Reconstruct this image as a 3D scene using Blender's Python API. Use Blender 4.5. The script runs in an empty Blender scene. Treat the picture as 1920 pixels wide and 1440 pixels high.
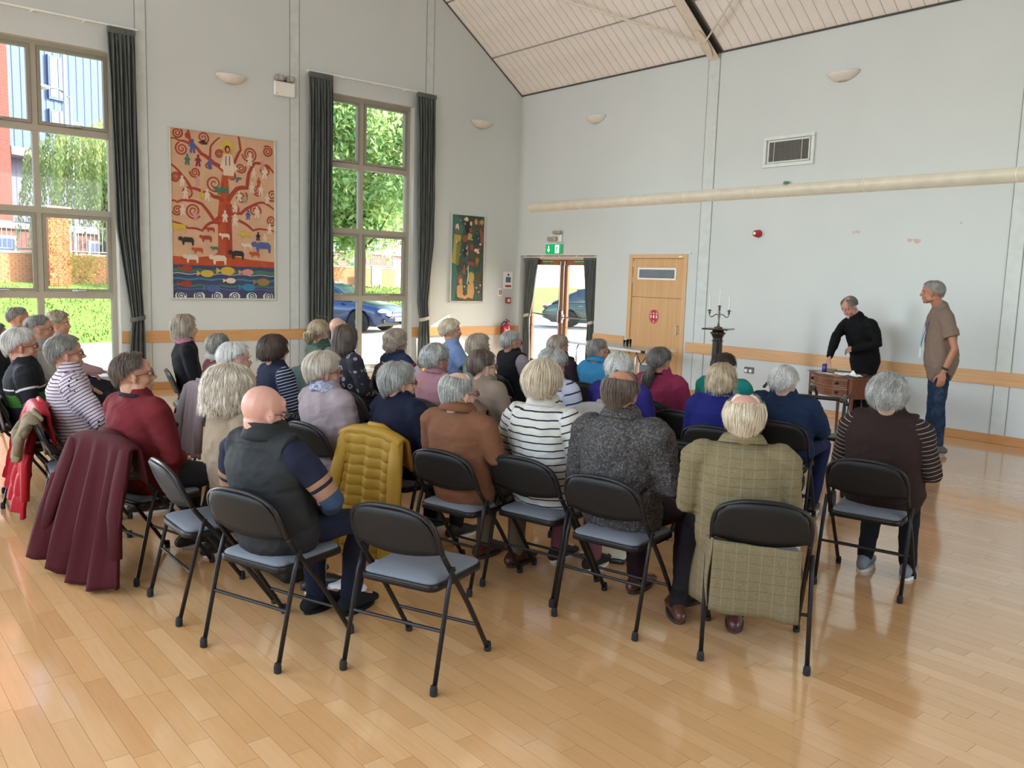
import bpy, bmesh, math, random
import numpy as np
from mathutils import Vector, Matrix, Euler
from math import sin, cos, pi, radians, sqrt, atan2
random.seed(7); np.random.seed(7)
SC = bpy.context.scene
COL = SC.collection

# ------------------------------------------------------------------ camera
def setup_camera():
    f, cx, cy, cz, yaw, pitch, roll = 1587.065, 12.23113, -10.37062, 1.688825, -0.8689005, 0.1229325, 0.0311213
    fw = Vector((sin(yaw)*cos(pitch), cos(yaw)*cos(pitch), -sin(pitch)))
    r = Vector((cos(yaw), -sin(yaw), 0)); u = r.cross(fw)
    R = cos(roll)*r + sin(roll)*u; U = -sin(roll)*r + cos(roll)*u
    cam = bpy.data.cameras.new('camera'); ob = bpy.data.objects.new('camera', cam); COL.objects.link(ob)
    m = Matrix.Identity(4)
    for i in range(3):
        m[i][0] = R[i]; m[i][1] = U[i]; m[i][2] = -fw[i]
    m[0][3], m[1][3], m[2][3] = cx, cy, cz
    ob.matrix_world = m
    cam.sensor_fit = 'HORIZONTAL'; cam.sensor_width = 36; cam.lens = f/1920*36
    cam.clip_end = 400
    SC.camera = ob
setup_camera()
# ------------------------------------------------------------------ light
SUN_DIR = Vector((-.45, -1.44, -.76)).normalized()
def setup_light():
    w = bpy.data.worlds.new('sky'); SC.world = w; w.use_nodes = True
    nt = w.node_tree; nt.nodes.clear()
    o = nt.nodes.new('ShaderNodeOutputWorld'); b = nt.nodes.new('ShaderNodeBackground')
    s = nt.nodes.new('ShaderNodeTexSky'); s.sky_type = 'NISHITA'
    s.sun_disc = False; s.sun_elevation = radians(26.7); s.sun_rotation = radians(20); s.air_density = 1.0; s.dust_density = 1.6; s.ozone_density = 1.2
    b.inputs['Strength'].default_value = 0.72
    nt.links.new(s.outputs[0], b.inputs[0]); nt.links.new(b.outputs[0], o.inputs[0])
    L = bpy.data.lights.new('sun', 'SUN'); L.energy = 9.5; L.angle = radians(.6); L.color = (1, .95, .87)
    lo = bpy.data.objects.new('sun', L); COL.objects.link(lo)
    lo.rotation_euler = SUN_DIR.to_track_quat('-Z', 'Y').to_euler()
    lo.location = (20, 40, 30)
    def area(name, loc, target, sx, sy, power, col):
        A = bpy.data.lights.new(name, 'AREA'); A.shape = 'RECTANGLE'; A.size = sx; A.size_y = sy; A.energy = power; A.color = col
        ao = bpy.data.objects.new(name, A); COL.objects.link(ao); ao.location = loc
        ao.rotation_euler = (Vector(target)-Vector(loc)).to_track_quat('-Z', 'Y').to_euler()
    # added area lamps out of view, standing in for daylight through assumed windows
    area('fill_rear_wall', (9.0, -13.2, 3.0), (8.0, 0, 1.6), 8.0, 3.6, 270, (.90, .96, 1.0))
    area('fill_side_wall', (16.7, -5.5, 2.6), (6.0, -5.0, 2.4), 7.0, 3.6, 55, (1.0, .98, .95))
    area('fill_left_wall', (.25, -11.8, 2.6), (8.0, -8.0, 0.6), 1.8, 3.8, 430, (.86, .93, 1.0))
setup_light()
SC.view_settings.view_transform = 'Standard'; SC.view_settings.look = 'None'
SC.view_settings.gamma = 1; SC.view_settings.use_curve_mapping = False
SC.view_settings.exposure = 0.45
SC.cycles.max_bounces = 8; SC.cycles.diffuse_bounces = 4; SC.cycles.glossy_bounces = 3; SC.cycles.transmission_bounces = 6
SC.cycles.transparent_max_bounces = 12
SC.cycles.caustics_reflective = False; SC.cycles.caustics_refractive = False
SC.cycles.sample_clamp_indirect = 4.0
SC.cycles.use_denoising = True

# ------------------------------------------------------------------ helpers
def tag(o, label=None, cat=None, group=None, kind=None):
    if label: o['label'] = label
    if cat: o['category'] = cat
    if group: o['group'] = group
    if kind: o['kind'] = kind
    return o
def empty(name, loc=(0, 0, 0), rz=0, label=None, cat=None, group=None):
    o = bpy.data.objects.new(name, None); COL.objects.link(o); o.location = loc; o.rotation_euler = (0, 0, rz)
    o.empty_display_size = .1
    return tag(o, label, cat, group)
def lin(c):
    if isinstance(c, str):
        c = c.lstrip('#'); c = [int(c[i:i+2], 16)/255 for i in (0, 2, 4)]
    return tuple((x/12.92 if x <= .04045 else ((x+.055)/1.055)**2.4) for x in c[:3])+(1,)
MATS = {}
class NT:
    def __init__(s, name):
        s.m = bpy.data.materials.new(name); s.m.use_nodes = True; s.t = s.m.node_tree
        s.b = s.t.nodes['Principled BSDF']; s.o = s.t.nodes['Material Output']
    def n(s, typ, **k):
        nd = s.t.nodes.new(typ)
        for a, v in k.items():
            if a.startswith('i_'):
                nd.inputs[a[2:].replace('_', ' ')].default_value = v
            else: setattr(nd, a, v)
        return nd
    def l(s, a, b): s.t.links.new(a, b)
    def coord(s, kind='Object', scale=(1, 1, 1), rot=(0, 0, 0)):
        tc = s.n('ShaderNodeTexCoord'); mp = s.n('ShaderNodeMapping'); mp.inputs['Scale'].default_value = scale; mp.inputs['Rotation'].default_value = rot
        s.l(tc.outputs[kind], mp.inputs[0]); return mp.outputs[0]
    def noise(s, vec, scale, detail=3, rough=.5, dist=0):
        nd = s.n('ShaderNodeTexNoise'); nd.inputs['Scale'].default_value = scale; nd.inputs['Detail'].default_value = detail
        nd.inputs['Roughness'].default_value = rough; nd.inputs['Distortion'].default_value = dist
        if vec is not None: s.l(vec, nd.inputs['Vector'])
        return nd.outputs[0]
    def ramp(s, fac, stops, interp='LINEAR'):
        nd = s.n('ShaderNodeValToRGB'); e = nd.color_ramp; e.interpolation = interp
        while len(e.elements) < len(stops): e.elements.new(.5)
        for el, (p, c) in zip(e.elements, stops):
            el.position = p; el.color = c if len(c) == 4 else tuple(c)+(1,)
        s.l(fac, nd.inputs[0]); return nd.outputs[0]
    def mix(s, fac, a, b, mode='MIX'):
        nd = s.n('ShaderNodeMix', data_type='RGBA', blend_type=mode)
        for sock, v in ((nd.inputs[0], fac), (nd.inputs[6], a), (nd.inputs[7], b)):
            if hasattr(v, 'is_linked') or isinstance(v, bpy.types.NodeSocket): s.l(v, sock)
            else: sock.default_value = v
        return nd.outputs[2]
    def math(s, op, a, b=None, c=None):
        nd = s.n('ShaderNodeMath', operation=op)
        for i, v in enumerate((a, b, c)):
            if v is None: continue
            if isinstance(v, bpy.types.NodeSocket): s.l(v, nd.inputs[i])
            else: nd.inputs[i].default_value = v
        return nd.outputs[0]
    def bump(s, h, strength=.3, dist=.01):
        nd = s.n('ShaderNodeBump'); nd.inputs['Strength'].default_value = strength; nd.inputs['Distance'].default_value = dist
        s.l(h, nd.inputs['Height']); s.l(nd.outputs[0], s.b.inputs['Normal'])
    def set(s, **k):
        for a, v in k.items():
            sock = s.b.inputs[a.replace('_', ' ')]
            if isinstance(v, bpy.types.NodeSocket): s.l(v, sock)
            else: sock.default_value = v
        return s
def paint(name, col, rough=.6, metal=0, var=.06, scale=8, bump=0, bscale=80, coat=0, stretch=(1, 1, 1)):
    key = ('p', name)
    if key in MATS: return MATS[key]
    N = NT(name); c = lin(col); v = N.coord(scale=stretch)
    n = N.noise(v, scale, 4)
    lo = tuple(max(0, x*(1-var)) for x in c[:3])+(1,); hi = tuple(min(1, x*(1+var)) for x in c[:3])+(1,)
    N.set(Base_Color=N.ramp(n, [(.3, lo), (.7, hi)]), Roughness=rough, Metallic=metal)
    if coat: N.set(Coat_Weight=coat, Coat_Roughness=.15)
    if bump: N.bump(N.noise(v, bscale, 3), bump, .004)
    MATS[key] = N.m; return N.m
def glass_mat():
    if 'glass' in MATS: return MATS['glass']
    N = NT('window glass'); nt = N.t
    tr = N.n('ShaderNodeBsdfTransparent'); tr.inputs[0].default_value = (.96, .98, .975, 1)
    gl = N.n('ShaderNodeBsdfGlossy'); gl.inputs['Roughness'].default_value = .02
    fr = N.n('ShaderNodeFresnel'); fr.inputs[0].default_value = 1.25
    mx = N.n('ShaderNodeMixShader'); N.l(fr.outputs[0], mx.inputs[0]); N.l(tr.outputs[0], mx.inputs[1]); N.l(gl.outputs[0], mx.inputs[2])
    N.l(mx.outputs[0], N.o.inputs[0]); MATS['glass'] = N.m; return N.m
def clear_mat(name, col=(.95, .97, .97, 1)):
    if name in MATS: return MATS[name]
    N = NT(name); N.set(Base_Color=col, Roughness=.03, Transmission_Weight=1.0, IOR=1.3); MATS[name] = N.m; return N.m
def new_obj(name, me, mat=None, parent=None, smooth=False):
    o = bpy.data.objects.new(name, me); COL.objects.link(o)
    if mat is not None:
        for m in (mat if isinstance(mat, (list, tuple)) else [mat]): me.materials.append(m)
    if smooth:
        me.polygons.foreach_set('use_smooth', [True]*len(me.polygons))
    if parent is not None: o.parent = parent
    return o
class MB:
    """collects boxes, tubes, lathes and sheets, then links them as ONE mesh object"""
    def __init__(s): s.v = []; s.f = []; s.mi = []; s.cur = 0
    def add(s, vs, fs):
        b = len(s.v); s.v.extend([tuple(map(float, p)) for p in vs]); s.f.extend([tuple(b+i for i in f) for f in fs]); s.mi.extend([s.cur]*len(fs)); return s
    def box(s, x0, x1, y0, y1, z0, z1):
        return s.add([(x0, y0, z0), (x1, y0, z0), (x1, y1, z0), (x0, y1, z0), (x0, y0, z1), (x1, y0, z1), (x1, y1, z1), (x0, y1, z1)],
                     [(0, 3, 2, 1), (4, 5, 6, 7), (0, 1, 5, 4), (1, 2, 6, 5), (2, 3, 7, 6), (3, 0, 4, 7)])
    def obox(s, M, sx, sy, sz):
        vs = [M @ Vector((x*sx/2, y*sy/2, z*sz/2)) for z in (-1, 1) for x, y in ((-1, -1), (1, -1), (1, 1), (-1, 1))]
        return s.add(vs, [(0, 3, 2, 1), (4, 5, 6, 7), (0, 1, 5, 4), (1, 2, 6, 5), (2, 3, 7, 6), (3, 0, 4, 7)])
    def rbox(s, x0, x1, y0, y1, z0, z1, r=.004, seg=2):
        """box with rounded edges (rounded in plan and softened top and bottom)"""
        r = min(r, (x1-x0)/2.01, (y1-y0)/2.01, (z1-z0)/2.01)
        ring = []
        for cx, cy, a0 in ((x1-r, y1-r, 0), (x0+r, y1-r, 90), (x0+r, y0+r, 180), (x1-r, y0+r, 270)):
            for k in range(seg+1):
                a = radians(a0+90*k/seg); ring.append((cx, cy, cos(a), sin(a)))
        n = len(ring); lev = []
        for k in range(seg+1):
            a = pi/2*k/seg; lev.append((z0+r-r*cos(a), r*sin(a)))
        for k in range(seg+1):
            a = pi/2*k/seg; lev.append((z1-r+r*sin(a), r*cos(a)))
        vs = []; fs = []
        for z, q in lev:
            for cx, cy, dx, dy in ring: vs.append((cx+dx*q, cy+dy*q, z))
        for i in range(len(lev)-1):
            for j in range(n): fs.append((i*n+j, i*n+(j+1) % n, (i+1)*n+(j+1) % n, (i+1)*n+j))
        fs.append(tuple(range(n))[::-1]); fs.append(tuple((len(lev)-1)*n+j for j in range(n)))
        return s.add(vs, fs)
    def tube(s, pts, r, seg=8, closed=False, side=None, cap='flat'):
        v, f = tube_data(pts, r, seg, closed, side, cap); return s.add(v, f)
    def lathe(s, prof, seg=16, c=(0, 0, 0), M=None):
        vs = []; fs = []
        for r, z in prof:
            for k in range(seg):
                a = 2*pi*k/seg; p = Vector((r*cos(a), r*sin(a), z))
                if M is not None: p = M @ p
                vs.append((p[0]+c[0], p[1]+c[1], p[2]+c[2]))
        for i in range(len(prof)-1):
            for k in range(seg): fs.append((i*seg+k, i*seg+(k+1) % seg, (i+1)*seg+(k+1) % seg, (i+1)*seg+k))
        fs.append(tuple(range(seg))[::-1]); fs.append(tuple((len(prof)-1)*seg+k for k in range(seg)))
        return s.add(vs, fs)
    def ell(s, c, r, rot=None, nu=12, nv=8):
        v, f = ell_data(c, r, rot, nu, nv); return s.add(v, f)
    def grid(s, P):
        P = np.asarray(P); n, m = P.shape[:2]
        return s.add(P.reshape(-1, 3), [(i*m+j, i*m+j+1, (i+1)*m+j+1, (i+1)*m+j) for i in range(n-1) for j in range(m-1)])
    def sheet(s, P, th):
        """grid P thickened to th"""
        P = np.asarray(P, float); n, m = P.shape[:2]
        du = np.gradient(P, axis=0); dv = np.gradient(P, axis=1); N = np.cross(du, dv); N /= np.linalg.norm(N, axis=2, keepdims=True)+1e-9
        A = (P+N*th/2).reshape(-1, 3); B = (P-N*th/2).reshape(-1, 3); k = n*m
        fs = [(i*m+j, i*m+j+1, (i+1)*m+j+1, (i+1)*m+j) for i in range(n-1) for j in range(m-1)]
        fs += [(k+a, k+d, k+c_, k+b) for a, b, c_, d in [(i*m+j, i*m+j+1, (i+1)*m+j+1, (i+1)*m+j) for i in range(n-1) for j in range(m-1)]]
        rim = [(0, j) for j in range(m)]+[(i, m-1) for i in range(1, n)]+[(n-1, j) for j in range(m-2, -1, -1)]+[(i, 0) for i in range(n-2, 0, -1)]
        ids = [i*m+j for i, j in rim]
        for q in range(len(ids)):
            a, b = ids[q], ids[(q+1) % len(ids)]; fs.append((b, a, k+a, k+b))
        return s.add(np.vstack([A, B]), fs)
    def prism(s, poly, ext):
        """poly: list of 3d points, extruded by vector ext"""
        n = len(poly); e = Vector(ext)
        vs = [Vector(p) for p in poly]+[Vector(p)+e for p in poly]
        return s.add(vs, [tuple(range(n))[::-1], tuple(range(n, 2*n))]+[(i, (i+1) % n, n+(i+1) % n, n+i) for i in range(n)])
    def mesh(s, name='m'):
        me = bpy.data.meshes.new(name); me.from_pydata(s.v, [], s.f)
        if any(s.mi): me.polygons.foreach_set('material_index', s.mi)
        me.update(); return me
    def build(s, name, mat=None, parent=None, smooth=False, fixn=True):
        me = s.mesh(name)
        if fixn:
            bm = bmesh.new(); bm.from_mesh(me); bmesh.ops.recalc_face_normals(bm, faces=bm.faces); bm.to_mesh(me); bm.free()
        o = new_obj(name, me, mat, parent, smooth)
        if smooth == 'auto': pass
        return o
def tube_data(pts, r, seg=8, closed=False, side=None, cap='flat'):
    P = np.array([tuple(p) for p in pts], float); n = len(P)
    if np.isscalar(r): R = np.full((n, 2), float(r))
    else:
        R = np.array([(q, q) if np.isscalar(q) else q for q in r], float)
    if cap == 'round' and not closed:
        d0 = P[0]-P[1]; d0 /= np.linalg.norm(d0)+1e-9; d1 = P[-1]-P[-2]; d1 /= np.linalg.norm(d1)+1e-9
        r0 = R[0].min(); r1 = R[-1].min()
        P = np.vstack([[P[0]+d0*r0*.95, P[0]+d0*r0*.6], P, [P[-1]+d1*r1*.6, P[-1]+d1*r1*.95]])
        R = np.vstack([[R[0]*.3, R[0]*.8], R, [R[-1]*.8, R[-1]*.3]]); n += 4
    T = np.zeros_like(P)
    if closed: T = np.roll(P, -1, 0)-np.roll(P, 1, 0)
    else:
        T[1:-1] = P[2:]-P[:-2]; T[0] = P[1]-P[0]; T[-1] = P[-1]-P[-2]
    T /= np.linalg.norm(T, axis=1, keepdims=True)+1e-12
    U = np.zeros_like(P)
    if side is not None:
        s0 = np.array(side, float)
        for i in range(n):
            u = s0-T[i]*(s0@T[i]); U[i] = u/(np.linalg.norm(u)+1e-9)
    else:
        a = np.array([0, 0, 1.]) if abs(T[0][2]) < .9 else np.array([1., 0, 0])
        u = a-T[0]*(a@T[0]); u /= np.linalg.norm(u)
        for i in range(n):
            u = u-T[i]*(u@T[i]); u /= np.linalg.norm(u)+1e-9; U[i] = u
    V = np.cross(T, U)
    ang = np.arange(seg)*2*pi/seg
    vs = (P[:, None, :]+U[:, None, :]*(R[:, 0, None, None]*np.cos(ang)[None, :, None])+V[:, None, :]*(R[:, 1, None, None]*np.sin(ang)[None, :, None])).reshape(-1, 3)
    fs = []
    for i in range(n-1 if not closed else n):
        a = i*seg; b = ((i+1) % n)*seg
        for k in range(seg): fs.append((a+k, a+(k+1) % seg, b+(k+1) % seg, b+k))
    if not closed:
        fs.append(tuple(range(seg))[::-1]); fs.append(tuple((n-1)*seg+k for k in range(seg)))
    return vs, fs
def ell_data(c, r, rot=None, nu=12, nv=8):
    vs = [(0, 0, 1)]
    for i in range(1, nv):
        t = pi*i/nv
        for k in range(nu):
            a = 2*pi*k/nu; vs.append((sin(t)*cos(a), sin(t)*sin(a), cos(t)))
    vs.append((0, 0, -1)); V = np.array(vs)*np.array(r)
    if rot is not None:
        V = V @ np.array(rot.to_matrix() if hasattr(rot, 'to_matrix') else rot).T
    V = V+np.array(c); fs = []
    for k in range(nu): fs.append((0, 1+k, 1+(k+1) % nu))
    for i in range(nv-2):
        for k in range(nu):
            a = 1+i*nu; fs.append((a+k, a+nu+k, a+nu+(k+1) % nu, a+(k+1) % nu))
    b = 1+(nv-2)*nu; e = len(vs)-1
    for k in range(nu): fs.append((e, b+(k+1) % nu, b+k))
    return V, fs
def box_obj(name, x0, x1, y0, y1, z0, z1, mat, parent=None, r=0):
    m = MB()
    if r: m.rbox(x0, x1, y0, y1, z0, z1, r)
    else: m.box(x0, x1, y0, y1, z0, z1)
    return m.build(name, mat, parent)
def copy_tree(o, parent=None):
    c = o.copy(); COL.objects.link(c)
    if parent is not None: c.parent = parent
    for ch in list(o.children): copy_tree(ch, c)
    return c
def struct(o): o['kind'] = 'structure'; return o
# ------------------------------------------------------------------ room shell
RX, RY, EAVE, SL = 17.0, -13.4, 5.02, .715
def wall_paint():
    N = NT('pale sage wall paint'); v = N.coord('Generated')
    v = N.coord('Object'); n1 = N.noise(v, .6, 3); n2 = N.noise(v, 160, 2)
    N.set(Base_Color=N.ramp(n1, [(.3, lin('#c8cecd')), (.7, lin('#cfd4d3'))]), Roughness=.62); N.bump(n2, .08, .002); return N.m
WALL = wall_paint()
JOINT = paint('wall joint shadow strip', '#8b8d85', .8)
STRIP = paint('wall cover strip paint', '#ccd2d0', .6)
OAK = None
def oak(name, c1, c2, c3, rough=.42, scale=1.0, axis='X', coat=.15):
    N = NT(name)
    st = {'X': (.6, 14, 14), 'Z': (14, 14, .6), 'Y': (14, .6, 14)}[axis]
    v = N.coord('Object', scale=tuple(q*scale for q in st)); n = N.noise(v, 3.2, 6, .62, .6); n2 = N.noise(N.coord('Object'), .8, 2)
    c = N.ramp(n, [(.25, lin(c1)), (.55, lin(c2)), (.8, lin(c3))]); N.set(Base_Color=N.mix(.25, c, N.ramp(n2, [(.3, lin(c1)), (.7, lin(c3))])), Roughness=rough, Coat_Weight=coat, Coat_Roughness=.2)
    N.bump(n, .05, .001); return N.m
DADO = oak('oiled ash dado', '#c49463', '#d3a574', '#dcb284', axis='X')
DADO_Y = oak('oiled ash dado board', '#c08d55', '#cf9d66', '#d8aa76', axis='Y')
SKIRT = oak('ash skirting', '#b07a45', '#c08b55', '#cb9963', axis='X')
DOORW = oak('maple veneer door', '#c2935f', '#d0a26d', '#dab180', axis='Z', scale=.5)
FRAMEW = oak('maple door lining', '#c69a68', '#d6ab79', '#e0b98a', axis='Z')
REDW = oak('red brown hardwood', '#8d5a3a', '#a06a47', '#b07a55', axis='Z')

def wall_x(name, xi, xo, y0, y1, z1, holes):
    """wall in the plane x = xi, from y0 to y1, floor to z1, thickness to xo; holes (ya, yb, za, zb)"""
    ys = sorted({y0, y1, *[h[0] for h in holes], *[h[1] for h in holes]}); zs = sorted({-.05, z1, *[h[2] for h in holes], *[h[3] for h in holes]})
    m = MB()
    def hole(y, z): return any(h[0] < y < h[1] and h[2] < z < h[3] for h in holes)
    for a, b in zip(ys, ys[1:]):
        for c, d in zip(zs, zs[1:]):
            if not hole((a+b)/2, (c+d)/2): m.box(min(xi, xo), max(xi, xo), a, b, c, d)
    return m
HOLES_L = [(-4.19, -2.33, .12, 4.48), (-8.88, -7.02, .12, 4.48), (-12.7, -10.9, .12, 4.48)]
m = wall_x('wall_left', 0, -.32, RY, .35, EAVE, HOLES_L)
ridge = EAVE-SL*RY/2
m.prism([(0, .0, EAVE), (0, RY/2, ridge), (0, RY, EAVE)], (-.32, 0, 0))
struct(m.build('wall_left', WALL))
m = MB()   # back wall (y=0) with double door opening and wooden door opening
D1 = (.10, 2.075, 0, 2.135); D2 = (2.83, 4.005, 0, 2.15)
xs = [-.0, D1[0], D1[1], D2[0], D2[1], RX]
for i, (a, b) in enumerate(zip(xs, xs[1:])):
    zlo = {1: D1[3], 3: D2[3]}.get(i, -.05)
    if i == 3: m.box(a, b, 0.06, .35, -.05, zlo)
    m.box(a, b, 0, .35, zlo, EAVE)
struct(m.build('wall_back', WALL))
m = wall_x('wall_right', RX, RX+.3, RY, .35, EAVE, [(-9.0, -2.0, .8, 4.4)])
m.prism([(RX, .0, EAVE), (RX, RY/2, ridge), (RX, RY, EAVE)], (.3, 0, 0)); struct(m.build('wall_right', WALL))
m = MB(); m.box(-.3, 5.0, RY-.3, RY, -.05, EAVE); m.box(13, RX+.3, RY-.3, RY, -.05, EAVE); m.box(5, 13, RY-.3, RY, -.05, 1.0); m.box(5, 13, RY-.3, RY, 4.8, EAVE)
struct(m.build('wall_front', WALL))
# glazing of unseen window bands, added to let more daylight into the room
for nm, args in (('added_window_4', (RX+.1, RX+.12, -9, -2, .8, 4.4)), ('added_window_5', (5, 13, RY-.12, RY-.1, 1.0, 4.8))):
    w = struct(box_obj(nm, *args, glass_mat()))
# floor: base plus planks
def floor_mat():
    N = NT('maple strip flooring')
    oi = N.n('ShaderNodeObjectInfo'); at = N.n('ShaderNodeAttribute', attribute_name='tone')
    tone = N.math('FRACT', N.math('ADD', oi.outputs['Random'], at.outputs['Fac']))
    geo = N.n('ShaderNodeNewGeometry'); mp = N.n('ShaderNodeMapping'); mp.inputs['Scale'].default_value = (1.2, 16, 1)
    N.l(geo.outputs['Position'], mp.inputs[0])
    n = N.noise(mp.outputs[0], 3.0, 6, .6, .5); n2 = N.noise(geo.outputs['Position'], 2.2, 3, .5)
    base = N.ramp(tone, [(0, lin('#cb9c68')), (.3, lin('#d0a16d')), (.6, lin('#d3a571')), (.85, lin('#dbb07f')), (1, lin('#c59460'))])
    g = N.ramp(n, [(.25, (.86, .84, .80, 1)), (.6, (1, 1, 1, 1)), (.8, (1.0, .97, .93, 1))])
    c = N.mix(.7, base, g, 'MULTIPLY'); c = N.mix(.2, c, N.ramp(n2, [(.3, lin('#c99a68')), (.75, lin('#d2a474'))]))
    # tiny knots
    vo = N.n('ShaderNodeTexVoronoi'); vo.inputs['Scale'].default_value = .9; N.l(geo.outputs['Position'], vo.inputs['Vector'])
    k = N.ramp(vo.outputs['Distance'], [(0, (1, 1, 1, 1)), (.018, (0, 0, 0, 1))])
    c = N.mix(k, c, lin('#5a3218'))
    r = N.ramp(N.noise(geo.outputs['Position'], 3.5, 4, .6), [(.3, (.13, .13, .13, 1)), (.7, (.22, .22, .22, 1))])
    N.set(Base_Color=c, Roughness=r, Coat_Weight=.8, Coat_Roughness=.09, Coat_IOR=1.75)
    N.bump(N.noise(geo.outputs['Position'], 7, 3), .05, .004); return N.m
FLOORM = floor_mat()
fl = struct(box_obj('floor', -.3, RX, RY, .35, -.09, -.014, paint('floor joint fill', '#6d4526', .8)))
SW = .0867; LENS = [.36, .44, .52, .60, .68, .76]
def plank_mesh(L, name='plank', b=.0004):
    m = MB(); z0, z1 = -.014, 0; c = .0001
    m.add([(b, b, z0), (L-b, b, z0), (L-b, SW-b, z0), (b, SW-b, z0), (b, b, z1-c), (L-b, b, z1-c), (L-b, SW-b, z1-c), (b, SW-b, z1-c),
           (b+c, b+c, z1), (L-b-c, b+c, z1), (L-b-c, SW-b-c, z1), (b+c, SW-b-c, z1)],
          [(0, 1, 5, 4), (1, 2, 6, 5), (2, 3, 7, 6), (3, 0, 4, 7), (4, 5, 9, 8), (5, 6, 10, 9), (6, 7, 11, 10), (7, 4, 8, 11), (8, 9, 10, 11)]); m.mi = [1]*8+[0]
    return m
PL = {L: plank_mesh(L).mesh('plank') for L in LENS}
JF = paint('floor joint fill', '#6d4526', .8)
for me in PL.values(): me.materials.append(FLOORM); me.materials.append(JF)
cand = []; rest_v = []; rest_f = []; rest_t = []; rest_m = []
rnd = random.Random(3)
nrow = int(round(-RY/SW))
for r in range(nrow+1):
    y = -9.567-SW*40+SW*r
    if y < RY or y > .0: continue
    x = -rnd.random()*.6
    while x < RX:
        L = rnd.choice(LENS); cand.append((x, y, L)); x += L
cxy = Vector((10.6, -8.6))
cand.sort(key=lambda q: (Vector((q[0]+q[2]/2, q[1]))-cxy).length)
vis = [q for q in cand]
for i, (x, y, L) in enumerate(vis):
    if i < 300:
        o = bpy.data.objects.new('plank', PL[L]); COL.objects.link(o); o.parent = fl; o.location = (x, y, 0)
    else:
        t = plank_mesh(L); b0 = len(rest_v); x2 = min(x+L, RX)
        rest_v.extend([(p[0]+x, p[1]+y, p[2]) for p in t.v]); rest_f.extend([tuple(b0+q for q in f) for f in t.f]); tn = rnd.random(); rest_t.extend([tn]*len(t.v)); rest_m.extend(t.mi)
me = bpy.data.meshes.new('planks_beyond'); me.from_pydata(rest_v, [], rest_f); me.update()
at = me.attributes.new('tone', 'FLOAT', 'POINT'); at.data.foreach_set('value', rest_t)
me.polygons.foreach_set('material_index', rest_m); o = new_obj('further_planks', me, [FLOORM, JF], fl); o['kind'] = 'stuff'
# ceiling
CEILM = paint('white stained ceiling board', '#ece5de', .6, var=.05, scale=3)
CEILJ = paint('ceiling joint', '#b5aaa0', .8)
ce = MB()
ce.prism([(-.32, .35, EAVE-SL*.35+.06), (-.32, RY/2, ridge+.06), (-.32, RY/2, ridge+.2), (-.32, .35, EAVE-SL*.35+.2)], (RX+.6, 0, 0))
ce.prism([(-.32, RY-.35, EAVE-SL*.35+.06), (-.32, RY/2, ridge+.06), (-.32, RY/2, ridge+.2), (-.32, RY-.35, EAVE-SL*.35+.2)], (RX+.6, 0, 0))
cl = struct(ce.build('ceiling', CEILJ))
ang = math.atan(SL)
def slope_pt(x, y, off=0): return (x, y+off*sin(ang)*-1*0-off*sin(ang), EAVE-SL*y-off*cos(ang))
def ceil_board(w, y0, y1):
    L = (y0-y1)/cos(ang); g = .004
    m = MB(); M = Matrix.Rotation(0, 4, 'X')
    m.box(g, w-g, -L+.006, -.006, 0, .03); me = m.mesh('ceiling_board'); me.materials.append(CEILM); return me
rows = [(0.0, -.72), (-.735, -1.72), (-1.735, -2.72), (-2.735, RY/2)]
bw = .635/4
meshes = {}
for ri, (ya, yb) in enumerate(rows[:3]):
    meshes[ri] = [ceil_board(bw, ya, yb), ceil_board(.635/2*.999, ya, yb)]
for ri, (ya, yb) in enumerate(rows[:3]):
    x = 1.106-.635*2+.635/4*0; x = -.164; k = 0
    while x < 13.2:
        if not (4.12 < x+bw/2 < 4.42 or 8.4 < x+bw/2 < 8.72):
            o = bpy.data.objects.new('ceiling_board', meshes[ri][0]); COL.objects.link(o); o.parent = cl
            o.location = (x, ya, EAVE-SL*ya+.012); o.rotation_euler = (-ang, 0, 0)
        x += bw
m = MB()
x = -.164
while x < RX:
    M = None; ya, yb = rows[3]; L = (ya-yb)/cos(ang); z = EAVE-SL*ya+.012
    for (qa, sgn) in (((ya, z), 1),):
        c_, s_ = cos(-ang), sin(-ang)
        pts = []
        for (lx, ly, lz) in [(0.004, -L, 0), (bw-.004, -L, 0), (bw-.004, -.006, 0), (.004, -.006, 0), (0.004, -L, .03), (bw-.004, -L, .03), (bw-.004, -.006, .03), (.004, -.006, .03)]:
            pts.append((x+lx, ya+ly*c_-lz*s_, z+ly*s_+lz*c_))
        m.add(pts, [(0, 3, 2, 1), (4, 5, 6, 7), (0, 1, 5, 4), (1, 2, 6, 5), (2, 3, 7, 6), (3, 0, 4, 7)])
    x += bw
o = m.build('upper_ceiling_boards', CEILM, cl); o['kind'] = 'stuff'
m = MB(); m.prism([(0, RY, EAVE+.012), (0, RY/2, ridge+.012), (0, RY/2, ridge+.04), (0, RY, EAVE+.04)], (RX, 0, 0)); m.build('rear_slope_lining', CEILM, cl)
# dark shadow gap strips at the ceiling edges
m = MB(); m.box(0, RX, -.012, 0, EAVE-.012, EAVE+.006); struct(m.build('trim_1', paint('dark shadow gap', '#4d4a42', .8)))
m = MB(); m.prism([(0, 0, EAVE-.012), (0, RY/2, ridge-.012), (0, RY/2, ridge+.008), (0, 0, EAVE+.008)], (.012, 0, 0)); struct(m.build('trim_2', MATS[('p', 'dark shadow gap')]))
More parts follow.
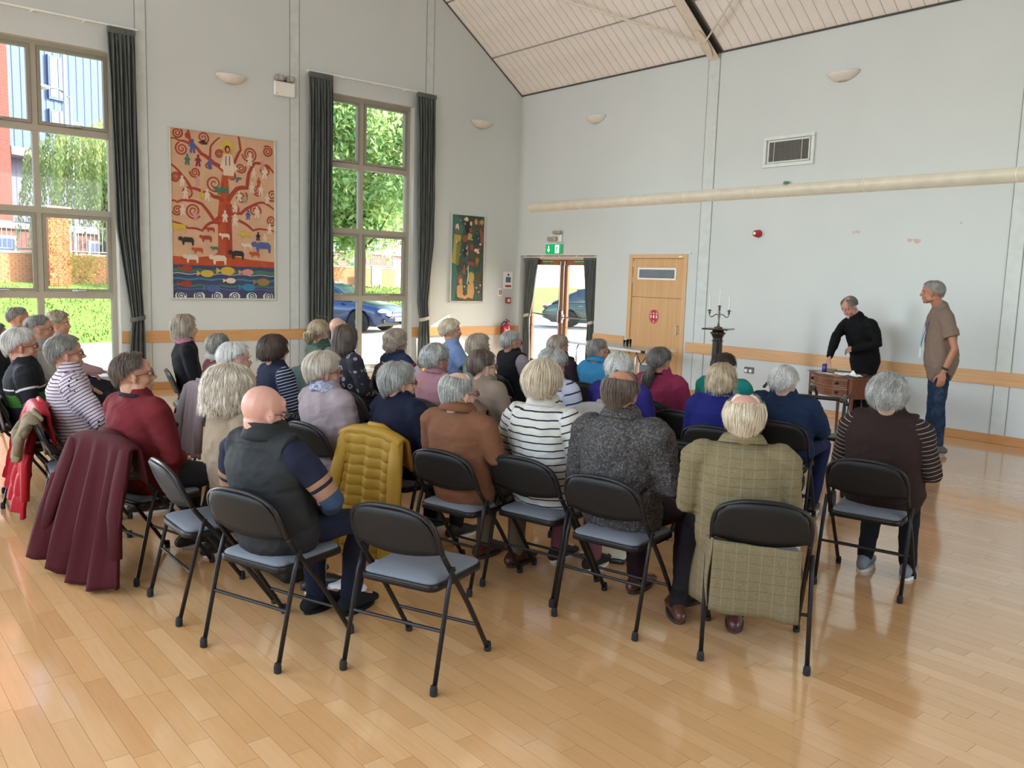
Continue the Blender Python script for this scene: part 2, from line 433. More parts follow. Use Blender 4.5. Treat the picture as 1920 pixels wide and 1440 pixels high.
# steel rafters with bracing
STEEL = paint('cream painted steel', '#d9cdbd', .4)
raf = empty('roof_rafter', (4.295, 0, EAVE), 0, 'flat cream painted steel rafter running up the ceiling slope above the back wall', 'beam')
m = MB(); w = .085
def rafter(m, hx, d0, d1, ylen, yoff=0):
    m.prism([(-hx, yoff, -SL*yoff+d0), (-hx, ylen, -SL*ylen+d0), (-hx, ylen, -SL*ylen+d1), (-hx, yoff, -SL*yoff+d1)], (2*hx, 0, 0))
rafter(m, .085, -.10, -.085, RY/2); rafter(m, .008, -.085, 0.0, RY/2); m.build('flange', STEEL, raf)
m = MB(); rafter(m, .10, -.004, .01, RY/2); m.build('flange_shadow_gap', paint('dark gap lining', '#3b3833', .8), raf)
m = MB(); p = []
for k in range(14):
    a = 2*pi*k/14; u = .24*cos(a); v = .085*sin(a)*(1+.25*cos(a)); yy = -.28+u*cos(ang)*-1; p.append((v*.9, yy, -SL*yy-.112))
m.prism(p, (0, -.012*sin(ang)*0, -.012)); m.build('gusset_plate', STEEL, raf)
m = MB(); m.tube([(-.03, -.30, -SL*-.30-.125), (-1.95, -1.42, -SL*-1.42-.125)], .017, 8); m.tube([(-1.95, -1.42, SL*1.42-.125), (-3.6, -2.4, SL*2.4-.125)], .017, 8); m.build('brace_rod', STEEL, raf)
m = MB(); m.tube([(.03, -.30, SL*.30-.125), (1.95, -1.42, SL*1.42-.125)], .014, 8); m.build('brace_rod', STEEL, raf)
r2 = empty('roof_rafter', (8.56, 0, EAVE), 0, 'second cream steel rafter, the one further right and mostly outside the picture', 'beam')
m = MB(); rafter(m, .085, -.10, -.085, RY/2); rafter(m, .008, -.085, 0.0, RY/2); m.build('flange', STEEL, r2)
# wall cover strips (pairs of joints)
n = 0
def cover(x0, x1, y0, y1, z1, kind):
    global n
    n += 1
    m = MB()
    if kind == 'B': m.box(x0, x1, -.006, 0, .105, z1)
    else: m.prism([(0, y0, .105), (0, y1, .105), (0, y1, EAVE-SL*y1-.01), (0, y0, EAVE-SL*y0-.01)], (.006, 0, 0))
    o = struct(m.build('trim_%d' % (n+2), STRIP))
    m = MB()
    for q in ((x0, x1) if kind == 'B' else (y0, y1)):
        if kind == 'B': m.box(q-.004, q+.004, -.0075, 0, .105, z1)
        else: m.prism([(0, q-.004, .105), (0, q+.004, .105), (0, q+.004, EAVE-SL*q-.01), (0, q-.004, EAVE-SL*q-.01)], (.0075, 0, 0))
    m.build('joint_line', JOINT, o)
for a, b in ((4.195, 4.395), (8.46, 8.62), (12.73, 12.92)): cover(a, b, 0, 0, EAVE-.01, 'B')
for a, b in ((-2.12, -1.97), (-4.56, -4.41), (-6.76, -6.62), (-9.2, -9.06)): cover(0, 0, a, b, 0, 'L')
# dado boards
for i, (a, b) in enumerate(((D1[1]+.0, D2[0]-.05), (D2[1]+.05, RX))):
    m = MB()
    x = a
    while x < b-.01:
        x2 = min(x+2.4, b)
        m.rbox(x, x2-.001, -.022, 0, .663, .823, .004); x = x2
    struct(m.build('trim_%d' % (20+i), DADO))
m = MB(); m.rbox(0.0, .098, -.022, 0, .663, .823, .003); struct(m.build('trim_22', DADO))
for i, (a, b) in enumerate(((-2.33, -.022), (-7.02, -4.19), (-10.9, -8.88))):
    m = MB(); m.rbox(0, .022, a, b, .663, .823, .004); struct(m.build('trim_%d' % (23+i), DADO_Y))
for i, (a, b) in enumerate(((D1[1], D2[0]-.05), (D2[1]+.05, RX))):
    m = MB(); m.rbox(a, b, -.02, 0, 0, .103, .004); struct(m.build('baseboard_back' if i else 'baseboard_doors', SKIRT))
for i, (a, b) in enumerate(((-2.33, -.02), (-7.02, -4.19), (-10.9, -8.88))):
    m = MB(); m.rbox(0, .02, a, b, 0, .103, .004); struct(m.build('baseboard_left', SKIRT))
# ledge / cable cover along the back wall (half round sections)
cov = empty('wall_ledge', (0.42, 0, 3.0), 0, 'long cream half-round ledge running along the back wall above the doors', 'ledge')
CREAM = paint('cream plastic', '#ddd6c4', .38)
x = .36; sect = [.36, 1.66, 2.75, 3.92, 5.15, 6.74, 8.5, 10.2, 12, 14, 17]
for a, b in zip(sect, sect[1:]):
    pr = []
    for k in range(9):
        t = pi*k/8; pr.append((a-.42, -.085*sin(t)-.0, .05*cos(t)+.035*0))
    pr = [(a-.42, 0, .085)]+[(a-.42, -.09*sin(pi*.08+pi*.92*k/8)**.7, .085-.17*(k/8)) for k in range(9)]+[(a-.42, 0, -.085)]
    m = MB(); m.prism(pr, (b-a-.012, 0, 0)); m.build('ledge_section', CREAM, cov)
    m = MB(); m.prism([(b-.42-.014, q[1]*1.06, q[2]*1.04) for q in pr], (.016, 0, 0)); m.build('joint_collar', paint('joint collar cream', '#ece7d8', .4), cov)
# ------------------------------------------------------------------ windows, doors, curtains
FRM = paint('stone grey window frame', '#a8a294', .45, var=.03)
FRM2 = paint('darker grey casement frame', '#8f8a7d', .45, var=.03)
WHITE = paint('white plastic', '#e9e9e4', .35, var=.02)
CHROME = paint('brushed metal', '#b9bcc0', .28, metal=1, var=.03)
BLACKP = paint('black plastic', '#1b1b1c', .4, var=.05)
REVEAL = paint('white window reveal', '#dfe3df', .5, var=.02)
def big_window(name, ya, yb, za, zb):
    w = struct(empty(name, (-.16, (ya+yb)/2, za)))
    X0, X1 = -.05, .04; y0, y1 = ya-(ya+yb)/2, yb-(ya+yb)/2; H = zb-za
    lv = [0, 1.30-za, 2.385-za, 3.41-za, H]
    m = MB()
    m.box(X0, X1, y0, y0+.07, 0, H); m.box(X0, X1, y1-.07, y1, 0, H); m.box(X0, X1, -.035, .035, 0, H)
    m.box(X0-.001, X1+.001, y0+.07, y1-.07, 0, .07); m.box(X0-.001, X1+.001, y0+.07, y1-.07, H-.06, H)
    for z in lv[1:4]: m.box(X0-.001, X1+.006, y0+.07, y1-.07, z-.04, z+.04)
    o = m.build('window_frame', FRM, w); o.parent = w
    for r in range(4):
        for a, b in ((y0+.07, -.035), (.035, y1-.07)):
            z0 = lv[r]+(.07 if r == 0 else .04); z1 = lv[r+1]-(.06 if r == 3 else .04)
            if r in (1, 3):
                m = MB(); t = .045
                m.box(-.02, .055, a+.004, a+t, z0+.004, z1-.004); m.box(-.02, .055, b-t, b-.004, z0+.004, z1-.004)
                m.box(-.02, .0545, a+t, b-t, z0+.004, z0+t); m.box(-.02, .0545, a+t, b-t, z1-t, z1-.004)
                c = m.build('casement', FRM2, w)
                m = MB(); ym = (a+b)/2; m.rbox(.055, .075, ym-.09, ym+.09, z0+.01, z0+.035, .006); m.rbox(.075, .088, ym-.02, ym+.08, z0+.016, z0+.03, .005); m.build('handle', CHROME, c)
                a2, b2, z02, z12 = a+t, b-t, z0+t, z1-t
            else: a2, b2, z02, z12 = a, b, z0, z1
            box_obj('glass_pane', -.004, .004, a2-.004, b2+.004, z02-.004, z12+.004, glass_mat(), w)
    m = MB(); m.rbox(.04, .20, y0-.0, y1+.0, -.02, .012, .004); m.build('window_sill', REVEAL, w)
    m = MB(); m.box(.041, .158, y1-.006, y1, 0, H); m.box(.041, .158, y0, y0+.006, 0, H); m.box(.041, .158, y0+.006, y1-.006, H-.006, H); m.build('reveal_lining', REVEAL, w)
    return w
big_window('window_1', *HOLES_L[0]); big_window('window_2', *HOLES_L[1]); big_window('window_3', *HOLES_L[2])
def curtain_mat():
    N = NT('dark grey green curtain'); v = N.coord('Object', scale=(1, 1, .15)); n = N.noise(v, 30, 3)
    N.set(Base_Color=N.ramp(n, [(.3, lin('#4c5250')), (.7, lin('#5c6260'))]), Roughness=.85, Sheen_Weight=.15); N.bump(N.noise(N.coord('Object'), 300, 2), .15, .001); return N.m
CURT = curtain_mat()
def curtain(name, label, wall, base, keys, group=None, folds=8, depth=.045, tie=None, mirror=1, tie_mat=None):
    """keys: list of (z, centre, half width); wall 'L' runs along y, 'B' along x; base = distance from the wall"""
    nz = 46; nu = folds*8+1; P = np.zeros((nz, nu, 3)); zs = [k[0] for k in keys]
    z0, z1 = zs[0], zs[-1]; rn = random.Random(len(label)); ph = [rn.uniform(-.6, .6) for _ in range(folds+1)]
    for i in range(nz):
        z = z1+(z0-z1)*i/(nz-1)
        c = np.interp(z, zs, [k[1] for k in keys]); h = np.interp(z, zs, [k[2] for k in keys])
        hmax = max(k[2] for k in keys); d = depth*(.35 if i < 2 else min(1.0, .5+i/12))*(.6+.5*h/hmax)
        for j in range(nu):
            u = j/(nu-1); f = u*folds; w = sin(2*pi*f+ph[int(min(folds-1, f))]*.6+.5*sin(z*1.3+j*.2)*(i/nz)); 
            P[i, j] = (0, c+h*(2*u-1)+.008*sin(3*f+z*2), z) if wall == 'L' else (c+h*(2*u-1)+.008*sin(3*f+z*2), 0, z)
            off = base+d*w+.004*sin(z*9+j)
            if wall == 'L': P[i, j, 0] = off
            else: P[i, j, 1] = off
    zb = keys[0][0]; cx = keys[-1][1]
    loc = (base, cx, zb) if wall == 'L' else (cx, base, zb)
    root = empty(name, loc, 0, label, 'curtain', group)
    P = P-np.array(loc); m = MB(); m.sheet(P, .004); m.build('curtain_cloth', CURT, root, smooth=True)
    m = MB(); h = keys[-1][2]; z = z1-zb
    if wall == 'L': m.rbox(-.035, .035, -h, h, z-.07, z+.012, .02)
    else: m.rbox(-h, h, -.03, .03, z-.04, z+.01, .015)
    m.build('header_tape', CURT, root)
    if tie:
        z, c, h = tie; pts = []
        for k in range(20):
            a = 2*pi*k/20
            if wall == 'L': pts.append((depth*1.35*cos(a), c-cx+(h+.012)*sin(a), z-zb+.02*sin(a)))
            else: pts.append((c-cx+(h+.012)*sin(a), depth*1.35*cos(a), z-zb+.02*sin(a)))
        m = MB(); m.tube(pts, [(.03, .004)]*20, 8, closed=True, side=(0, 0, 1)); m.build('tieback', tie_mat or CURT, root, smooth=True)
    return root
LT = paint('light grey tieback band', '#b9b4ab', .7)
curtain('curtain', 'dark grey curtain at the right side of the large window nearest the left edge', 'L', .10, [(.12, -6.86, .14), (.95, -6.83, .085), (1.25, -6.85, .10), (2.2, -6.93, .145), (3.6, -6.95, .165), (4.76, -6.955, .175)], tie=(1.0, -6.83, .085), folds=7)
curtain('curtain', 'wide dark grey curtain hanging straight at the left side of the middle window', 'L', .10, [(.10, -4.10, .22), (2.5, -4.10, .215), (4.69, -4.10, .20)], folds=8)
curtain('curtain', 'dark grey curtain pinched by a pale band, right side of the middle window', 'L', .10, [(.12, -2.13, .15), (.93, -2.14, .085), (1.25, -2.17, .10), (2.2, -2.13, .15), (3.5, -2.15, .18), (4.70, -2.165, .19)], tie=(.97, -2.14, .085), folds=7, tie_mat=LT)
curtain('curtain', 'curtain at the far left side of the large left window, outside the picture', 'L', .10, [(.12, -9.02, .15), (.95, -9.04, .085), (2.2, -9.0, .15), (4.76, -8.98, .175)], folds=7)
for lab, a, b, z in (('slim white curtain rail above the large left window', -9.2, -6.74, 4.79), ('slim white curtain rail above the middle window', -4.32, -1.95, 4.715)):
    r = empty('curtain_rail', (.08, (a+b)/2, z), 0, lab, 'curtain rail')
    m = MB(); m.rbox(-.008, .012, (a-b)/2, (b-a)/2, -.012, .012, .004); m.build('track', WHITE, r)
    m = MB()
    for k in range(5):
        y = (a-b)/2+.05+(b-a-.1)*k/4; m.rbox(-.08, 0, y-.012, y+.012, -.02, .014, .003)
    m.build('bracket', WHITE, r)
# ---- double glazed exit doors in the back wall
d1 = struct(empty('door_1', (0, .20, 0)))
m = MB(); m.box(.105, .16, -.03, .06, 0, 2.13); m.box(2.015, 2.07, -.03, .06, 0, 2.13); m.box(.16, 2.015, -.03, .06, 2.085, 2.13); m.build('door_frame', REDW, d1)
def leaf(x0, x1, hinge):
    m = MB(); t = .105
    m.box(x0, x0+t, -.02, .03, .02, 2.08); m.box(x1-t, x1, -.02, .03, .02, 2.08); m.box(x0+t, x1-t, -.0195, .0295, 1.97, 2.08); m.box(x0+t, x1-t, -.0195, .0295, .02, .22)
    m.box(x0+t-.002, x1-t+.002, -.012, .022, .86, .865)
    L = m.build('door_leaf', REDW, d1)
    box_obj('glass_pane', x0+t-.005, x1-t+.005, 0, .008, .215, 1.975, glass_mat(), L)
    m = MB(); xc = x1-.05 if hinge < 0 else x0+.05
    m.tube([(x0+.06, -.075, 1.04+(.05 if hinge < 0 else 0)), (x1-.06, -.075, 1.04+(0 if hinge < 0 else .0))], .014, 8)
    m.rbox(x0+.04, x0+.08, -.085, -.02, 1.0, 1.09, .008); m.rbox(x1-.08, x1-.04, -.085, -.02, .99, 1.09, .008)
    m.build('push_bar', CHROME, L)
    m = MB(); m.rbox(xc-.016, xc+.016, -.085, -.02, .93, 1.16, .01); m.tube([(xc, -.05, 1.1), (xc, -.05, 2.0)], .009, 8); m.tube([(xc, -.05, .06), (xc, -.05, .98)], .009, 8); m.rbox(xc-.02, xc+.02, -.06, -.02, 1.96, 2.04, .006); m.build('bolt_rod', CHROME, L)
    return L
la = leaf(.165, 1.085, -1); lb = leaf(1.09, 2.01, 1)
def text(s, size, mat, parent, M, name='lettering', ext=.0008, align='CENTER'):
    cu = bpy.data.curves.new(name, 'FONT'); cu.body = s; cu.size = size; cu.extrude = ext; cu.align_x = align; cu.align_y = 'CENTER'; cu.resolution_u = 2
    o = bpy.data.objects.new('t', cu); COL.objects.link(o); dg = bpy.context.evaluated_depsgraph_get()
    me = bpy.data.meshes.new_from_object(o.evaluated_get(dg)); bpy.data.objects.remove(o); me.transform(M)
    return new_obj(name, me, mat, parent)
TXW = paint('white print', '#f2f4f2', .5, var=0); TXG = paint('green sign print', '#0d8a55', .5, var=.02); TXR = paint('red print', '#b8242c', .5, var=.02); TXB = paint('dark blue print', '#2b3a66', .5, var=.05)
TXK = paint('black print', '#202020', .6, var=0)
FB = Matrix(((1, 0, 0), (0, 0, 1), (0, 1, 0))).to_4x4()  # text plane xy -> xz facing -y
def face_back(x, y, z): return Matrix.Translation((x, y, z)) @ Matrix.Rotation(radians(90), 4, 'X')
def face_left(x, y, z): return Matrix.Translation((x, y, z)) @ Matrix.Rotation(radians(90), 4, 'Z') @ Matrix.Rotation(radians(90), 4, 'X')
for L, xc in ((la, .66), (lb, 1.5)):
    s = box_obj('push_sign', xc-.14, xc+.14, -.0225, -.02, 2.01, 2.055, TXG, L)
    text('PUSH BAR TO OPEN', .03, TXW, s, face_back(xc, -.0235, 2.032))
m = MB(); m.box(-.002, .098, 0, .2, 0, 2.13)
curtain('curtain', 'short curtain with a pale tieback at the left of the glazed exit doors', 'B', .07, [(.03, .27, .11), (1.0, .25, .08), (1.4, .30, .13), (2.09, .345, .185)], tie=(1.03, .25, .075), folds=6, depth=.035, tie_mat=LT)
curtain('curtain', 'short curtain with a pale tieback at the right of the glazed exit doors', 'B', .07, [(.03, 1.92, .10), (.98, 1.93, .07), (1.4, 1.89, .11), (2.09, 1.875, .165)], tie=(.98, 1.93, .068), folds=6, depth=.035, tie_mat=LT)
r = empty('curtain_rail', (1.08, .06, 2.105), 0, 'short white curtain rail across the head of the glazed doors', 'curtain rail')
m = MB(); m.rbox(-.96, .96, -.008, .012, -.01, .012, .003); m.build('track', WHITE, r)
m = MB()
for k in range(5): m.rbox(-.9+.45*k-.01, -.9+.45*k+.01, -.005, .01, 0, .03, .002)
m.build('bracket', WHITE, r)
# ---- wooden split door
d2 = struct(empty('door_2', (3.4175, 0, 0)))
h = .5875; m = MB(); m.rbox(-h, -h+.075, -.02, .06, 0, 2.15, .004); m.rbox(h-.075, h, -.02, .06, 0, 2.15, .004); m.rbox(-h+.075, h-.075, -.0195, .06, 2.085, 2.15, .004); m.build('door_lining', FRAMEW, d2)
up = MB(); up.rbox(-h+.08, h-.08, .0, .045, 1.475, 2.08, .003); U = up.build('upper_leaf', DOORW, d2)
lo = MB(); lo.rbox(-h+.08, h-.08, .0, .045, .01, 1.469, .003); Lw = lo.build('lower_leaf', DOORW, d2)
def door_grille(x0, x1, z0, z1, par):
    m = MB(); y = -.014
    m.rbox(x0, x1, y, 0, z0, z0+.03, .003); m.rbox(x0, x1, y, 0, z1-.03, z1, .003); m.rbox(x0, x0+.03, y, 0, z0+.03, z1-.03, .003); m.rbox(x1-.03, x1, y, 0, z0+.03, z1-.03, .003)
    G = m.build('grille_frame', WHITE, par)
    box_obj('grille_back', x0+.03, x1-.03, -.002, -.0005, z0+.03, z1-.03, paint('grille dark', '#4f5358', .8), G)
    m = MB(); z = z0+.04
    while z < z1-.035:
        m.prism([(x0+.03, -.010, z), (x0+.03, -.003, z+.008), (x0+.03, -.003, z+.010), (x0+.03, -.010, z+.002)], (x1-x0-.06, 0, 0)); z += .0125
    o = m.build('slats', paint('grille slat grey', '#8f959a', .5), G); o['kind'] = 'stuff'
door_grille(3.02-3.4175, 3.80-3.4175, 1.75, 1.94, U); door_grille(3.12-3.4175, 3.66-3.4175, .12, .42, Lw)
m = MB(); pr = []
for k in range(28):
    a = 2*pi*k/28; rr = .105*(1-.10*max(0, cos((a-pi/2)))**12); pr.append((rr*.95*cos(a)-.025, -.003, 1.178+rr*1.15*sin(a)))
m.prism(pr, (0, .003, 0)); S = m.build('round_sign', TXR, Lw)
m = MB(); m.prism([(-.03, -.003, 1.29), (-.05, -.003, 1.33), (-.01, -.003, 1.31)], (0, .003, 0)); 
m2 = MB()
for dx, s in ((-.055, .8), (0-.0, 1), (.055, .8)):
    m2.lathe([(.001, 0), (.012*s, .004), (.012*s, .02), (.001, .026)], 8, (dx-.025, -.004, 1.20+.012*s)); m2.box(dx-.025-.013*s, dx-.025+.013*s, -.0045, -.003, 1.15, 1.195)
m2.box(-.035, -.015, -.0045, -.003, 1.09, 1.11); m2.build('sign_figures', TXW, S)
m = MB()
for k in range(28):
    pass
m.tube([(.095*.95*cos(2*pi*k/28)-.025, -.0035, 1.178+.095*1.15*sin(2*pi*k/28)) for k in range(28)], .0022, 4, closed=True); m.build('sign_ring', TXW, S)
m = MB(); m.rbox(h-.16, h-.09, -.024, -.019, 2.10, 2.125, .002); m.build('door_plate', paint('cream plate', '#e8dfc4', .4), d2)
m = MB(); m.tube([(h-.13, -.04, .92), (h-.13, -.04, 1.06)], .009, 8); m.tube([(h-.13, 0, .93), (h-.13, -.04, .93)], .007, 6); m.tube([(h-.13, 0, 1.05), (h-.13, -.04, 1.05)], .007, 6); m.build('handle', CHROME, Lw)
m = MB()
for z in (.3, 1.1, 1.7, 1.95): m.tube([(-h+.08, -.004, z), (-h+.08, -.004, z+.09)], .007, 6)
m.build('hinge', CHROME, d2)
# ---- wall fittings
PLASTER = paint('plaster white uplighter', '#ddd8cf', .55, var=.03)
def uplighter(loc, wall, label, cream=False):
    rz = pi/2 if wall == 'L' else 0   # local: back at y=0, bowl towards -y
    r = empty('wall_light', loc, rz, label, 'wall light', None)
    vs = []; n = 17; prof = [(.225, .0), (.215, -.03), (.18, -.065), (.12, -.10), (.04, -.122)]
    P = np.zeros((len(prof), n, 3))
    for i, (rr, z) in enumerate(prof):
        for k in range(n):
            a = pi*k/(n-1); P[i, k] = (rr*cos(a), -rr*.62*sin(a), z+.05)
    m = MB(); m.sheet(P, .006); m.build('bowl', PLASTER, r, smooth=True)
    m = MB(); m.prism([(x, 0, z) for x, z in ((-.21, .045), (.21, .045), (.10, -.05), (-.10, -.05))], (0, -.008, 0)); m.build('back_plate', PLASTER, r)
    m = MB(); m.tube([(-.06, -.07, .03), (.06, -.07, .03)], .014, 8, cap='round'); m.build('bulb', paint('frosted bulb', '#f3efe4', .3), r)
    return r
uplighter((0, -5.466, 4.40), 'L', 'plaster bowl wall light high on the left wall, above the tree picture'); uplighter((0, -.94, 4.39), 'L', 'plaster bowl wall light high on the left wall, next to the corner')
uplighter((1.935, 0, 4.38), 'B', 'white bowl wall light high on the back wall above the exit sign'); uplighter((6.32, 0, 4.39), 'B', 'faint white bowl wall light high on the back wall above the air vent')
# twin spot emergency unit on left wall
e = empty('emergency_light', (0, -4.66, 4.28), pi/2, 'white twin-spot emergency light beside the middle window curtain', 'emergency light')
m = MB(); m.rbox(-.165, .165, -.06, 0, .0, .21, .02, 3); m.build('housing', WHITE, e)
LENS = paint('lamp lens', '#a39c90', .25)
for sx in (-1, 1):
    m = MB(); m.rbox(sx*.085-.06, sx*.085+.06, -.09, -.01, .215, .30, .015); o = m.build('spot_head', LENS, e)
    m = MB(); m.lathe([(.001, 0), (.032, 0), (.035, .006), (.001, .007)], 12, (sx*.085, -.098, .255), Matrix.Rotation(radians(90), 4, 'X')); m.build('lamp_glass', CHROME, o)
m = MB(); m.rbox(-.03, .03, -.04, -.01, .205, .235, .005); m.build('bracket', BLACKP, e)
m = MB(); m.lathe([(.001, 0), (.006, 0), (.006, .003), (.001, .004)], 8, (-.13, -.062, .03), Matrix.Rotation(radians(90), 4, 'X')); m.build('indicator', TXR, e)
# emergency fitting over the exit doors
e = empty('emergency_light', (1.07, 0, 2.36), 0, 'white emergency spotlight fitting above the green exit sign', 'emergency light')
m = MB(); m.rbox(-.15, .15, -.05, 0, .0, .14, .02, 3); m.build('housing', WHITE, e)
m = MB(); m.rbox(-.13, .09, -.13, -.05, .02, .10, .02); m.rbox(-.02, .16, -.10, -.02, .15, .20, .01); m.build('lamp_arm', LENS, e)
# exit sign
e = empty('exit_sign', (1.06, -.06, 2.16), 0, 'small green running-man exit sign with down arrow over the glazed doors', 'exit sign')
def emis(name, col, s):
    N = NT(name); N.set(Base_Color=lin(col), Emission_Color=lin(col), Emission_Strength=s, Roughness=.4); return N.m
GE = emis('lit green exit panel', '#089a5a', .55); WE = emis('lit white pictogram', '#f4fff8', .9)
m = MB(); m.rbox(-.20, .20, -.012, .012, 0, .17, .006); m.build('sign_panel', GE, e)
m = MB(); m.rbox(-.05, .05, -.0, .06, .16, .20, .01); m.rbox(-.21, .21, -.016, .016, .17, .182, .003); m.build('bracket', WHITE, e)
m = MB(); y = -.0135
def flat(m, pts, y=y, t=.002): m.prism([(a, y, b) for a, b in pts], (0, t, 0))
flat(m, [(-.125, .14), (-.105, .14), (-.105, .07), (-.125, .07)]); flat(m, [(-.15, .075), (-.08, .075), (-.115, .03)])
flat(m, [(.055, .155), (.155, .155), (.155, .012), (.055, .012)]); m.build('pictogram', WE, e)
m = MB(); y2 = -.0155
def fl2(p): m.prism([(a, y2, b) for a, b in p], (0, .002, 0))
fl2([(.115+.012*cos(a), .135+.012*sin(a)) for a in [k*pi/4 for k in range(8)]]); fl2([(.09, .12), (.115, .12), (.105, .075), (.085, .08)]); fl2([(.09, .12), (.07, .10), (.065, .085), (.075, .085)]); fl2([(.11, .115), (.14, .10), (.135, .09), (.108, .103)])
fl2([(.085, .082), (.10, .075), (.08, .045), (.06, .03), (.062, .04)]); fl2([(.095, .08), (.108, .078), (.125, .05), (.12, .02), (.108, .02), (.112, .048)]); m.build('running_figure', GE, e)
# notices and alarm fittings near corner on the left wall
def notice(y, z, w, h, label, rows):
    r = empty('notice', (0, y, z), pi/2, label, 'notice')
    m = MB(); m.rbox(-w/2-.012, w/2+.012, -.012, 0, -h/2-.012, h/2+.012, .003); m.build('frame', WHITE, r)
    m = MB(); m.box(-w/2, w/2, -.0135, -.012, -h/2, h/2); m.build('paper', paint('white paper', '#f3f3ef', .7, var=.01), r)
    for i, (x0, x1, z0, z1, mm) in enumerate(rows):
        m = MB(); m.box(x0, x1, -.0145, -.0135, z0, z1); m.build('printed_block', mm, r)
    return r
nn = notice(-.21, 1.67, .19, .30, 'white framed notice with blue and red blocks near the corner', [(-.06, .06, -.04, .06, paint('slate blue print', '#5b6f9c', .6)), (-.07, .07, -.125, -.09, TXR)])
m = MB(); m.lathe([(.001, 0), (.022, 0), (.022, .001), (.001, .001)], 12, (0, -.0145, .10), Matrix.Rotation(radians(90), 4, 'X')); m.build('emblem', TXB, nn)
nn = notice(-.395, 1.445, .075, .12, 'small red and white fire notice above the extinguisher', [(-.03, -.006, -.045, .045, TXR), (.006, .03, -.045, .045, TXR)])
r = empty('call_point', (0, -.21, 1.298), pi/2, 'small red break-glass fire alarm call point above the extinguisher', 'alarm')
m = MB(); m.rbox(-.055, .055, -.045, 0, -.055, .055, .01); m.build('box', paint('alarm red', '#a02430', .35), r); m = MB(); m.rbox(-.03, .03, -.048, -.044, -.03, .03, .003); m.build('break_glass', WHITE, r)
# fire extinguisher
r = empty('fire_extinguisher', (.09, -.29, .44), pi/2, 'red fire extinguisher with black hose hanging on the left wall near the corner', 'extinguisher')
m = MB(); m.lathe([(.001, 0), (.06, 0), (.075, .012), (.078, .03), (.078, .34), (.07, .385), (.045, .41), (.022, .42), (.022, .44), (.001, .44)], 20); m.build('cylinder', paint('extinguisher red', '#c81f26', .25, coat=.6), r, smooth=True)
m = MB(); m.lathe([(.018, .44), (.022, .46), (.018, .475), (.001, .476)], 10); m.obox(Matrix.Translation((0, -.04, .49)) @ Matrix.Rotation(.35, 4, 'X'), .018, .11, .01); m.obox(Matrix.Translation((0, -.04, .465)) @ Matrix.Rotation(-.1, 4, 'X'), .018, .10, .008); m.build('valve_handle', paint('valve metal', '#7a2a2c', .4, metal=.5), r)
m = MB(); m.tube([(-.0, 0, .455), (-.06, -.01, .47), (-.11, 0, .42), (-.125, .0, .30), (-.11, 0, .16), (-.085, .0, .08), (-.07, 0, .05)], .011, 8); m.build('hose', BLACKP, r, smooth=True)
m = MB(); P = np.zeros((2, 9, 3))
for k in range(9):
    a = -pi/2+(k-4)*.2; P[0, k] = (.0792*cos(a), .0792*sin(a), .32); P[1, k] = (.0792*cos(a), .0792*sin(a), .07)
m.sheet(P, .0012); lb_ = m.build('label', paint('label cream', '#eadfd9', .5), r)
m = MB()
for q in range(7):
    P = np.zeros((2, 7, 3)); z = .295-q*.032
    for k in range(7):
        a = -pi/2+(k-3)*.2; P[0, k] = (.0802*cos(a), .0802*sin(a), z); P[1, k] = (.0802*cos(a), .0802*sin(a), z-.014)
    m.sheet(P, .0008)
m.build('label_print', TXR, lb_)
m = MB(); m.rbox(-.03, .03, .075, .09, .25, .33, .004); m.build('wall_bracket', BLACKP, r)
# red sounder
r = empty('fire_alarm_sounder', (5.223, 0, 2.43), 0, 'round red fire alarm sounder on the back wall under the ledge', 'alarm')
m = MB(); MX = Matrix.Rotation(radians(90), 4, 'X'); m.lathe([(.055, 0), (.055, .03), (.045, .045), (.045, .09), (.03, .105), (.001, .108)], 18, M=MX); m.build('sounder_body', paint('alarm red 2', '#b01e30', .3), r, smooth=True)
m = MB(); m.lathe([(.02, .108), (.022, .112), (.001, .115)], 12, M=MX); m.build('sounder_cap', WHITE, r)
# air vent
r = empty('air_vent', (5.61, 0, 3.53), 0, 'rectangular white wall vent with dark louvres above the ledge', 'vent')
m = MB(); W, H = .385, .205
for a, b, c, d in ((-W, W, H-.045, H), (-W, W, -H, -H+.045), (-W, -W+.045, -H+.045, H-.045), (W-.045, W, -H+.045, H-.045)): m.rbox(a, b, -.035, 0, c, d, .005)
VW = paint('vent white', '#d9dcd9', .45)
m.build('frame', VW, r)
m = MB(); W2, H2 = .32, .15
for a, b, c, d in ((-W2, W2, H2-.02, H2), (-W2, W2, -H2, -H2+.02), (-W2, -W2+.02, -H2+.02, H2-.02), (W2-.02, W2, -H2+.02, H2-.02)): m.rbox(a, b, -.022, -.0, c, d, .004)
m.build('inner_frame', VW, r)
box_obj('vent_back', -W2, W2, -.004, -.001, -H2, H2, paint('vent dark', '#55544f', .8), r)
for k in range(19):
    z = -.128+.0142*k; m = MB(); m.prism([(-.30, -.020, z), (-.30, -.006, z+.008), (-.30, -.006, z+.0105), (-.30, -.020, z+.0025)], (.60, 0, 0)); m.build('slat', paint('vent slat', '#8d8b84', .5), r)
m = MB(); m.box(-.222, -.216, -.024, -.018, -.13, .13); m.box(.20, .206, -.024, -.018, -.13, .13); m.build('vent_bar', VW, r)
# socket
r = empty('wall_socket', (5.21, 0, .505), 0, 'dark grey double wall socket with two white discs below the dado', 'socket')
m = MB(); m.rbox(-.08, .08, -.01, 0, -.045, .045, .005); m.build('plate', paint('socket grey', '#5d5f62', .35), r)
for sx in (-.038, .038):
    m = MB(); m.lathe([(.026, 0), (.026, .02), (.02, .026), (.001, .027)], 14, (sx, -.01, -.008), MX); m.build('socket_cover', WHITE, r)
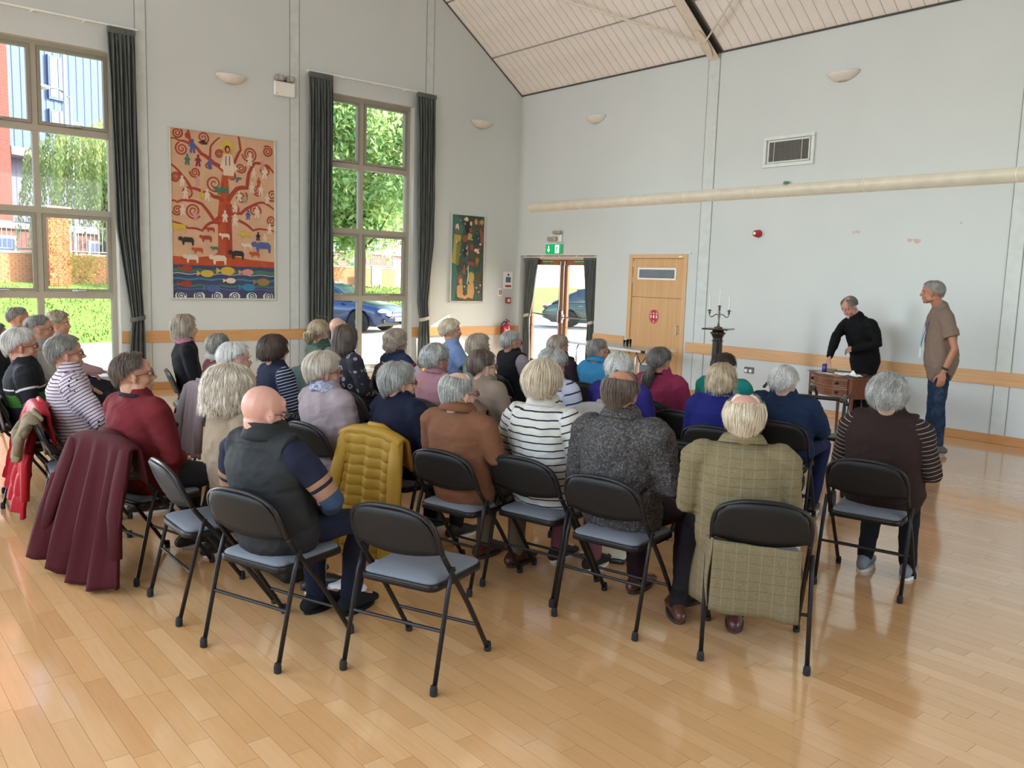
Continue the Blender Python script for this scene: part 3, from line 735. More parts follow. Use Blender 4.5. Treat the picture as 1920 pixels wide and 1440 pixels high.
# scuffs on back wall
r = MB()
for x, z, s in ((7.35, 2.31, .022), (7.44, 2.30, .03), (6.63, 2.42, .016), (6.68, 2.425, .02), (7.93, 2.5, .012)):
    pr = [(x+s*1.6*cos(2*pi*k/9)*(1+.3*sin(k*2.3)), -.0012, z+s*sin(2*pi*k/9)*(1+.3*cos(k*1.7))) for k in range(9)]; r.prism(pr, (0, .0012, 0))
o = r.build('wall_scuffs', paint('scuffed plaster', '#c8b4ae', .8), bpy.data.objects['wall_back'])
m = MB(); m.ell((5.63, -.05, 3.10), (.045, .03, .02)); o = tag(m.build('ledge_ornament', paint('teal fitting', '#4d8a8c', .5)), 'tiny teal object lying on top of the ledge below the vent', 'ornament')
m = MB(); m.lathe([(.001, 0), (.012, 0), (.014, .02), (.001, .022)], 8, (4.05, -.005, 2.165), MX); tag(m.build('wall_stud', WHITE), 'tiny white stud beside the top corner of the wooden door', 'fitting')
m = MB(); m.lathe([(.001, 0), (.010, 0), (.010, .012), (.001, .014)], 8, (5.72, -.002, 2.37), MX); tag(m.build('wall_stud', WHITE), 'tiny white stud right of the red alarm sounder', 'fitting')
# ------------------------------------------------------------------ pictures
def art_root(name, y0, y1, z0, z1, label):
    r = empty(name, (0, (y0+y1)/2, (z0+z1)/2), pi/2, label, 'picture')
    w, h = (y1-y0)/2, (z1-z0)/2; t = .022
    m = MB(); m.rbox(-w, w, -.035, 0, h-t, h, .004); m.rbox(-w, w, -.035, 0, -h, -h+t, .004); m.rbox(-w, -w+t, -.035, 0, -h+t, h-t, .004); m.rbox(w-t, w, -.035, 0, -h+t, h-t, .004)
    m.build('frame', paint('silver white frame', '#c9c8c2', .4), r)
    return r, w-t, h-t
class Art:
    """flat cut-out shapes pasted on a board; u,v in 0..1"""
    def __init__(s, root, w, h, y=-.020): s.r, s.w, s.h, s.y, s.k = root, w, h, y, 0; s.mb = {}
    def P(s, u, v): return ((u*2-1)*s.w, (v*2-1)*s.h)
    def poly(s, pts, mat, asp=False):
        s.k += 1; m = s.mb.setdefault(mat.name, (MB(), mat))[0]; y = s.y-.00006*s.k
        m.add([(a, y, b) for a, b in [s.P(*p) for p in pts]], [tuple(range(len(pts)))])
    def blob(s, u, v, ru, rv, mat, n=12, wob=0, seed=0):
        q = random.Random(seed+int(u*999)+int(v*777)); s.poly([(u+ru*cos(2*pi*k/n)*(1+wob*q.uniform(-1, 1)), v+rv*sin(2*pi*k/n)*(1+wob*q.uniform(-1, 1))) for k in range(n)], mat)
    def ribbon(s, pts, w0, w1, mat):
        n = len(pts); asp = s.h/s.w; P = [(p[0], p[1]*asp) for p in pts]; L = []; R = []
        for i in range(n):
            a = P[max(0, i-1)]; b = P[min(n-1, i+1)]; dx, dy = b[0]-a[0], b[1]-a[1]; l = math.hypot(dx, dy)+1e-9; w = w0+(w1-w0)*i/(n-1)
            L.append((P[i][0]-dy/l*w, (P[i][1]+dx/l*w)/asp)); R.append((P[i][0]+dy/l*w, (P[i][1]-dx/l*w)/asp))
        s.k += 1; m = s.mb.setdefault(mat.name, (MB(), mat))[0]; y = s.y-.00006*s.k; cl = lambda p: (min(1, max(0, p[0])), min(1, max(0, p[1])))
        vs = [(a, y, b) for a, b in [s.P(*cl(p)) for p in L+R]]; m.add(vs, [(i, i+1, n+i+1, n+i) for i in range(n-1)])
    def spiral(s, u, v, r, turns, mat, w=.008, a0=0, dirn=1):
        asp = s.h/s.w; n = int(turns*16)
        s.ribbon([(u+r*(1-k/n*.88)*cos(a0+dirn*2*pi*turns*k/n), v+r/asp*(1-k/n*.88)*sin(a0+dirn*2*pi*turns*k/n)) for k in range(n+1)], w, w*.6, mat)
    def done(s, names):
        for i, (k, (m, mat)) in enumerate(s.mb.items()): tag(m.build(names.get(k, 'painted_shapes'), mat, s.r, fixn=False), kind='stuff')
r, w, h = art_root('tree_picture', -6.349, -4.80, 1.265, 3.635, 'tall framed picture of a red tree with animals above a blue sea band')
TAN = paint('painted tan ground', '#c9a283', .75, var=.08, scale=5)
box_obj('picture_board', -w, w, -.019, -.005, -h, h, TAN, r)
A = Art(r, w, h)
RED = paint('painted brick red', '#9d3a26', .7, var=.1); ORG = paint('painted orange red', '#b04a26', .7, var=.12); CRM = paint('painted cream', '#d9c3ae', .7); NAVY = paint('painted slate navy', '#3f4362', .7, var=.12); GRN = paint('painted sea green', '#3f6f5e', .7); LBL = paint('painted pale line', '#cfd6d6', .7); YEL = paint('painted yellow', '#c9a93f', .7); BLU = paint('painted blue', '#4a5d94', .7); BLK = paint('painted black', '#2b2725', .7); PNK = paint('painted pink', '#c98f8a', .7); CY = paint('painted cyan', '#2f7d9c', .7)
A.poly([(0, .19), (1, .19), (1, .235), (.75, .245), (.6, .26), (.56, .30), (.44, .30), (.40, .262), (.2, .245), (0, .25)], ORG)
A.poly([(0, 0), (1, 0), (1, .2), (0, .2)], NAVY)
for z, mm, t in ((.165, GRN, .016), (.147, LBL, .0025), (.115, CY, .008), (.075, GRN, .01), (.055, BLU, .006)):
    n = 24; A.ribbon([(k/n, z+.004*sin(k*1.3)) for k in range(n+1)], t, t, mm)
A.ribbon([(.50, .25), (.50, .35), (.49, .5), (.50, .6)], .075, .055, ORG); A.ribbon([(.535, .25), (.54, .35), (.535, .5), (.54, .58)], .03, .03, RED)
A.ribbon([(.50, .58), (.50, .7), (.505, .76)], .05, .028, ORG)
for pts, w0 in (([(.49, .60), (.40, .62), (.30, .64), (.18, .66), (.10, .73), (.0, .79)], .02), ([(.46, .50), (.40, .47), (.28, .57), (.14, .585), (.05, .57), (.0, .575)], .018), ([(.46, .46), (.36, .46), (.28, .41), (.15, .42), (.0, .455)], .016), ([(.53, .60), (.62, .68), (.72, .69), (.74, .78), (.80, .85), (.92, .84), (1, .80)], .022), ([(.54, .52), (.66, .53), (.76, .58), (.88, .61), (1, .57)], .018), ([(.55, .49), (.66, .48), (.78, .43), (.90, .44), (1, .43)], .015), ([(.50, .78), (.40, .82), (.28, .87), (.18, .93), (.16, 1)], .022), ([(.52, .80), (.60, .84), (.66, .92), (.64, 1)], .018), ([(.36, .83), (.37, .92), (.46, .98)], .012), ([(.17, .92), (.08, .93), (0, .94)], .012)):
    pp = []
    for a, b in zip(pts, pts[1:]):
        for t in range(5): pp.append((a[0]+(b[0]-a[0])*t/5, a[1]+(b[1]-a[1])*t/5+.006*sin(t/5*pi)))
    pp.append(pts[-1]); A.ribbon(pp, w0, w0*.45, RED)
for (u, v, rr, t, d) in ((.10, .885, .06, 2, 1), (.06, .975, .05, 2, -1), (.30, .965, .06, 2, 1), (.52, .93, .05, 2, -1), (.75, .90, .075, 2.5, 1), (.93, .93, .055, 2.2, -1), (.45, .88, .04, 2, 1), (.22, .755, .05, 2, 1), (.40, .70, .085, 2, -1), (.04, .72, .05, 2.5, 1), (.66, .81, .05, 2, -1), (.91, .81, .06, 2, 1), (.57, .755, .045, 2, -1), (.14, .635, .055, 1.6, 1), (.66, .635, .065, 1.6, -1), (.83, .675, .05, 2, 1), (.98, .66, .06, 2, 1), (.20, .525, .075, 2.2, -1), (.05, .525, .05, 2, 1), (.60, .56, .055, 1.6, 1), (.80, .555, .06, 2, 1), (.97, .50, .055, 2, -1), (.34, .80, .03, 1.5, 1), (.16, .965, .025, 1.5, 1)):
    A.spiral(u, v, rr, t, RED, .0085, random.random()*6, d)
# robed figure with a halo
A.blob(.53, .93, .06, .04, YEL, 18); A.blob(.53, .905, .045, .032, paint('painted gold', '#cf8f35', .7), 16); A.poly([(.50, .885), (.57, .885), (.60, .82), (.64, .80), (.60, .79), (.585, .755), (.49, .755), (.485, .79), (.455, .80), (.47, .83)], CRM)
A.blob(.53, .915, .026, .022, BLK, 14); A.blob(.532, .912, .015, .014, PNK, 12); A.poly([(.51, .875), (.52, .875), (.52, .815), (.51, .815)], paint('painted mauve', '#7d5557', .7)); A.poly([(.545, .875), (.555, .875), (.555, .815), (.545, .815)], paint('painted mauve', '#7d5557', .7))
def person(u, v, s, c):
    A.blob(u, v+.026*s, .010*s, .008*s, c, 8); A.poly([(u-.012*s, v+.018*s), (u+.012*s, v+.018*s), (u+.028*s, v+.002*s), (u+.013*s, v+.004*s), (u+.018*s, v-.022*s), (u+.004*s, v-.022*s), (u, v-.004*s), (u-.006*s, v-.022*s), (u-.020*s, v-.022*s), (u-.013*s, v+.004*s), (u-.028*s, v+.002*s)], c)
for u, v, s, c in ((.20, .90, 1.5, BLU), (.15, .82, 1.2, GRN), (.25, .82, 1.3, paint('painted maroon', '#7a2b3c', .7)), (.36, .81, 1.2, BLU), (.24, .70, 1.1, PNK), (.10, .69, 1.2, CRM), (.13, .62, 1.3, CRM), (.33, .62, 1.3, CRM), (.10, .52, 1.2, CRM), (.22, .49, 1.1, PNK), (.50, .50, 1.3, CRM), (.60, .48, 1.4, CRM), (.73, .52, 1.1, BLU), (.60, .56, 1.2, CRM), (.82, .54, 1.3, CRM), (.75, .86, 1.4, CRM), (.79, .78, 1.2, CRM), (.90, .79, 1.4, CRM), (.88, .84, 1.1, PNK), (.77, .69, 1.3, CRM), (.86, .68, 1.3, CRM), (.93, .63, 1.2, CRM), (.64, .63, 1.2, CRM), (.84, .73, 1.0, ORG), (.70, .62, 1, paint('painted sage', '#9b9a74', .7)), (.28, .62, 1.1, YEL), (.95, .44, 1.2, CRM), (.90, .38, 1, CRM), (.83, .39, 1, BLK)): person(u, v, s, c)
def beast(u, v, s, c, dirn=1):
    A.poly([(u-.05*s, v+.012*s), (u-.02*s, v+.02*s), (u+.04*s, v+.018*s), (u+.055*s, v+.005*s), (u+.05*s, v-.025*s), (u+.038*s, v-.025*s), (u+.034*s, v-.008*s), (u-.025*s, v-.008*s), (u-.03*s, v-.025*s), (u-.042*s, v-.025*s), (u-.048*s, v-.004*s)], c); A.blob(u-.06*s*dirn, v+.010*s, .02*s, .012*s, c, 9)
for u, v, s, c in ((.07, .42, 1.1, YEL), (.36, .42, .7, RED), (.14, .345, 1.1, BLK), (.32, .365, .9, RED), (.88, .33, 1.5, BLU), (.62, .275, 1.2, BLK), (.50, .385, .8, CRM), (.48, .66, 1.1, GRN), (.70, .40, .9, YEL), (.24, .29, .8, ORG), (.72, .33, .8, CRM), (.40, .305, .6, GRN), (.18, .24, 1.1, CRM), (.44, .24, 1.3, CRM), (.80, .28, .8, ORG)): beast(u, v, s, c)
A.poly([(.26, .935), (.32, .925), (.34, .93), (.30, .955)], BLK); A.blob(.64, .745, .03, .008, GRN, 8); A.blob(.62, .73, .012, .012, BLU, 8)
def fish(u, v, s, c):
    A.blob(u, v, .045*s, .016*s, c, 12); A.poly([(u-.04*s, v), (u-.07*s, v+.012*s), (u-.07*s, v-.012*s)], c)
for u, v, s, c in ((.13, .18, 1.2, RED), (.12, .085, 1.2, RED), (.32, .15, 1.4, YEL), (.38, .06, 1.5, BLU), (.52, .17, 1.6, YEL), (.55, .11, 1.1, CRM), (.72, .165, 1.3, PNK), (.73, .07, 1.5, CY), (.88, .105, 1.5, paint('painted olive', '#8d7444', .7))): fish(u, v, s, c)
for k in range(6): A.blob(.07+.172*k, .012, .055, .026, LBL, 14); A.spiral(.07+.172*k, .012, .042, 2, NAVY, .007, k)
A.done({})
m = MB()
r, w, h = art_root('forest_picture', -1.552, -.797, 1.255, 2.808, 'narrow framed dark green picture of birds and figures near the corner')
def dark_art():
    N = NT('dark mottled tapestry'); v = N.coord('Object')
    vo = N.n('ShaderNodeTexVoronoi'); vo.inputs['Scale'].default_value = 9; N.l(v, vo.inputs['Vector'])
    N.set(Base_Color=N.ramp(N.noise(vo.outputs['Color'], 3, 2), [(.35, lin('#33473f')), (.48, lin('#3f5a55')), (.55, lin('#4c4a3a')), (.64, lin('#55493a'))]), Roughness=.75); return N.m
box_obj('picture_board', -w, w, -.019, -.005, -h, h, dark_art(), r)
A = Art(r, w, h); SKN = paint('painted ochre skin', '#c3935f', .7); TEAL = paint('painted teal', '#3c6e6a', .7); RST = paint('painted rust', '#8d5337', .7); GLD = paint('painted leaf gold', '#a8a057', .7)
A.poly([(0, 0), (.12, 0), (.2, .3), (.1, .5), (.13, .8), (.2, 1), (0, 1)], TEAL)
A.blob(.24, .83, .11, .085, GRN, 14); A.blob(.22, .94, .05, .03, TEAL); A.blob(.16, .85, .06, .05, CRM, 10, .2); A.blob(.16, .81, .05, .035, RST, 10, .2); A.ribbon([(.18, .77), (.14, .6), (.1, .5), (.06, .44)], .11, .07, GLD); A.ribbon([(.22, .7), (.2, .55), (.18, .42)], .07, .04, paint('painted moss', '#77803f', .7))
A.blob(.48, .87, .09, .08, BLK, 12, .15); A.blob(.44, .955, .07, .025, CRM, 10, .3); A.blob(.58, .91, .04, .03, CRM, 9, .2); A.poly([(.5, .79), (.62, .79), (.66, .72), (.48, .72)], GLD); A.blob(.58, .83, .05, .03, RST, 9, .2); A.blob(.40, .73, .1, .05, RST, 12, .3)
A.poly([(.38, .57), (.48, .65), (.52, .58), (.48, .52), (.50, .62), (.34, .60)], CRM); A.blob(.42, .57, .06, .05, BLK, 10, .2); A.blob(.62, .64, .05, .05, RST, 9, .3); A.blob(.84, .92, .10, .03, RST, 9, .4); A.blob(.74, .94, .05, .03, SKN, 9, .4); A.blob(.92, .93, .05, .035, GLD, 9, .4); A.blob(.80, .60, .08, .03, CRM, 9, .5); A.blob(.93, .76, .06, .09, RST, 10, .5); A.blob(.76, .73, .14, .08, paint('painted deep teal', '#2b4347', .7), 12, .2)
A.blob(.58, .45, .10, .02, RST, 9, .5); A.blob(.66, .43, .05, .02, TXR, 9, .4); A.blob(.8, .48, .06, .04, paint('painted amber', '#a8672f', .7), 9, .4); A.blob(.40, .36, .05, .06, RST, 9, .4)
for u, v, s, hc in ((.28, .13, 1, RST), (.62, .14, 1.15, GLD)):
    A.blob(u, v+.12*s, .085*s, .062*s, hc, 12, .12); A.blob(u+.02, v+.10*s, .05*s, .035*s, SKN, 12); A.poly([(u-.09*s, v+.05*s), (u+.07*s, v+.07*s), (u+.10*s, v-.02*s), (u+.06*s, v-.10*s), (u-.08*s, v-.08*s), (u-.10*s, v-.02*s)], SKN)
A.poly([(.2, .06), (.44, .02), (.7, .08), (.62, .12), (.44, .06), (.26, .11)], SKN); A.ribbon([(.52, .42), (.53, .3), (.50, .2)], .012, .012, LBL)
for k in range(26):
    q = random.Random(k); A.blob(q.uniform(.05, .97), q.uniform(.03, .97), q.uniform(.012, .03), q.uniform(.006, .014), q.choice([GLD, RST, CRM, TEAL, PNK, SKN]), 6, .4, k)
for u, v in ((.42, .17), (.80, .16), (.92, .19), (.88, .11)): A.poly([(u+.035*(1 if k % 2 == 0 else .4)*cos(k*pi/5), v+.017*(1 if k % 2 == 0 else .4)*sin(k*pi/5)) for k in range(10)], CRM)
A.done({})
# ------------------------------------------------------------------ folding chairs (made facing +y, origin on the floor below the seat centre)
CHM = paint('black brown enamelled tube', '#242120', .38, metal=.3, var=.05)
CHP = paint('black vinyl backrest', '#1a1817', .55, var=.08)
RUB = paint('black rubber', '#161515', .8)
for _m in (CHM, CHP): _m.node_tree.nodes['Principled BSDF'].inputs['Specular IOR Level'].default_value = .28
def fabric(name, c, var=.1, scale=240, rough=.9, bump=.35, fine=.5):
    key = ('f', name)
    if key in MATS: return MATS[key]
    N = NT(name); v = N.coord('Object'); n = N.noise(v, scale, 2, .7); n2 = N.noise(v, 9, 3); cc = tuple(x*(1.0 if 'seat' in name else .72) for x in lin(c)[:3])
    lo = tuple(x*(1-var) for x in cc[:3])+(1,); hi = tuple(min(1, x*(1+var)) for x in cc[:3])+(1,)
    N.set(Base_Color=N.mix(.35, N.ramp(n, [(.3, lo), (.7, hi)]), N.ramp(n2, [(.3, lo), (.7, hi)])), Roughness=rough, Specular_IOR_Level=.22); N.bump(n, bump, .0015); MATS[key] = N.m; return N.m
SEATF = fabric('grey tweed seat fabric', '#6d7076', .16)
def make_chair():
    root = empty('folding_chair', (0, 0, 0))
    def crv(pts, n=6):
        P = [Vector(p) for p in pts]; out = []
        for i in range(len(P)-1):
            p0 = P[max(0, i-1)]; p1, p2 = P[i], P[i+1]; p3 = P[min(len(P)-1, i+2)]
            for k in range(n):
                t = k/n; out.append(.5*((2*p1)+(-p0+p2)*t+(2*p0-5*p1+4*p2-p3)*t*t+(-p0+3*p1-3*p2+p3)*t**3))
        return out+[P[-1]]
    # front legs continue upwards as the uprights of the backrest
    for s in (-1, 1):
        m = MB(); m.tube(crv([(s*.215, .235, .025), (s*.215, .05, .29), (s*.213, -.10, .48), (s*.212, -.165, .565)], 4), .0115, 8); L = m.build('leg', CHM, root, smooth=True)
        m = MB(); m.lathe([(.013, 0), (.0165, .004), (.0165, .03), (.013, .045)], 10, (s*.215, .243, 0)); m.build('rubber_foot', RUB, L)
        m = MB(); m.tube([(s*.229, -.108, .505), (s*.229, -.14, .42), (s*.229, -.235, .03)], .0105, 8); L = m.build('leg', CHM, root, smooth=True)
        m = MB(); m.lathe([(.013, 0), (.0165, .004), (.0165, .03), (.012, .045)], 10, (s*.229, -.24, 0)); m.build('rubber_foot', RUB, L)
        m = MB(); m.obox(Matrix.Translation((s*.2225, -.06, .425)) @ Matrix.Rotation(-.9, 4, 'X'), .003, .16, .016); m.tube([(s*.205, -.105, .49), (s*.238, -.105, .49)], .006, 6); m.build('hinge', CHM, root)
    m = MB(); pts = crv([(-.212, -.165, .565), (-.210, -.205, .65), (-.185, -.232, .715), (-.10, -.25, .752), (0, -.255, .76), (.10, -.25, .752), (.185, -.232, .715), (.210, -.205, .65), (.212, -.165, .565)], 4)
    m.tube(pts, .0115, 8); m.build('back_frame', CHM, root, smooth=True)
    # backrest panel
    n = 15; P = np.zeros((7, n, 3))
    for j in range(n):
        u = -1+2*j/(n-1); x = .212*u; zt = .752-.055*abs(u)**3.2-.09*max(0, abs(u)-.8)/.2*.8; zb = .572-.028*(1-u*u)*-1*-1+.0
        for i in range(7):
            t = i/6; z = zb+(zt-zb)*t; P[i, j] = (x, -.165-.09*((z-.565)/.195)**.8 if z > .565 else -.165, z); P[i, j, 1] -= .018*(1-u*u)
    m = MB(); m.sheet(P, .010); m.build('backrest', CHP, root, smooth=True)
    # seat: pan and cushion
    def seat(z0, z1, g, crown, name, mat):
        n = 9; out = [(-.185-g, -.185-g), (.185+g, -.185-g), (.20+g, .205+g), (-.20-g, .205+g)]
        ring = []; c = [Vector(p) for p in out]; rr = .05
        for i in range(4):
            p = c[i]; a = (c[i-1]-p).normalized(); b = (c[(i+1) % 4]-p).normalized()
            for k in range(5):
                t = k/4; q = p+a*rr*(1-t)**2+b*rr*t**2; ring.append(q)
        m = MB(); N = len(ring); vs = []; fs = []
        lev = [(1, z0), (1, z1-.004), (.985, z1), (.9, z1+crown*.5), (.6, z1+crown*.9), (.3, z1+crown), (.02, z1+crown)]
        for sc, z in lev:
            for q in ring: vs.append((q[0]*sc, .01+(q[1]-.01)*sc, z))
        for i in range(len(lev)-1):
            for k in range(N): fs.append((i*N+k, i*N+(k+1) % N, (i+1)*N+(k+1) % N, (i+1)*N+k))
        fs.append(tuple(range(N))[::-1]); fs.append(tuple((len(lev)-1)*N+k for k in range(N))); m.add(vs, fs)
        return m.build(name, mat, root, smooth=True)
    seat(.405, .433, .004, 0, 'seat_pan', CHM); seat(.433, .445, -.004, .016, 'seat_cushion', SEATF)
    m = MB(); m.tube([(-.224, -.178, .25), (.224, -.178, .25)], .008, 8); m.build('crossbar', CHM, root)
    m = MB(); m.tube([(-.214, .145, .16), (.214, .145, .16)], .008, 8); m.build('crossbar', CHM, root)
    return root
CHAIR0 = make_chair(); _used = [False]
def chair(x, y, ang, label, group='folding chairs set out in rows for the audience'):
    c = CHAIR0 if not _used[0] else copy_tree(CHAIR0); _used[0] = True
    c.location = (x, y, 0); c.rotation_euler = (0, 0, radians(ang-90)); return tag(c, label, 'chair', group)

# ------------------------------------------------------------------ people
def remesh(prims, voxel, smooth=3, factor=.5):
    vs = []; fs = []; b = 0
    for v, f in prims:
        v = np.asarray(v); vs.append(v); fs.extend([tuple(b+i for i in q) for q in f]); b += len(v)
    me = bpy.data.meshes.new('t'); me.from_pydata(np.vstack(vs).tolist(), [], fs)
    bm = bmesh.new(); bm.from_mesh(me); bmesh.ops.recalc_face_normals(bm, faces=bm.faces); bm.to_mesh(me); bm.free()
    o = bpy.data.objects.new('t', me); COL.objects.link(o)
    r = o.modifiers.new('r', 'REMESH'); r.mode = 'VOXEL'; r.voxel_size = voxel
    if smooth:
        s = o.modifiers.new('s', 'SMOOTH'); s.factor = factor; s.iterations = smooth
    dg = bpy.context.evaluated_depsgraph_get(); out = bpy.data.meshes.new_from_object(o.evaluated_get(dg))
    bpy.data.objects.remove(o); bpy.data.meshes.remove(me)
    return out
def get_co(me):
    a = np.empty(len(me.vertices)*3); me.vertices.foreach_get('co', a); return a.reshape(-1, 3)
def get_no(me):
    a = np.empty(len(me.vertices)*3); me.vertices.foreach_get('normal', a); return a.reshape(-1, 3)
def set_co(me, c): me.vertices.foreach_set('co', c.ravel()); me.update()
def wnoise(c, seed, f=(12, 12, 7)):
    q = np.random.RandomState(seed); s = np.zeros(len(c))
    w = c+.03*np.sin(c[:, [1, 2, 0]]*14+q.rand(3)*6)
    for k in range(7):
        d = q.randn(3); d /= np.linalg.norm(d); d = d*np.array(f)*(1+.55*k)
        s += np.sin(w@d+q.rand()*6.28)/(1+.5*k)
    return s/2.5
def folds(me, amp, seed, f=(16, 16, 9)):
    c = get_co(me); n = get_no(me); d = wnoise(c, seed, f); d = np.sign(d)*np.abs(d)**.8*1.35; w2 = wnoise(c, seed+77, (26, 26, 44)); d = d+.55*(1-2*np.abs(w2)**.6)
    set_co(me, c+n*(d*amp)[:, None])
def seg_attr(me, segs, name='sv'):
    """float attribute: coordinate along the nearest limb axis. segs: (p0, p1, base, radius, arm)"""
    c = get_co(me); best = np.full(len(c), 1e9); val = np.zeros(len(c)); arm = np.zeros(len(c))
    for p0, p1, b, r, ar in segs:
        p0 = np.array(p0); d = np.array(p1)-p0; L = np.linalg.norm(d); t = np.clip(((c-p0)@d)/L**2, 0, 1); dist = np.linalg.norm(c-(p0+t[:, None]*d), axis=1)-r
        tt = ((c-p0)@d)/L; m = dist < best; best[m] = dist[m]; val[m] = (b+tt)[m]; arm[m] = ar
    for nm, v in ((name, val), ('armf', arm)):
        a = me.attributes.new(nm, 'FLOAT', 'POINT'); a.data.foreach_set('value', v.astype(np.float32))
def dkn(c, k=.80): return tuple(x*k for x in lin(c)[:3])+(1,)
def skin_mat(name, c, red='#b5705c'):
    key = ('skin', name)
    if key in MATS: return MATS[key]
    N = NT('skin '+name); v = N.coord('Object'); n = N.noise(v, 22, 4, .6); n2 = N.noise(v, 120, 2)
    N.set(Base_Color=N.ramp(n, [(.3, dkn(c)), (.62, dkn(c)), (.85, dkn(red))]), Roughness=.5, Subsurface_Weight=.06, Subsurface_Radius=(.01, .004, .002)); N.bump(n2, .12, .001); MATS[key] = N.m; return N.m
SK = {'pale': skin_mat('pale', '#d9a990'), 'pink': skin_mat('pink', '#d09a88', '#c07466'), 'tan': skin_mat('tan', '#b97f60', '#a0604a'), 'warm': skin_mat('warm', '#c08a70', '#ab6a57')}
def hair_mat(name, c1, c2, c3=None):
    key = ('hair', name)
    if key in MATS: return MATS[key]
    N = NT('hair '+name); at = N.n('ShaderNodeAttribute', attribute_name='hu'); av = N.n('ShaderNodeAttribute', attribute_name='hv')
    cb = N.n('ShaderNodeCombineXYZ'); N.l(N.math('MULTIPLY', at.outputs['Fac'], 34.0), cb.inputs[0]); N.l(N.math('MULTIPLY', av.outputs['Fac'], 2.2), cb.inputs[1])
    n = N.noise(cb.outputs[0], 2.2, 5, .75, .3); c3 = c3 or c2
    big = N.noise(N.coord('Object'), 14, 2)
    col = N.ramp(n, [(.28, dkn(c1, .7)), (.5, dkn(c2, .8)), (.72, dkn(c3, .9))]); col = N.mix(.4, col, N.ramp(big, [(.35, dkn(c1, .75)), (.65, dkn(c3, .85))]))
    N.set(Base_Color=col, Roughness=.5, Specular_IOR_Level=.3); N.bump(n, .5, .004); MATS[key] = N.m; return N.m
HM = {'white': ('#a9a49c', '#cbc6bd', '#e3dfd8'), 'silver': ('#77746e', '#a5a29b', '#cfccc5'), 'grey': ('#56524c', '#7f7a72', '#aaa59c'), 'dgrey': ('#3a3532', '#5e5852', '#87817a'),
      'brown': ('#2b1f19', '#43332a', '#5d4a3e'), 'dbrown': ('#1e1714', '#31261f', '#463830'), 'mbrown': ('#3b3029', '#5c4d42', '#7f6f62'), 'blond': ('#8a7458', '#b69f7f', '#d9c7a8'), 'ash': ('#7c6c5c', '#a18f7b', '#c2b39f'),
      'cream': ('#b59c7b', '#d8c4a6', '#f0e3cc'), 'sandwhite': ('#a8967f', '#c9baa6', '#e2d8c8')}
def HMAT(k): return hair_mat(k, *HM[k])
SHOE_SOLE = paint('pale shoe sole', '#d6d2ca', .6); IRIS = paint('dark iris', '#3a2f2a', .2); EYEW = paint('eye white', '#d8d0c8', .25)
LIPS = paint('lip tone', '#a85f55', .45)
def rotm(yaw, pitch, roll): return (Matrix.Rotation(yaw, 3, 'Z') @ Matrix.Rotation(pitch, 3, 'X') @ Matrix.Rotation(roll, 3, 'Y'))
def head_prims(fat=1.0):
    P = []
    def E(c, r, rot=None, a=14, b=10): P.append(ell_data(c, r, rot, a, b))
    E((0, -.014, .022), (.0765, .095, .088)); E((0, .026, -.035), (.062*fat, .063, .068)); E((0, .045, -.072), (.045*fat, .043, .042)); E((0, .069, -.096), (.021, .019, .017))
    for s in (-1, 1):
        E((s*.034, .055, -.036), (.024, .024, .026)); E((s*.028, .079, .021), (.027, .012, .009)); E((s*.078, -.004, -.018), (.008, .017, .030), Euler((0, s*.18, s*-.35))); E((s*.076, .0, -.038), (.007, .010, .011))
        E((s*.011, .098, -.030), (.009, .010, .008)); E((s*.050*fat, .015, -.070), (.018, .035, .025))
    P.append(tube_data([(0, .086, .018), (0, .098, -.005), (0, .109, -.026)], [.009, .0095, .0115], 8, cap='round'))
    E((0, .089, -.058), (.022, .011, .006)); E((0, .088, -.066), (.019, .011, .006)); E((0, .06, .045), (.055, .030, .035))
    return P
def hand(w, d, n, L=.175, curl=.6, side=1, spread=1.0, thumb=.5):
    w = Vector(w); d = Vector(d).normalized(); n0 = (Vector(n)-d*Vector(n).dot(d)).normalized(); t = d.cross(n0)*side; out = []
    pl = L*.52
    out.append(tube_data([w-d*.015, w+d*.02, w+d*pl*.55, w+d*pl*.97], [(.025, .019), (.030, .017), (.040, .014), (.039, .012)], 10, side=t, cap='round'))
    for k, (o, ln) in enumerate(((.031, .43), (.0105, .48), (-.0105, .45), (-.030, .36))):
        p = [w+d*pl*.9+t*o*spread]; l = L*ln; th = 0
        for j, fr in enumerate((.46, .30, .24)):
            th += curl*(.6+.12*k); dd = d*cos(th)-n0*sin(th); p.append(p[-1]+dd*l*fr)
        out.append(tube_data(p, [.0095, .009, .0082, .0072], 8, cap='round'))
    b = w+d*.03+t*.026; d1 = (d*.62+t*.62-n0*.35*thumb).normalized(); d2 = (d*.85+t*.25-n0*.5*thumb).normalized()
    out.append(tube_data([b, b+d1*.045, b+d1*.045+d2*.032, b+d1*.045+d2*.056], [.014, .0115, .0098, .0082], 8, cap='round'))
    return out
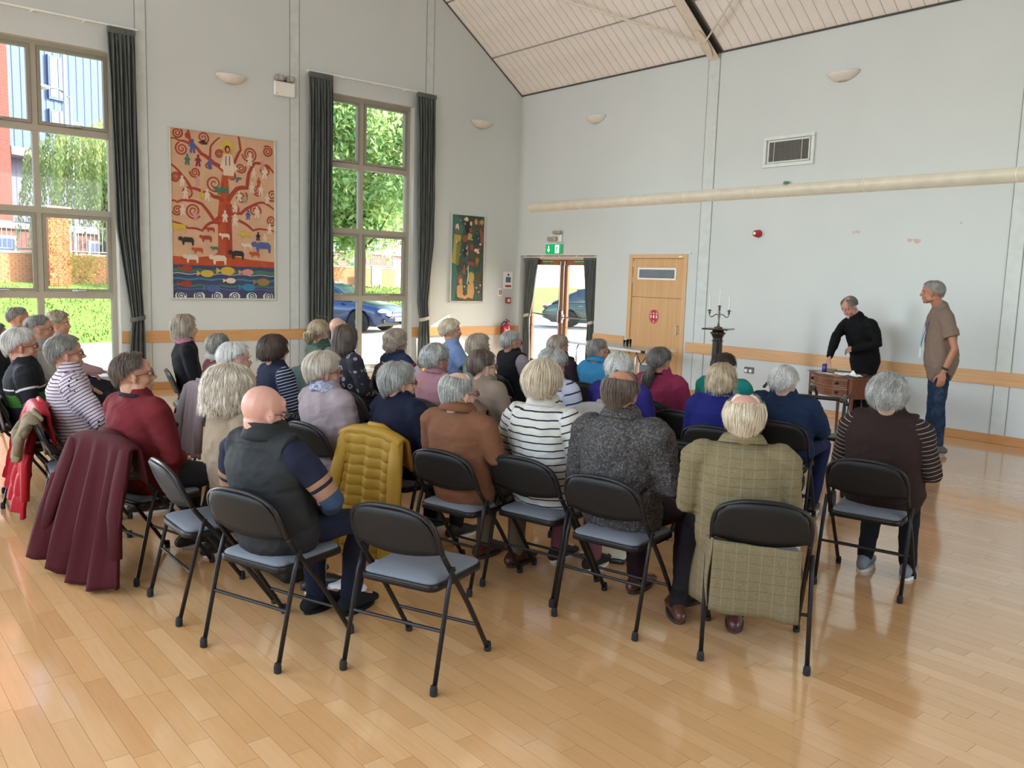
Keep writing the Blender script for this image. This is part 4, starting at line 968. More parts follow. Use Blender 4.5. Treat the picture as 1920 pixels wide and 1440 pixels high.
# -- hair -------------------------------------------------------------
HAIRS = {
 # a0: where the cover starts (deg from the crown), A: hem angle front / side / back (90 = ear level, beyond 90 it drops 2.2 mm per degree), r: radii, flare, curl
 'short':   dict(A=(52, 84, 128), t=.010, amp=.003, tap=.5),
 'crop':    dict(A=(50, 84, 124), t=.005, amp=.0015, tap=.55),
 'receding':dict(A=(30, 84, 128), t=.009, amp=.003, tap=.5),
 'set':     dict(A=(58, 100, 134), t=.024, amp=.006, tap=.5, wave=.004),
 'full':    dict(A=(60, 108, 136), t=.022, amp=.008, tap=.45),
 'curly':   dict(A=(58, 98, 130), t=.026, amp=.004, tap=.45, curl=.007),
 'wavy':    dict(A=(60, 140, 160), t=.024, amp=.005, tap=.15, wave=.008),
 'bob':     dict(A=(64, 146, 150), t=.024, amp=.004, tap=.12),
 'shag':    dict(A=(60, 150, 168), t=.030, amp=.008, tap=.0, wave=.008),
 'long':    dict(A=(60, 170, 205), t=.020, amp=.005, tap=.0),
 'bald':    dict(A=(0, 92, 126), a0=(0, 84, 78), t=.002, amp=.0005, tap=.55),
 'fringe':  dict(A=(0, 96, 134), a0=(0, 56, 46), t=.010, amp=.004, tap=.5),
 'tied':    dict(A=(54, 92, 120), t=.008, amp=.002, tap=.5),
}
def hair_obj(style, mat, parent, M, seed=1, near=True, **ov):
    H = dict(HAIRS[style]); H.update(ov); q = np.random.RandomState(seed)
    nph = 120 if near else 56; ns = 34 if near else 18; t0 = H['t']; cen = np.array([0, -.014, .022]); R = np.array([.0775, .097, .089])
    def lerpA(A, ph):  # ph 0 = front(+y), pi = back
        a = abs(ph)/pi
        return float(np.interp(a, [0, .22, .36, .5, .62, 1], [A[0], A[0]+.12*(A[1]-A[0]), A[1]-.06*(A[1]-A[0]), A[1], A[1]+.45*(A[2]-A[1]), A[2]]))
    ph1 = q.rand(12)*6.28
    def surf(ph, a, extra=0.0, e=1.0):
        up = min(a, 90.)*pi/180; th = t0*e+extra
        rx, ry, rz = R[0]+th, R[1]+th, R[2]+th
        if a <= 90: x = rx*sin(up)*sin(ph); y = ry*sin(up)*cos(ph); z = rz*cos(up)
        else:
            d = (a-90)*.0022; tp = 1-H['tap']*min(1, (d/.10))**1.5*.62; x = rx*tp*sin(ph); y = ry*tp*cos(ph); z = -d
            if H['tap'] < .3: x *= 1+.25*d; y *= 1+.35*d*(1 if cos(ph) < 0 else .0)
        return np.array([x, y, z])+cen
    phs = np.linspace(-pi, pi, nph+1); P = np.zeros((ns, nph+1, 3)); hu = np.zeros((ns, nph+1)); hv = np.zeros((ns, nph+1))
    a0 = H.get('a0', (0, 0, 0)); bald = 'a0' in H
    for j, ph in enumerate(phs):
        A = lerpA(H['A'], ph)+(q.rand()-.5)*5*(1 if near else .6); s0 = lerpA(a0, ph) if bald else 0.0
        if bald and abs(ph) < pi*.36: A = max(A, 0); 
        gap = max(0.0, min(1.0, (A-s0-6)/14)) if bald else 1.0
        rid = .55*sin(ph*17+ph1[0])+.5*sin(ph*29+ph1[1])+.4*sin(ph*47+ph1[2])+.3*sin(ph*71+ph1[3])
        for i in range(ns):
            s = i/(ns-1); a = s0+(max(A, s0+1)-s0)*s; e = min(1, (1-s)/.10)**.6 if True else 1
            if bald: e *= min(1, s/.12)**.6
            e *= gap
            am = H['amp']*rid*min(1, a/45)
            w = H.get('wave', 0); am += w*sin(a*.13+2.5*sin(ph*2+ph1[4])+ph1[5])*min(1, a/60)
            cu = H.get('curl', 0)
            if cu: am += cu*(sin(ph*11+a*.2+ph1[6])*sin(a*.27+ph*3+ph1[7])+.6*sin(ph*19-a*.31))
            p = surf(ph, a, am*e-.006*(1-e), max(e, .0))
            P[i, j] = p; hu[i, j] = ph; hv[i, j] = a/60.
    # join seam
    P[:, -1] = P[:, 0]
    m = MB(); m.grid(P); me = m.mesh('hair')
    def attr(me, u, v):
        a = me.attributes.new('hu', 'FLOAT', 'POINT'); a.data.foreach_set('value', u.ravel().astype(np.float32)); b = me.attributes.new('hv', 'FLOAT', 'POINT'); b.data.foreach_set('value', v.ravel().astype(np.float32))
    V = [P.reshape(-1, 3)]; F = [tuple(f) for f in m.f]; HU = [hu.ravel()]; HV = [hv.ravel()]; base = len(V[0])
    if style != 'bald':
        nst = (1500 if near else 220); k = 0
        for _ in range(nst):
            ph = q.uniform(-pi, pi); A = lerpA(H['A'], ph); s0 = lerpA(a0, ph) if bald else 8
            if A-s0 < 15: continue
            st = s0+q.rand()*(A-s0)*.75; en = min(A+q.rand()*6, st+35+q.rand()*70); n = 6; pts = []; dph = q.randn()*.12; off = q.uniform(-.002, .0035)+(q.rand()**6)*.010; uu = q.rand()*6.28-3.14
            for i in range(n):
                s = i/(n-1); a = st+(en-st)*s; p2 = ph+dph*s+.05*H.get('wave', 0)/.008*sin(a*.2+uu)+(.10*sin(a*.35+uu) if H.get('curl') else 0)
                pts.append(surf(p2, a, off+.006*s*s*(1 if off > .002 else .2), 1.0))
            pts = np.array(pts); w = .0012 if near else .0022
            tan = np.gradient(pts, axis=0); outw = pts-cen; sd = np.cross(tan, outw); sd /= np.linalg.norm(sd, axis=1, keepdims=True)+1e-9; taper = np.array([.5, 1, 1, .9, .6, .15])[:, None]
            V.append(pts+sd*w*taper); V.append(pts-sd*w*taper); V.append(pts+outw/np.linalg.norm(outw, axis=1, keepdims=True)*w*.7*taper)
            for i in range(n-1):
                for (x_, y_) in ((0, 2), (2, 1)): F.append((base+x_*n+i, base+x_*n+i+1, base+y_*n+i+1, base+y_*n+i))
            HU.append(np.full(3*n, uu)); HV.append(np.tile(np.linspace(st, en, n)/60, 3)); base += 3*n
    me = bpy.data.meshes.new('hair'); Vv = np.vstack(V); Mn = np.array(M)
    Vv = Vv@Mn[:3, :3].T+Mn[:3, 3]
    me.from_pydata(Vv.tolist(), [], F); attr(me, np.concatenate(HU), np.concatenate(HV))
    return new_obj('hair', me, mat, parent, smooth=True)
def ponytail(mat, parent, M, pts, radii, name='ponytail', seed=2):
    q = np.random.RandomState(seed); V = []; F = []; HU = []; HV = []; b = 0; P = np.array(pts, float); n = 14; t = np.linspace(0, 1, len(P)); tt = np.linspace(0, 1, n)
    C = np.stack([np.interp(tt, t, P[:, k]) for k in range(3)], 1); Rr = np.interp(tt, t, radii)
    v, f = tube_data(C, [(r*.85, r*.85) for r in Rr], 14, cap='round'); v = np.array(v); V.append(v); F += [tuple(x) for x in f]; HU.append(np.arctan2(v[:, 0]-np.mean(C[:, 0]), v[:, 1]-np.mean(C[:, 1]))); HV.append(v[:, 2]*8); b = len(v)
    for k in range(170):
        a = q.rand()*6.28; rr = q.uniform(.8, 1.15); o = np.stack([np.cos(a+tt*1.6*q.randn()*.5), np.sin(a+tt*.8), 0*tt], 1)*(Rr*rr)[:, None]
        v, f = tube_data(C+o, np.interp(tt, [0, .85, 1], [.0035, .003, .0008]), 3); V.append(v); F += [tuple(b+i for i in x) for x in f]; HU.append(np.full(len(v), a)); HV.append(v[:, 2]*8); b += len(v)
    Vv = np.vstack(V); Mn = np.array(M); Vv = Vv@Mn[:3, :3].T+Mn[:3, 3]
    me = bpy.data.meshes.new(name); me.from_pydata(Vv.tolist(), [], F)
    for nm, x in (('hu', HU), ('hv', HV)):
        a = me.attributes.new(nm, 'FLOAT', 'POINT'); a.data.foreach_set('value', np.concatenate(x).astype(np.float32))
    return new_obj(name, me, mat, parent, smooth=True)
def glasses(parent, M, frame, half=False):
    m = MB()
    for s in (-1, 1):
        pts = [(s*.033+.024*cos(a)*(1 if abs(cos(a)) < .8 else .98), .100-.004*abs(s*.033+.024*cos(a))/.05, .002+.017*sin(a)) for a in [k*2*pi/18 for k in range(18)]]
        m.tube(pts, .0016, 5, closed=True); m.tube([(s*.057, .095, .006), (s*.071, .075, .006), (s*.082, .0, -.002), (s*.080, -.018, -.012)], .0016, 5)
    m.tube([(-.010, .101, .004), (0, .104, .006), (.010, .101, .004)], .0016, 5)
    mm = m.mesh('glasses'); mm.transform(M); o = new_obj('glasses', mm, frame, parent)
    m = MB()
    for s in (-1, 1): m.prism([(s*.033+.0235*cos(a), .0985, .002+.0165*sin(a)) for a in [k*2*pi/18 for k in range(18)]], (0, .0008, 0))
    mm = m.mesh('lens'); mm.transform(M); new_obj('lens', mm, glass_mat(), o)
    return o
GF_D = paint('dark spectacle frame', '#2a2022', .3); GF_B = paint('bronze spectacle frame', '#6d4a30', .3, metal=.6); GF_R = paint('red spectacle frame', '#6b2030', .3)
def _eyes(body, M):
    for s in (-1, 1):
        v, f = ell_data((s*.031, .0815, .0015), (.0115, .0095, .0065), None, 12, 8); m = MB(); m.add(v, f); mm = m.mesh('eye'); mm.transform(M); e = new_obj('eye', mm, EYEW, body, True)
        m = MB(); v, f = ell_data((s*.031, .0885, .0015), (.0050, .0028, .0050), None, 10, 6); m.add(v, f); mm = m.mesh('iris'); mm.transform(M); new_obj('iris', mm, IRIS, e, True)
        m = MB(); m.tube([(s*.018, .093, .022), (s*.031, .095, .026), (s*.047, .083, .022)], [.002, .003, .0015], 6); mm = m.mesh('eyebrow'); mm.transform(M); new_obj('eyebrow', mm, GF_B, body)
def person(x, y, ang, S):
    """seated (or standing) figure; S is the description of this one person"""
    st = S.get('stand', False); near = S.get('near', False); vox = S.get('vox', .0095 if near else .0135)
    root = empty('person', (x, y, 0), radians(ang-90), S['label'], 'person', None)
    zt = S.get('zt', 1.22); b = S.get('b', 1.0); fem = S.get('fem', False); sw = S.get('sw', .172 if fem else .19)*S.get('bw', 1.0)
    lean = S.get('lean', 0.0); sd = S.get('seed', int(x*100)) % 9999
    if not st:
        k = (zt-.46)/.80; Z = lambda z: .46+(z-.46)*k; by = -.035+.10*(b-1.0)+S.get('te', .010)*.6+(.02 if 'vest' in S else 0)
        yl = lambda z: by-.065*max(0, min(1, (z-.54)/.3)) + lean*max(0, z-.54)
        tor = [(.475, .172, .11), (.53, .180, .125), (.62, .172, .118), (.70, .164, .112), (.80, .166, .112), (.88, .174, .108), (.945, sw-.018, .096), (.985, sw-.065, .078), (1.015, .075, .062)]
        C = [(0, yl(z)+.012*(z > .93), Z(z)) for z, _, _ in tor]
        hd = np.array([0, -.085+S.get('hy', 0), zt-.108-(.016 if S.get('hair') else 0)]); nb = np.array([0, yl(1.0)-.005, Z(1.0)])
        sh = {s: np.array([s*sw, yl(.95)+.005, Z(.945)]) for s in (-1, 1)}
        eo = S.get('eo', .055)
        J = {}
        for s in (-1, 1):
            J[s] = dict(el=sh[s]+np.array([s*eo, .05, -.255*min(1, k+.05)]), wr=np.array([s*.085, .175, Z(.615) if k > .9 else .60]), kn=np.array([s*(.115 if not fem else .095), .375, .475]), an=np.array([s*.12, .33, .09]), hp=np.array([s*.09, by+.04, .545]), toe=np.array([s*.135, .30, 0]), td=0.0)
    else:
        H = zt; k = H/1.78; Z = lambda z: z*k; dx = S.get('bend', (0, 0)); hipy = S.get('hipy', 0)
        yl = lambda z: hipy+(0 if z < 1.0 else (z-1.0)*dx[1])
        xl = lambda z: (0 if z < 1.0 else (z-1.0)*dx[0])
        tor = [(.86, .155, .11), (.93, .168, .12), (1.02, .158, .115), (1.12, .158, .113), (1.24, .17, .118), (1.36, .182, .112), (1.44, sw-.02, .095), (1.485, sw-.075, .075), (1.51, .07, .06)]
        C = [(xl(z), yl(z), Z(z)) for z, _, _ in tor]
        hd = np.array(S['head']) if 'head' in S else np.array([xl(1.62), yl(1.62)+.03, zt-.108]); nb = np.array([xl(1.5), yl(1.5), Z(1.49)])
        sh = {s: np.array([xl(1.43)+s*sw, yl(1.43), Z(1.435)]) for s in (-1, 1)}
        J = {}
        for s in (-1, 1): J[s] = dict(el=sh[s]+np.array([s*.05, -.02, -.29]), wr=sh[s]+np.array([s*.05, .06, -.54]), kn=np.array([s*.10, .02+hipy*.4, .50*k]), an=np.array([s*.11, 0, .09]), hp=np.array([s*.088, hipy, .90*k]), toe=np.array([s*.13, 0, 0]), td=0.0)
    for s in (-1, 1):
        for kk, v in S.get('J', {}).get(s, {}).items(): J[s][kk] = np.array(v) if not np.isscalar(v) else v
    side = (1, 0, 0)
    def torso(e, z0=-1, z1=99, belly=0.0, sx=1.0):
        pts = []; rr = []
        for (z, rx, ry), c in zip(tor, C):
            if z < z0 or z > z1: continue
            bz = b*(1+belly*math.exp(-((z-tor[0][0]-.18)/.14)**2)); pts.append((c[0], c[1]+(.03*belly if belly else 0), c[2])); rr.append(((rx*(.35+.65*b)+e)*sx, ry*bz+e))
        return tube_data(pts, rr, 24, side=side, cap='round')
    # ---------------- body (one continuous skin mesh)
    yaw, pit, rol = [radians(v) for v in S.get('head_rot', (0, 0, 0))]
    HMt = Matrix.Translation(hd) @ rotm(yaw, pit, rol).to_4x4(); HA = np.array(HMt)
    hs = S.get('hs', 1.0)
    prims = [(np.array(v)*hs@HA[:3, :3].T+HA[:3, 3], f) for v, f in head_prims(S.get('fat', 1.0))]
    nh = HA[:3, :3]@np.array([0, -.022, -.055])+HA[:3, 3]; nk = S.get('neck', .051 if fem else .058)
    prims.append(tube_data([nb-np.array([0, 0, .05]), nb, nb*.5+nh*.5, nh], [(.085, .06), (nk*1.15, nk*1.05), nk, nk*.98], 16, side=side, cap='round'))
    prims.append(torso(-.014))
    bare = S.get('sleeve', 'long')
    for s in (-1, 1):
        j = J[s]; ua = .040*b**.5; 
        prims.append(tube_data([sh[s]*np.array([.8, 1, 1]), sh[s]+np.array([s*.005, 0, -.02]), sh[s]*.5+j['el']*.5, j['el'], j['el']*.45+j['wr']*.55, j['wr']], [.04, .042, ua, .035, .033, .024], 12, cap='round'))
        hdv = S.get('hand', {}).get(s)
        if hdv: prims += hand(j['wr'], hdv['d'], hdv['n'], curl=hdv.get('curl', .5), side=hdv.get('side', s), thumb=hdv.get('thumb', .5))
        else:
            d = (np.array([-s*.5, .55, -.12]) if not st else np.array([0, .15, -1.])); prims += hand(j['wr'], d, (s*.25, .1, 1) if not st else (s, 0, 0), curl=.45, side=-s if not st else -s)
        prims.append(tube_data([j['hp'], j['kn'], j['kn']*.5+j['an']*.5+np.array([0, -.012, 0]), j['an']], [.06, .048, .048, .034], 12, cap='round'))
        f = j['an']*np.array([1, 1, 0])+np.array([0, 0, .045]); td = radians(j['td']); fd = np.array([-sin(td), cos(td), 0])
        prims.append(tube_data([f-fd*.03, f+fd*.05, f+fd*.15], [.034, .034, .024], 10, cap='round'))
    me = remesh(prims, vox if not near else S.get('bvox', .0080), 2, .5)
    body = new_obj('body', me, SK[S.get('skin', 'pale')], root, True)
    if S.get('face', True): _eyes(body, HMt)
    # ---------------- trousers
    bc = S.get('bottom'); prims = [torso(.004, tor[0][0], tor[3][0])]
    for s in (-1, 1):
        j = J[s]
        mid = j['kn']*.45+j['hp']*.55
        th = .083*(.4+.6*b)
        prims.append(tube_data([j['hp'], mid, j['kn'], j['kn']*.55+j['an']*.45+np.array([0, -.012, 0]), j['an']+np.array([0, 0, .0 if not S.get('ankle') else .07])], [th*1.02, th*.92, .066, .060, .050], 16, cap='flat' if st else 'round'))
    if S.get('skirt'): prims.append(tube_data([(0, .0, .52), (0, .30, .49), (0, .38, .42), (0, .39, .28)], [(.20, .09), (.19, .075), (.19, .06), (.19, .055)], 20, side=side, cap='flat'))
    me = remesh(prims, vox*1.15, 3); folds(me, .0035 if not st else .005, sd+5, (22, 22, 12)); new_obj(S.get('bname', 'trousers'), me, bc or fabric('dark trousers', '#23252b'), root, True)
    # ---------------- shoes
    for s in (-1, 1):
        j = J[s]; f = np.array([j['an'][0], j['an'][1], 0]); fd_ = radians(j['td']); fd = np.array([-sin(fd_), cos(fd_), 0]); up = np.array([0, 0, 1.]); zz = j['an'][2]-.09
        o3 = f+up*zz; m1 = remesh([tube_data([o3-fd*.065+up*.045, o3-fd*.03+up*.06, o3+fd*.05+up*.052, o3+fd*.12+up*.038, o3+fd*.185+up*.03], [(.034, .034), (.038, .05), (.041, .042), (.045, .030), (.036, .022)], 14, side=np.cross(fd, up), cap='round')]+[tube_data([o3+up*.06, o3+up*.10-fd*.01], [.042, .040], 12)], .010 if near else .014, 2)
        c = get_co(m1); c[:, 2] = np.maximum(c[:, 2], zz+.012); set_co(m1, c)
        so = new_obj('shoe', m1, S.get('shoe') or paint('black shoe leather', '#1f1d1e', .4), root, True)
        pr = []
        for t_ in range(16):
            a = 2*pi*t_/16; u = .055+.128*cos(a); w_ = .046*sin(a)*(1.0-.08*cos(a)); q_ = o3+fd*u+np.cross(fd, up)*w_; pr.append((q_[0], q_[1], zz+.0005))
        m = MB(); m.prism(pr, (0, 0, .019)); m.build('sole', S.get('sole') or SHOE_SOLE, so)
        if S.get('shoe_accent'):
            m = MB(); v, f_ = tube_data([o3+fd*.03+up*.094, o3+fd*.075+up*.078, o3+fd*.11+up*.066], [(.030, .008), (.030, .008), (.026, .006)], 10, side=np.cross(fd, up)); m.add(v, f_); m.build('shoe_tongue', S['shoe_accent'], so, smooth=True)
        if S.get('sock'):
            m = MB(); m.add(*tube_data([o3+up*.07, j['an']+up*.07], [.043, .040], 12)); m.build('sock', S['sock'], root, smooth=True)
    # ---------------- top
    tm = S['top']; te = S.get('te', .010); prims = [torso(te, tor[0][0]+(.0 if not st else -.0), 99, S.get('belly', .0))]
    # open the collar a little below the neck: shoulder yoke
    prims.append(tube_data([sh[-1]*np.array([.93, 1, 1]), (sh[-1]+sh[1])/2+np.array([0, -.012, .022]), sh[1]*np.array([.93, 1, 1])], [(.062*b**.5, .062), (.075, .060), (.062*b**.5, .062)], 16, side=(0, 1, 0), cap='round'))
    segs = [(C[0], C[-1], C[0][2], .15, 0)]; slv = bare
    for s in (-1, 1):
        j = J[s]; p0 = sh[s]*np.array([.86, 1, 1]); L1 = np.linalg.norm(j['el']-sh[s]); e = te
        if slv == 'long':
            wr = j['wr']-(j['wr']-j['el'])*.05
            prims.append(tube_data([p0, sh[s]+np.array([s*.004, 0, -.015]), sh[s]*.45+j['el']*.55, j['el'], j['el']*.45+wr*.55, wr], [.060*b**.5+e, .058*b**.5+e, .049*b**.5+e, .044+e, .040+e*.8, .032+e*.4], 16, cap='round'))
            segs += [(sh[s], j['el'], 2.0+.0, .05, 1), (j['el'], j['wr'], 2.0+L1, .045, 1)]
        elif slv == 'short':
            m_ = sh[s]*.35+j['el']*.65; prims.append(tube_data([p0, sh[s]+np.array([s*.004, 0, -.015]), m_], [.060*b**.5+e, .060*b**.5+e, .062+e], 16, cap='flat')); segs += [(sh[s], j['el'], 2.0, .05, 1)]
        elif slv == 'threeq':
            m_ = j['el']*.35+j['wr']*.65; prims.append(tube_data([p0, sh[s], sh[s]*.45+j['el']*.55, j['el'], m_], [.060*b**.5+e, .058*b**.5+e, .049+e, .046+e, .046+e], 16, cap='flat')); segs += [(sh[s], j['el'], 2.0, .05, 1), (j['el'], j['wr'], 2+L1, .045, 1)]
    if S.get('hem', 1) and not st: pass
    me = remesh(prims, vox, 4, .6); folds(me, S.get('fold', .0045), sd, S.get('ff', (20, 20, 13))); seg_attr(me, segs); 
    if S.get('quilt'):
        a = np.empty(len(me.vertices), dtype=np.float32); me.attributes['sv'].data.foreach_get('value', a); c = get_co(me); nn = get_no(me); set_co(me, c+nn*((np.abs(np.sin(a*pi/S['quilt']))**.5-.7)*.014)[:, None])
    new_obj(S.get('tname', 'jumper'), me, tm, root, True)
    # vest over the top
    if 'vest' in S:
        vt = S['vest']; prims = [torso(te+.016, tor[1][0]-(.04 if not st else 0), 99, S.get('belly', 0)), tube_data([sh[-1]*np.array([.84, 1, 1]), (sh[-1]+sh[1])/2+np.array([0, -.014, .026]), sh[1]*np.array([.84, 1, 1])], [(.092, .090), (.096, .078), (.092, .090)], 16, side=(0, 1, 0), cap='flat')]
        me = remesh(prims, vox, 3, .5); folds(me, .005, sd+9, (12, 12, 9)); seg_attr(me, [segs[0]])
        if S.get('vquilt'):
            a = np.empty(len(me.vertices), dtype=np.float32); me.attributes['sv'].data.foreach_get('value', a); c = get_co(me); nn = get_no(me); set_co(me, c+nn*((np.abs(np.sin(a*pi/S['vquilt']))**.3-.8)*.012)[:, None])
        new_obj(S.get('vname', 'vest'), me, vt, root, True)
    # collar
    col = S.get('collar'); 
    if col:
        kind, cm = col; up = (nh-nb); up /= np.linalg.norm(up); c0 = nb+up*.004; rr = nk*1.22; m = MB()
        if kind == 'crew': m.tube([tuple(c0+np.array([rr*1.18*cos(a), rr*1.1*sin(a)+.004, .006-.014*sin(a)])) for a in [q_*2*pi/24 for q_ in range(24)]], [(.010, .007)]*24, 8, closed=True)
        elif kind == 'polo' or kind == 'shirt':
            P = np.zeros((5, 25, 3)); hgt = .036 if kind == 'polo' else .03
            for q_ in range(25):
                a = pi/2+.28+(2*pi-.56)*q_/24
                for i_, (dr, dz) in enumerate(((1.12, 0), (1.10, hgt), (1.16, hgt+.006), (1.36, hgt-.012), (1.55, -.006))): P[i_, q_] = c0+np.array([rr*dr*cos(a), rr*dr*sin(a)*1.0+.006, dz+.012-.018*sin(a)])
            m.sheet(P, .0045)
        elif kind == 'high':
            P = np.zeros((4, 25, 3))
            for q_ in range(25):
                a = pi/2+.3+(2*pi-.6)*q_/24
                for i_, (dr, dz) in enumerate(((1.5, -.012), (1.32, .018), (1.26, .045), (1.34, .062))): P[i_, q_] = c0+np.array([rr*dr*cos(a), rr*dr*sin(a)+.006, dz+.012-.012*sin(a)])
            m.sheet(P, .010)
        elif kind == 'scarf':
            for q2 in range(3): m.tube([tuple(c0+np.array([rr*(1.25+.08*q2)*cos(a), rr*(1.2+.08*q2)*sin(a)+.006, .034-.018*q2-.014*sin(a)+.006*sin(5*a+q2)])) for a in [q_*2*pi/28 for q_ in range(28)]], [(.017, .013)]*28, 8, closed=True)
        m.build('scarf' if kind == 'scarf' else 'collar', cm, root, smooth=True)
    # hair, glasses
    Mh = HMt @ Matrix.Scale(hs, 4)
    if S.get('hair'):
        stl, hc = S['hair'][:2]; hair_obj(stl, HMAT(hc), root, Mh, seed=sd+3, near=near, **(S['hair'][2] if len(S['hair']) > 2 else {}))
    if S.get('glasses'): glasses(root, Mh, S['glasses'])
    return root, dict(J=J, C=C, sh=sh, nb=nb, hd=hd, M=Mh)
# ------------------------------------------------------------------ garments
def stripes(name, base, line, period, width, arm_base=None, arm_only=False, body_only=False, scale=200, offs=0.0, stars=False):
    N = NT(name); at = N.n('ShaderNodeAttribute', attribute_name='sv'); ar = N.n('ShaderNodeAttribute', attribute_name='armf')
    v = N.noise(N.coord('Object'), 9, 2)
    w = N.math('MULTIPLY_ADD', v, .010, N.math('ADD', at.outputs['Fac'], offs)); f = N.math('FRACT', N.math('DIVIDE', w, period)); s = N.math('LESS_THAN', f, width/period)
    if arm_only: s = N.math('MULTIPLY', s, ar.outputs['Fac'])
    if body_only: s = N.math('MULTIPLY', s, N.math('SUBTRACT', 1.0, ar.outputs['Fac']))
    c = N.mix(s, dkn(base, .74), dkn(line, .74))
    if stars:
        vo = N.n('ShaderNodeTexVoronoi'); vo.inputs['Scale'].default_value = 26; N.l(N.coord('Object'), vo.inputs['Vector'])
        d = N.math('MULTIPLY', N.math('LESS_THAN', vo.outputs['Distance'], .20), ar.outputs['Fac']); c = N.mix(d, c, dkn('#2a2740', .76))
    n = N.noise(N.coord('Object'), scale, 2); N.set(Base_Color=c, Roughness=.88, Specular_IOR_Level=.22); N.bump(n, .25, .001); return N.m
def bands(name, base, specs, arm=True, attr_off=0.0):
    """specs: (from, to, colour) along the limb/torso coordinate"""
    N = NT(name); at = N.n('ShaderNodeAttribute', attribute_name='sv'); ar = N.n('ShaderNodeAttribute', attribute_name='armf'); c = dkn(base, .74); cs = None
    for a, b, col, where in specs:
        s = N.math('MULTIPLY', N.math('GREATER_THAN', at.outputs['Fac'], a), N.math('LESS_THAN', at.outputs['Fac'], b))
        cs = N.mix(s, cs if cs is not None else c, dkn(col, .74))
    N.set(Base_Color=cs, Roughness=.88, Specular_IOR_Level=.22); N.bump(N.noise(N.coord('Object'), 200, 2), .25, .001); return N.m
def mottled(name, c1, c2, c3, scale=60, bump=.6):
    N = NT(name); v = N.coord('Object'); n = N.noise(v, scale, 4, .8); N.set(Base_Color=N.ramp(n, [(.34, dkn(c1, .74)), (.5, dkn(c2, .74)), (.66, dkn(c3, .74))]), Roughness=.92, Specular_IOR_Level=.22); N.bump(N.noise(v, scale*2.5, 3), bump, .003); return N.m
def tweed():
    N = NT('olive checked tweed'); v = N.coord('Object'); n = N.noise(v, 180, 3, .7); sp = N.n('ShaderNodeSeparateXYZ'); N.l(v, sp.inputs[0])
    def ln(ax, p, w): return N.math('LESS_THAN', N.math('FRACT', N.math('DIVIDE', sp.outputs[ax], p)), w)
    c = N.ramp(n, [(.3, dkn('#6d6046', .76)), (.7, dkn('#8a7b5c', .76))]); c = N.mix(N.math('MULTIPLY', ln(2, .042, .09), .5), c, dkn('#5b5038', .76)); c = N.mix(N.math('MULTIPLY', ln(0, .055, .08), .4), c, dkn('#9a8a66', .76)); c = N.mix(N.math('MULTIPLY', ln(2, .011, .25), .25), c, dkn('#94845f', .76))
    N.set(Base_Color=c, Roughness=.9, Specular_IOR_Level=.22); N.bump(n, .3, .001); return N.m
def floral():
    N = NT('navy floral print'); v = N.coord('Object'); vo = N.n('ShaderNodeTexVoronoi'); vo.inputs['Scale'].default_value = 13; N.l(v, vo.inputs['Vector']); d = vo.outputs['Distance']
    wob = N.math('MULTIPLY_ADD', N.noise(v, 40, 2), .25, d)
    c = N.ramp(wob, [(0, dkn('#9a6f78', .76)), (.26, dkn('#23232d', .76)), (.36, dkn('#b7b6bd', .76)), (.44, dkn('#1e1e28', .76)), (1, dkn('#1b1b25', .76))], 'LINEAR'); N.set(Base_Color=c, Roughness=.85); return N.m
NAVYK = fabric('navy knit', '#1b1f33'); BLKK = fabric('black knit', '#18181b'); DTR = fabric('dark trousers', '#23252b')
JEAN = mottled('dark blue denim', '#1d2a3e', '#26364d', '#3a4d67', 14, .1); TAUPE = fabric('taupe knit', '#8d7a69'); PUFF = fabric('charcoal nylon', '#292a2b', .06, 90, .75, .1)
KHAKI = fabric('khaki cotton', '#847561')
SCARF = mottled('blue white scarf print', '#38456f', '#a9adc0', '#dcdad8', 50, .2)
P_ = []
def sit(x, y, ang, zt, yaw, chair_label=None, cpos=None, **S):
    S.update(zt=zt, head_rot=(yaw,)+tuple(S.pop('pr', (0, 0)))); r, info = person(x, y, ang, S)
    if chair_label:
        c = cpos or (x, y, ang); chair(c[0], c[1], c[2], chair_label)
    return r, info
def wl(x, y, ang, p):  # world to the person's local frame
    a = radians(ang-90); v = Vector((p[0]-x, p[1]-y)); return (v[0]*cos(a)+v[1]*sin(a), -v[0]*sin(a)+v[1]*cos(a), p[2])
# nearest figures
NEAR = dict(near=True)
sit(7.35, -8.90, 106, 1.232, -29, 'folding chair under the dark red coat, occupied by the man in the maroon jumper', label='seated man in glasses and a maroon jumper, dark red coat on his chair', skin='warm', hair=('receding', 'mbrown'), top=fabric('maroon jumper', '#6f2026'), glasses=GF_D, collar=('crew', fabric('dark grey collar', '#2b2a30')), b=1.14, belly=.1, bottom=DTR, pr=(4, 0), eo=.07, J={1: dict(wr=(.10, .13, .62)), -1: dict(wr=(-.06, .16, .62))}, **NEAR)
sit(8.14, -8.66, 92, 1.216, 8, 'folding chair of the woman in the beige coat, seen almost edge on', cpos=(8.06, -8.82, 89), label='seated woman in a beige coat with long wavy silver-white hair', fem=True, hair=('shag', 'sandwhite', dict(A=(62, 148, 150), t=.034)), top=fabric('beige coat cloth', '#94806a'), b=1.15, te=.022, tname='coat', bottom=stripes('black wavy patterned knit', '#17151a', '#9c8c78', .040, .010), fold=.009, ff=(10, 10, 9), pr=(-2, 0), **NEAR)
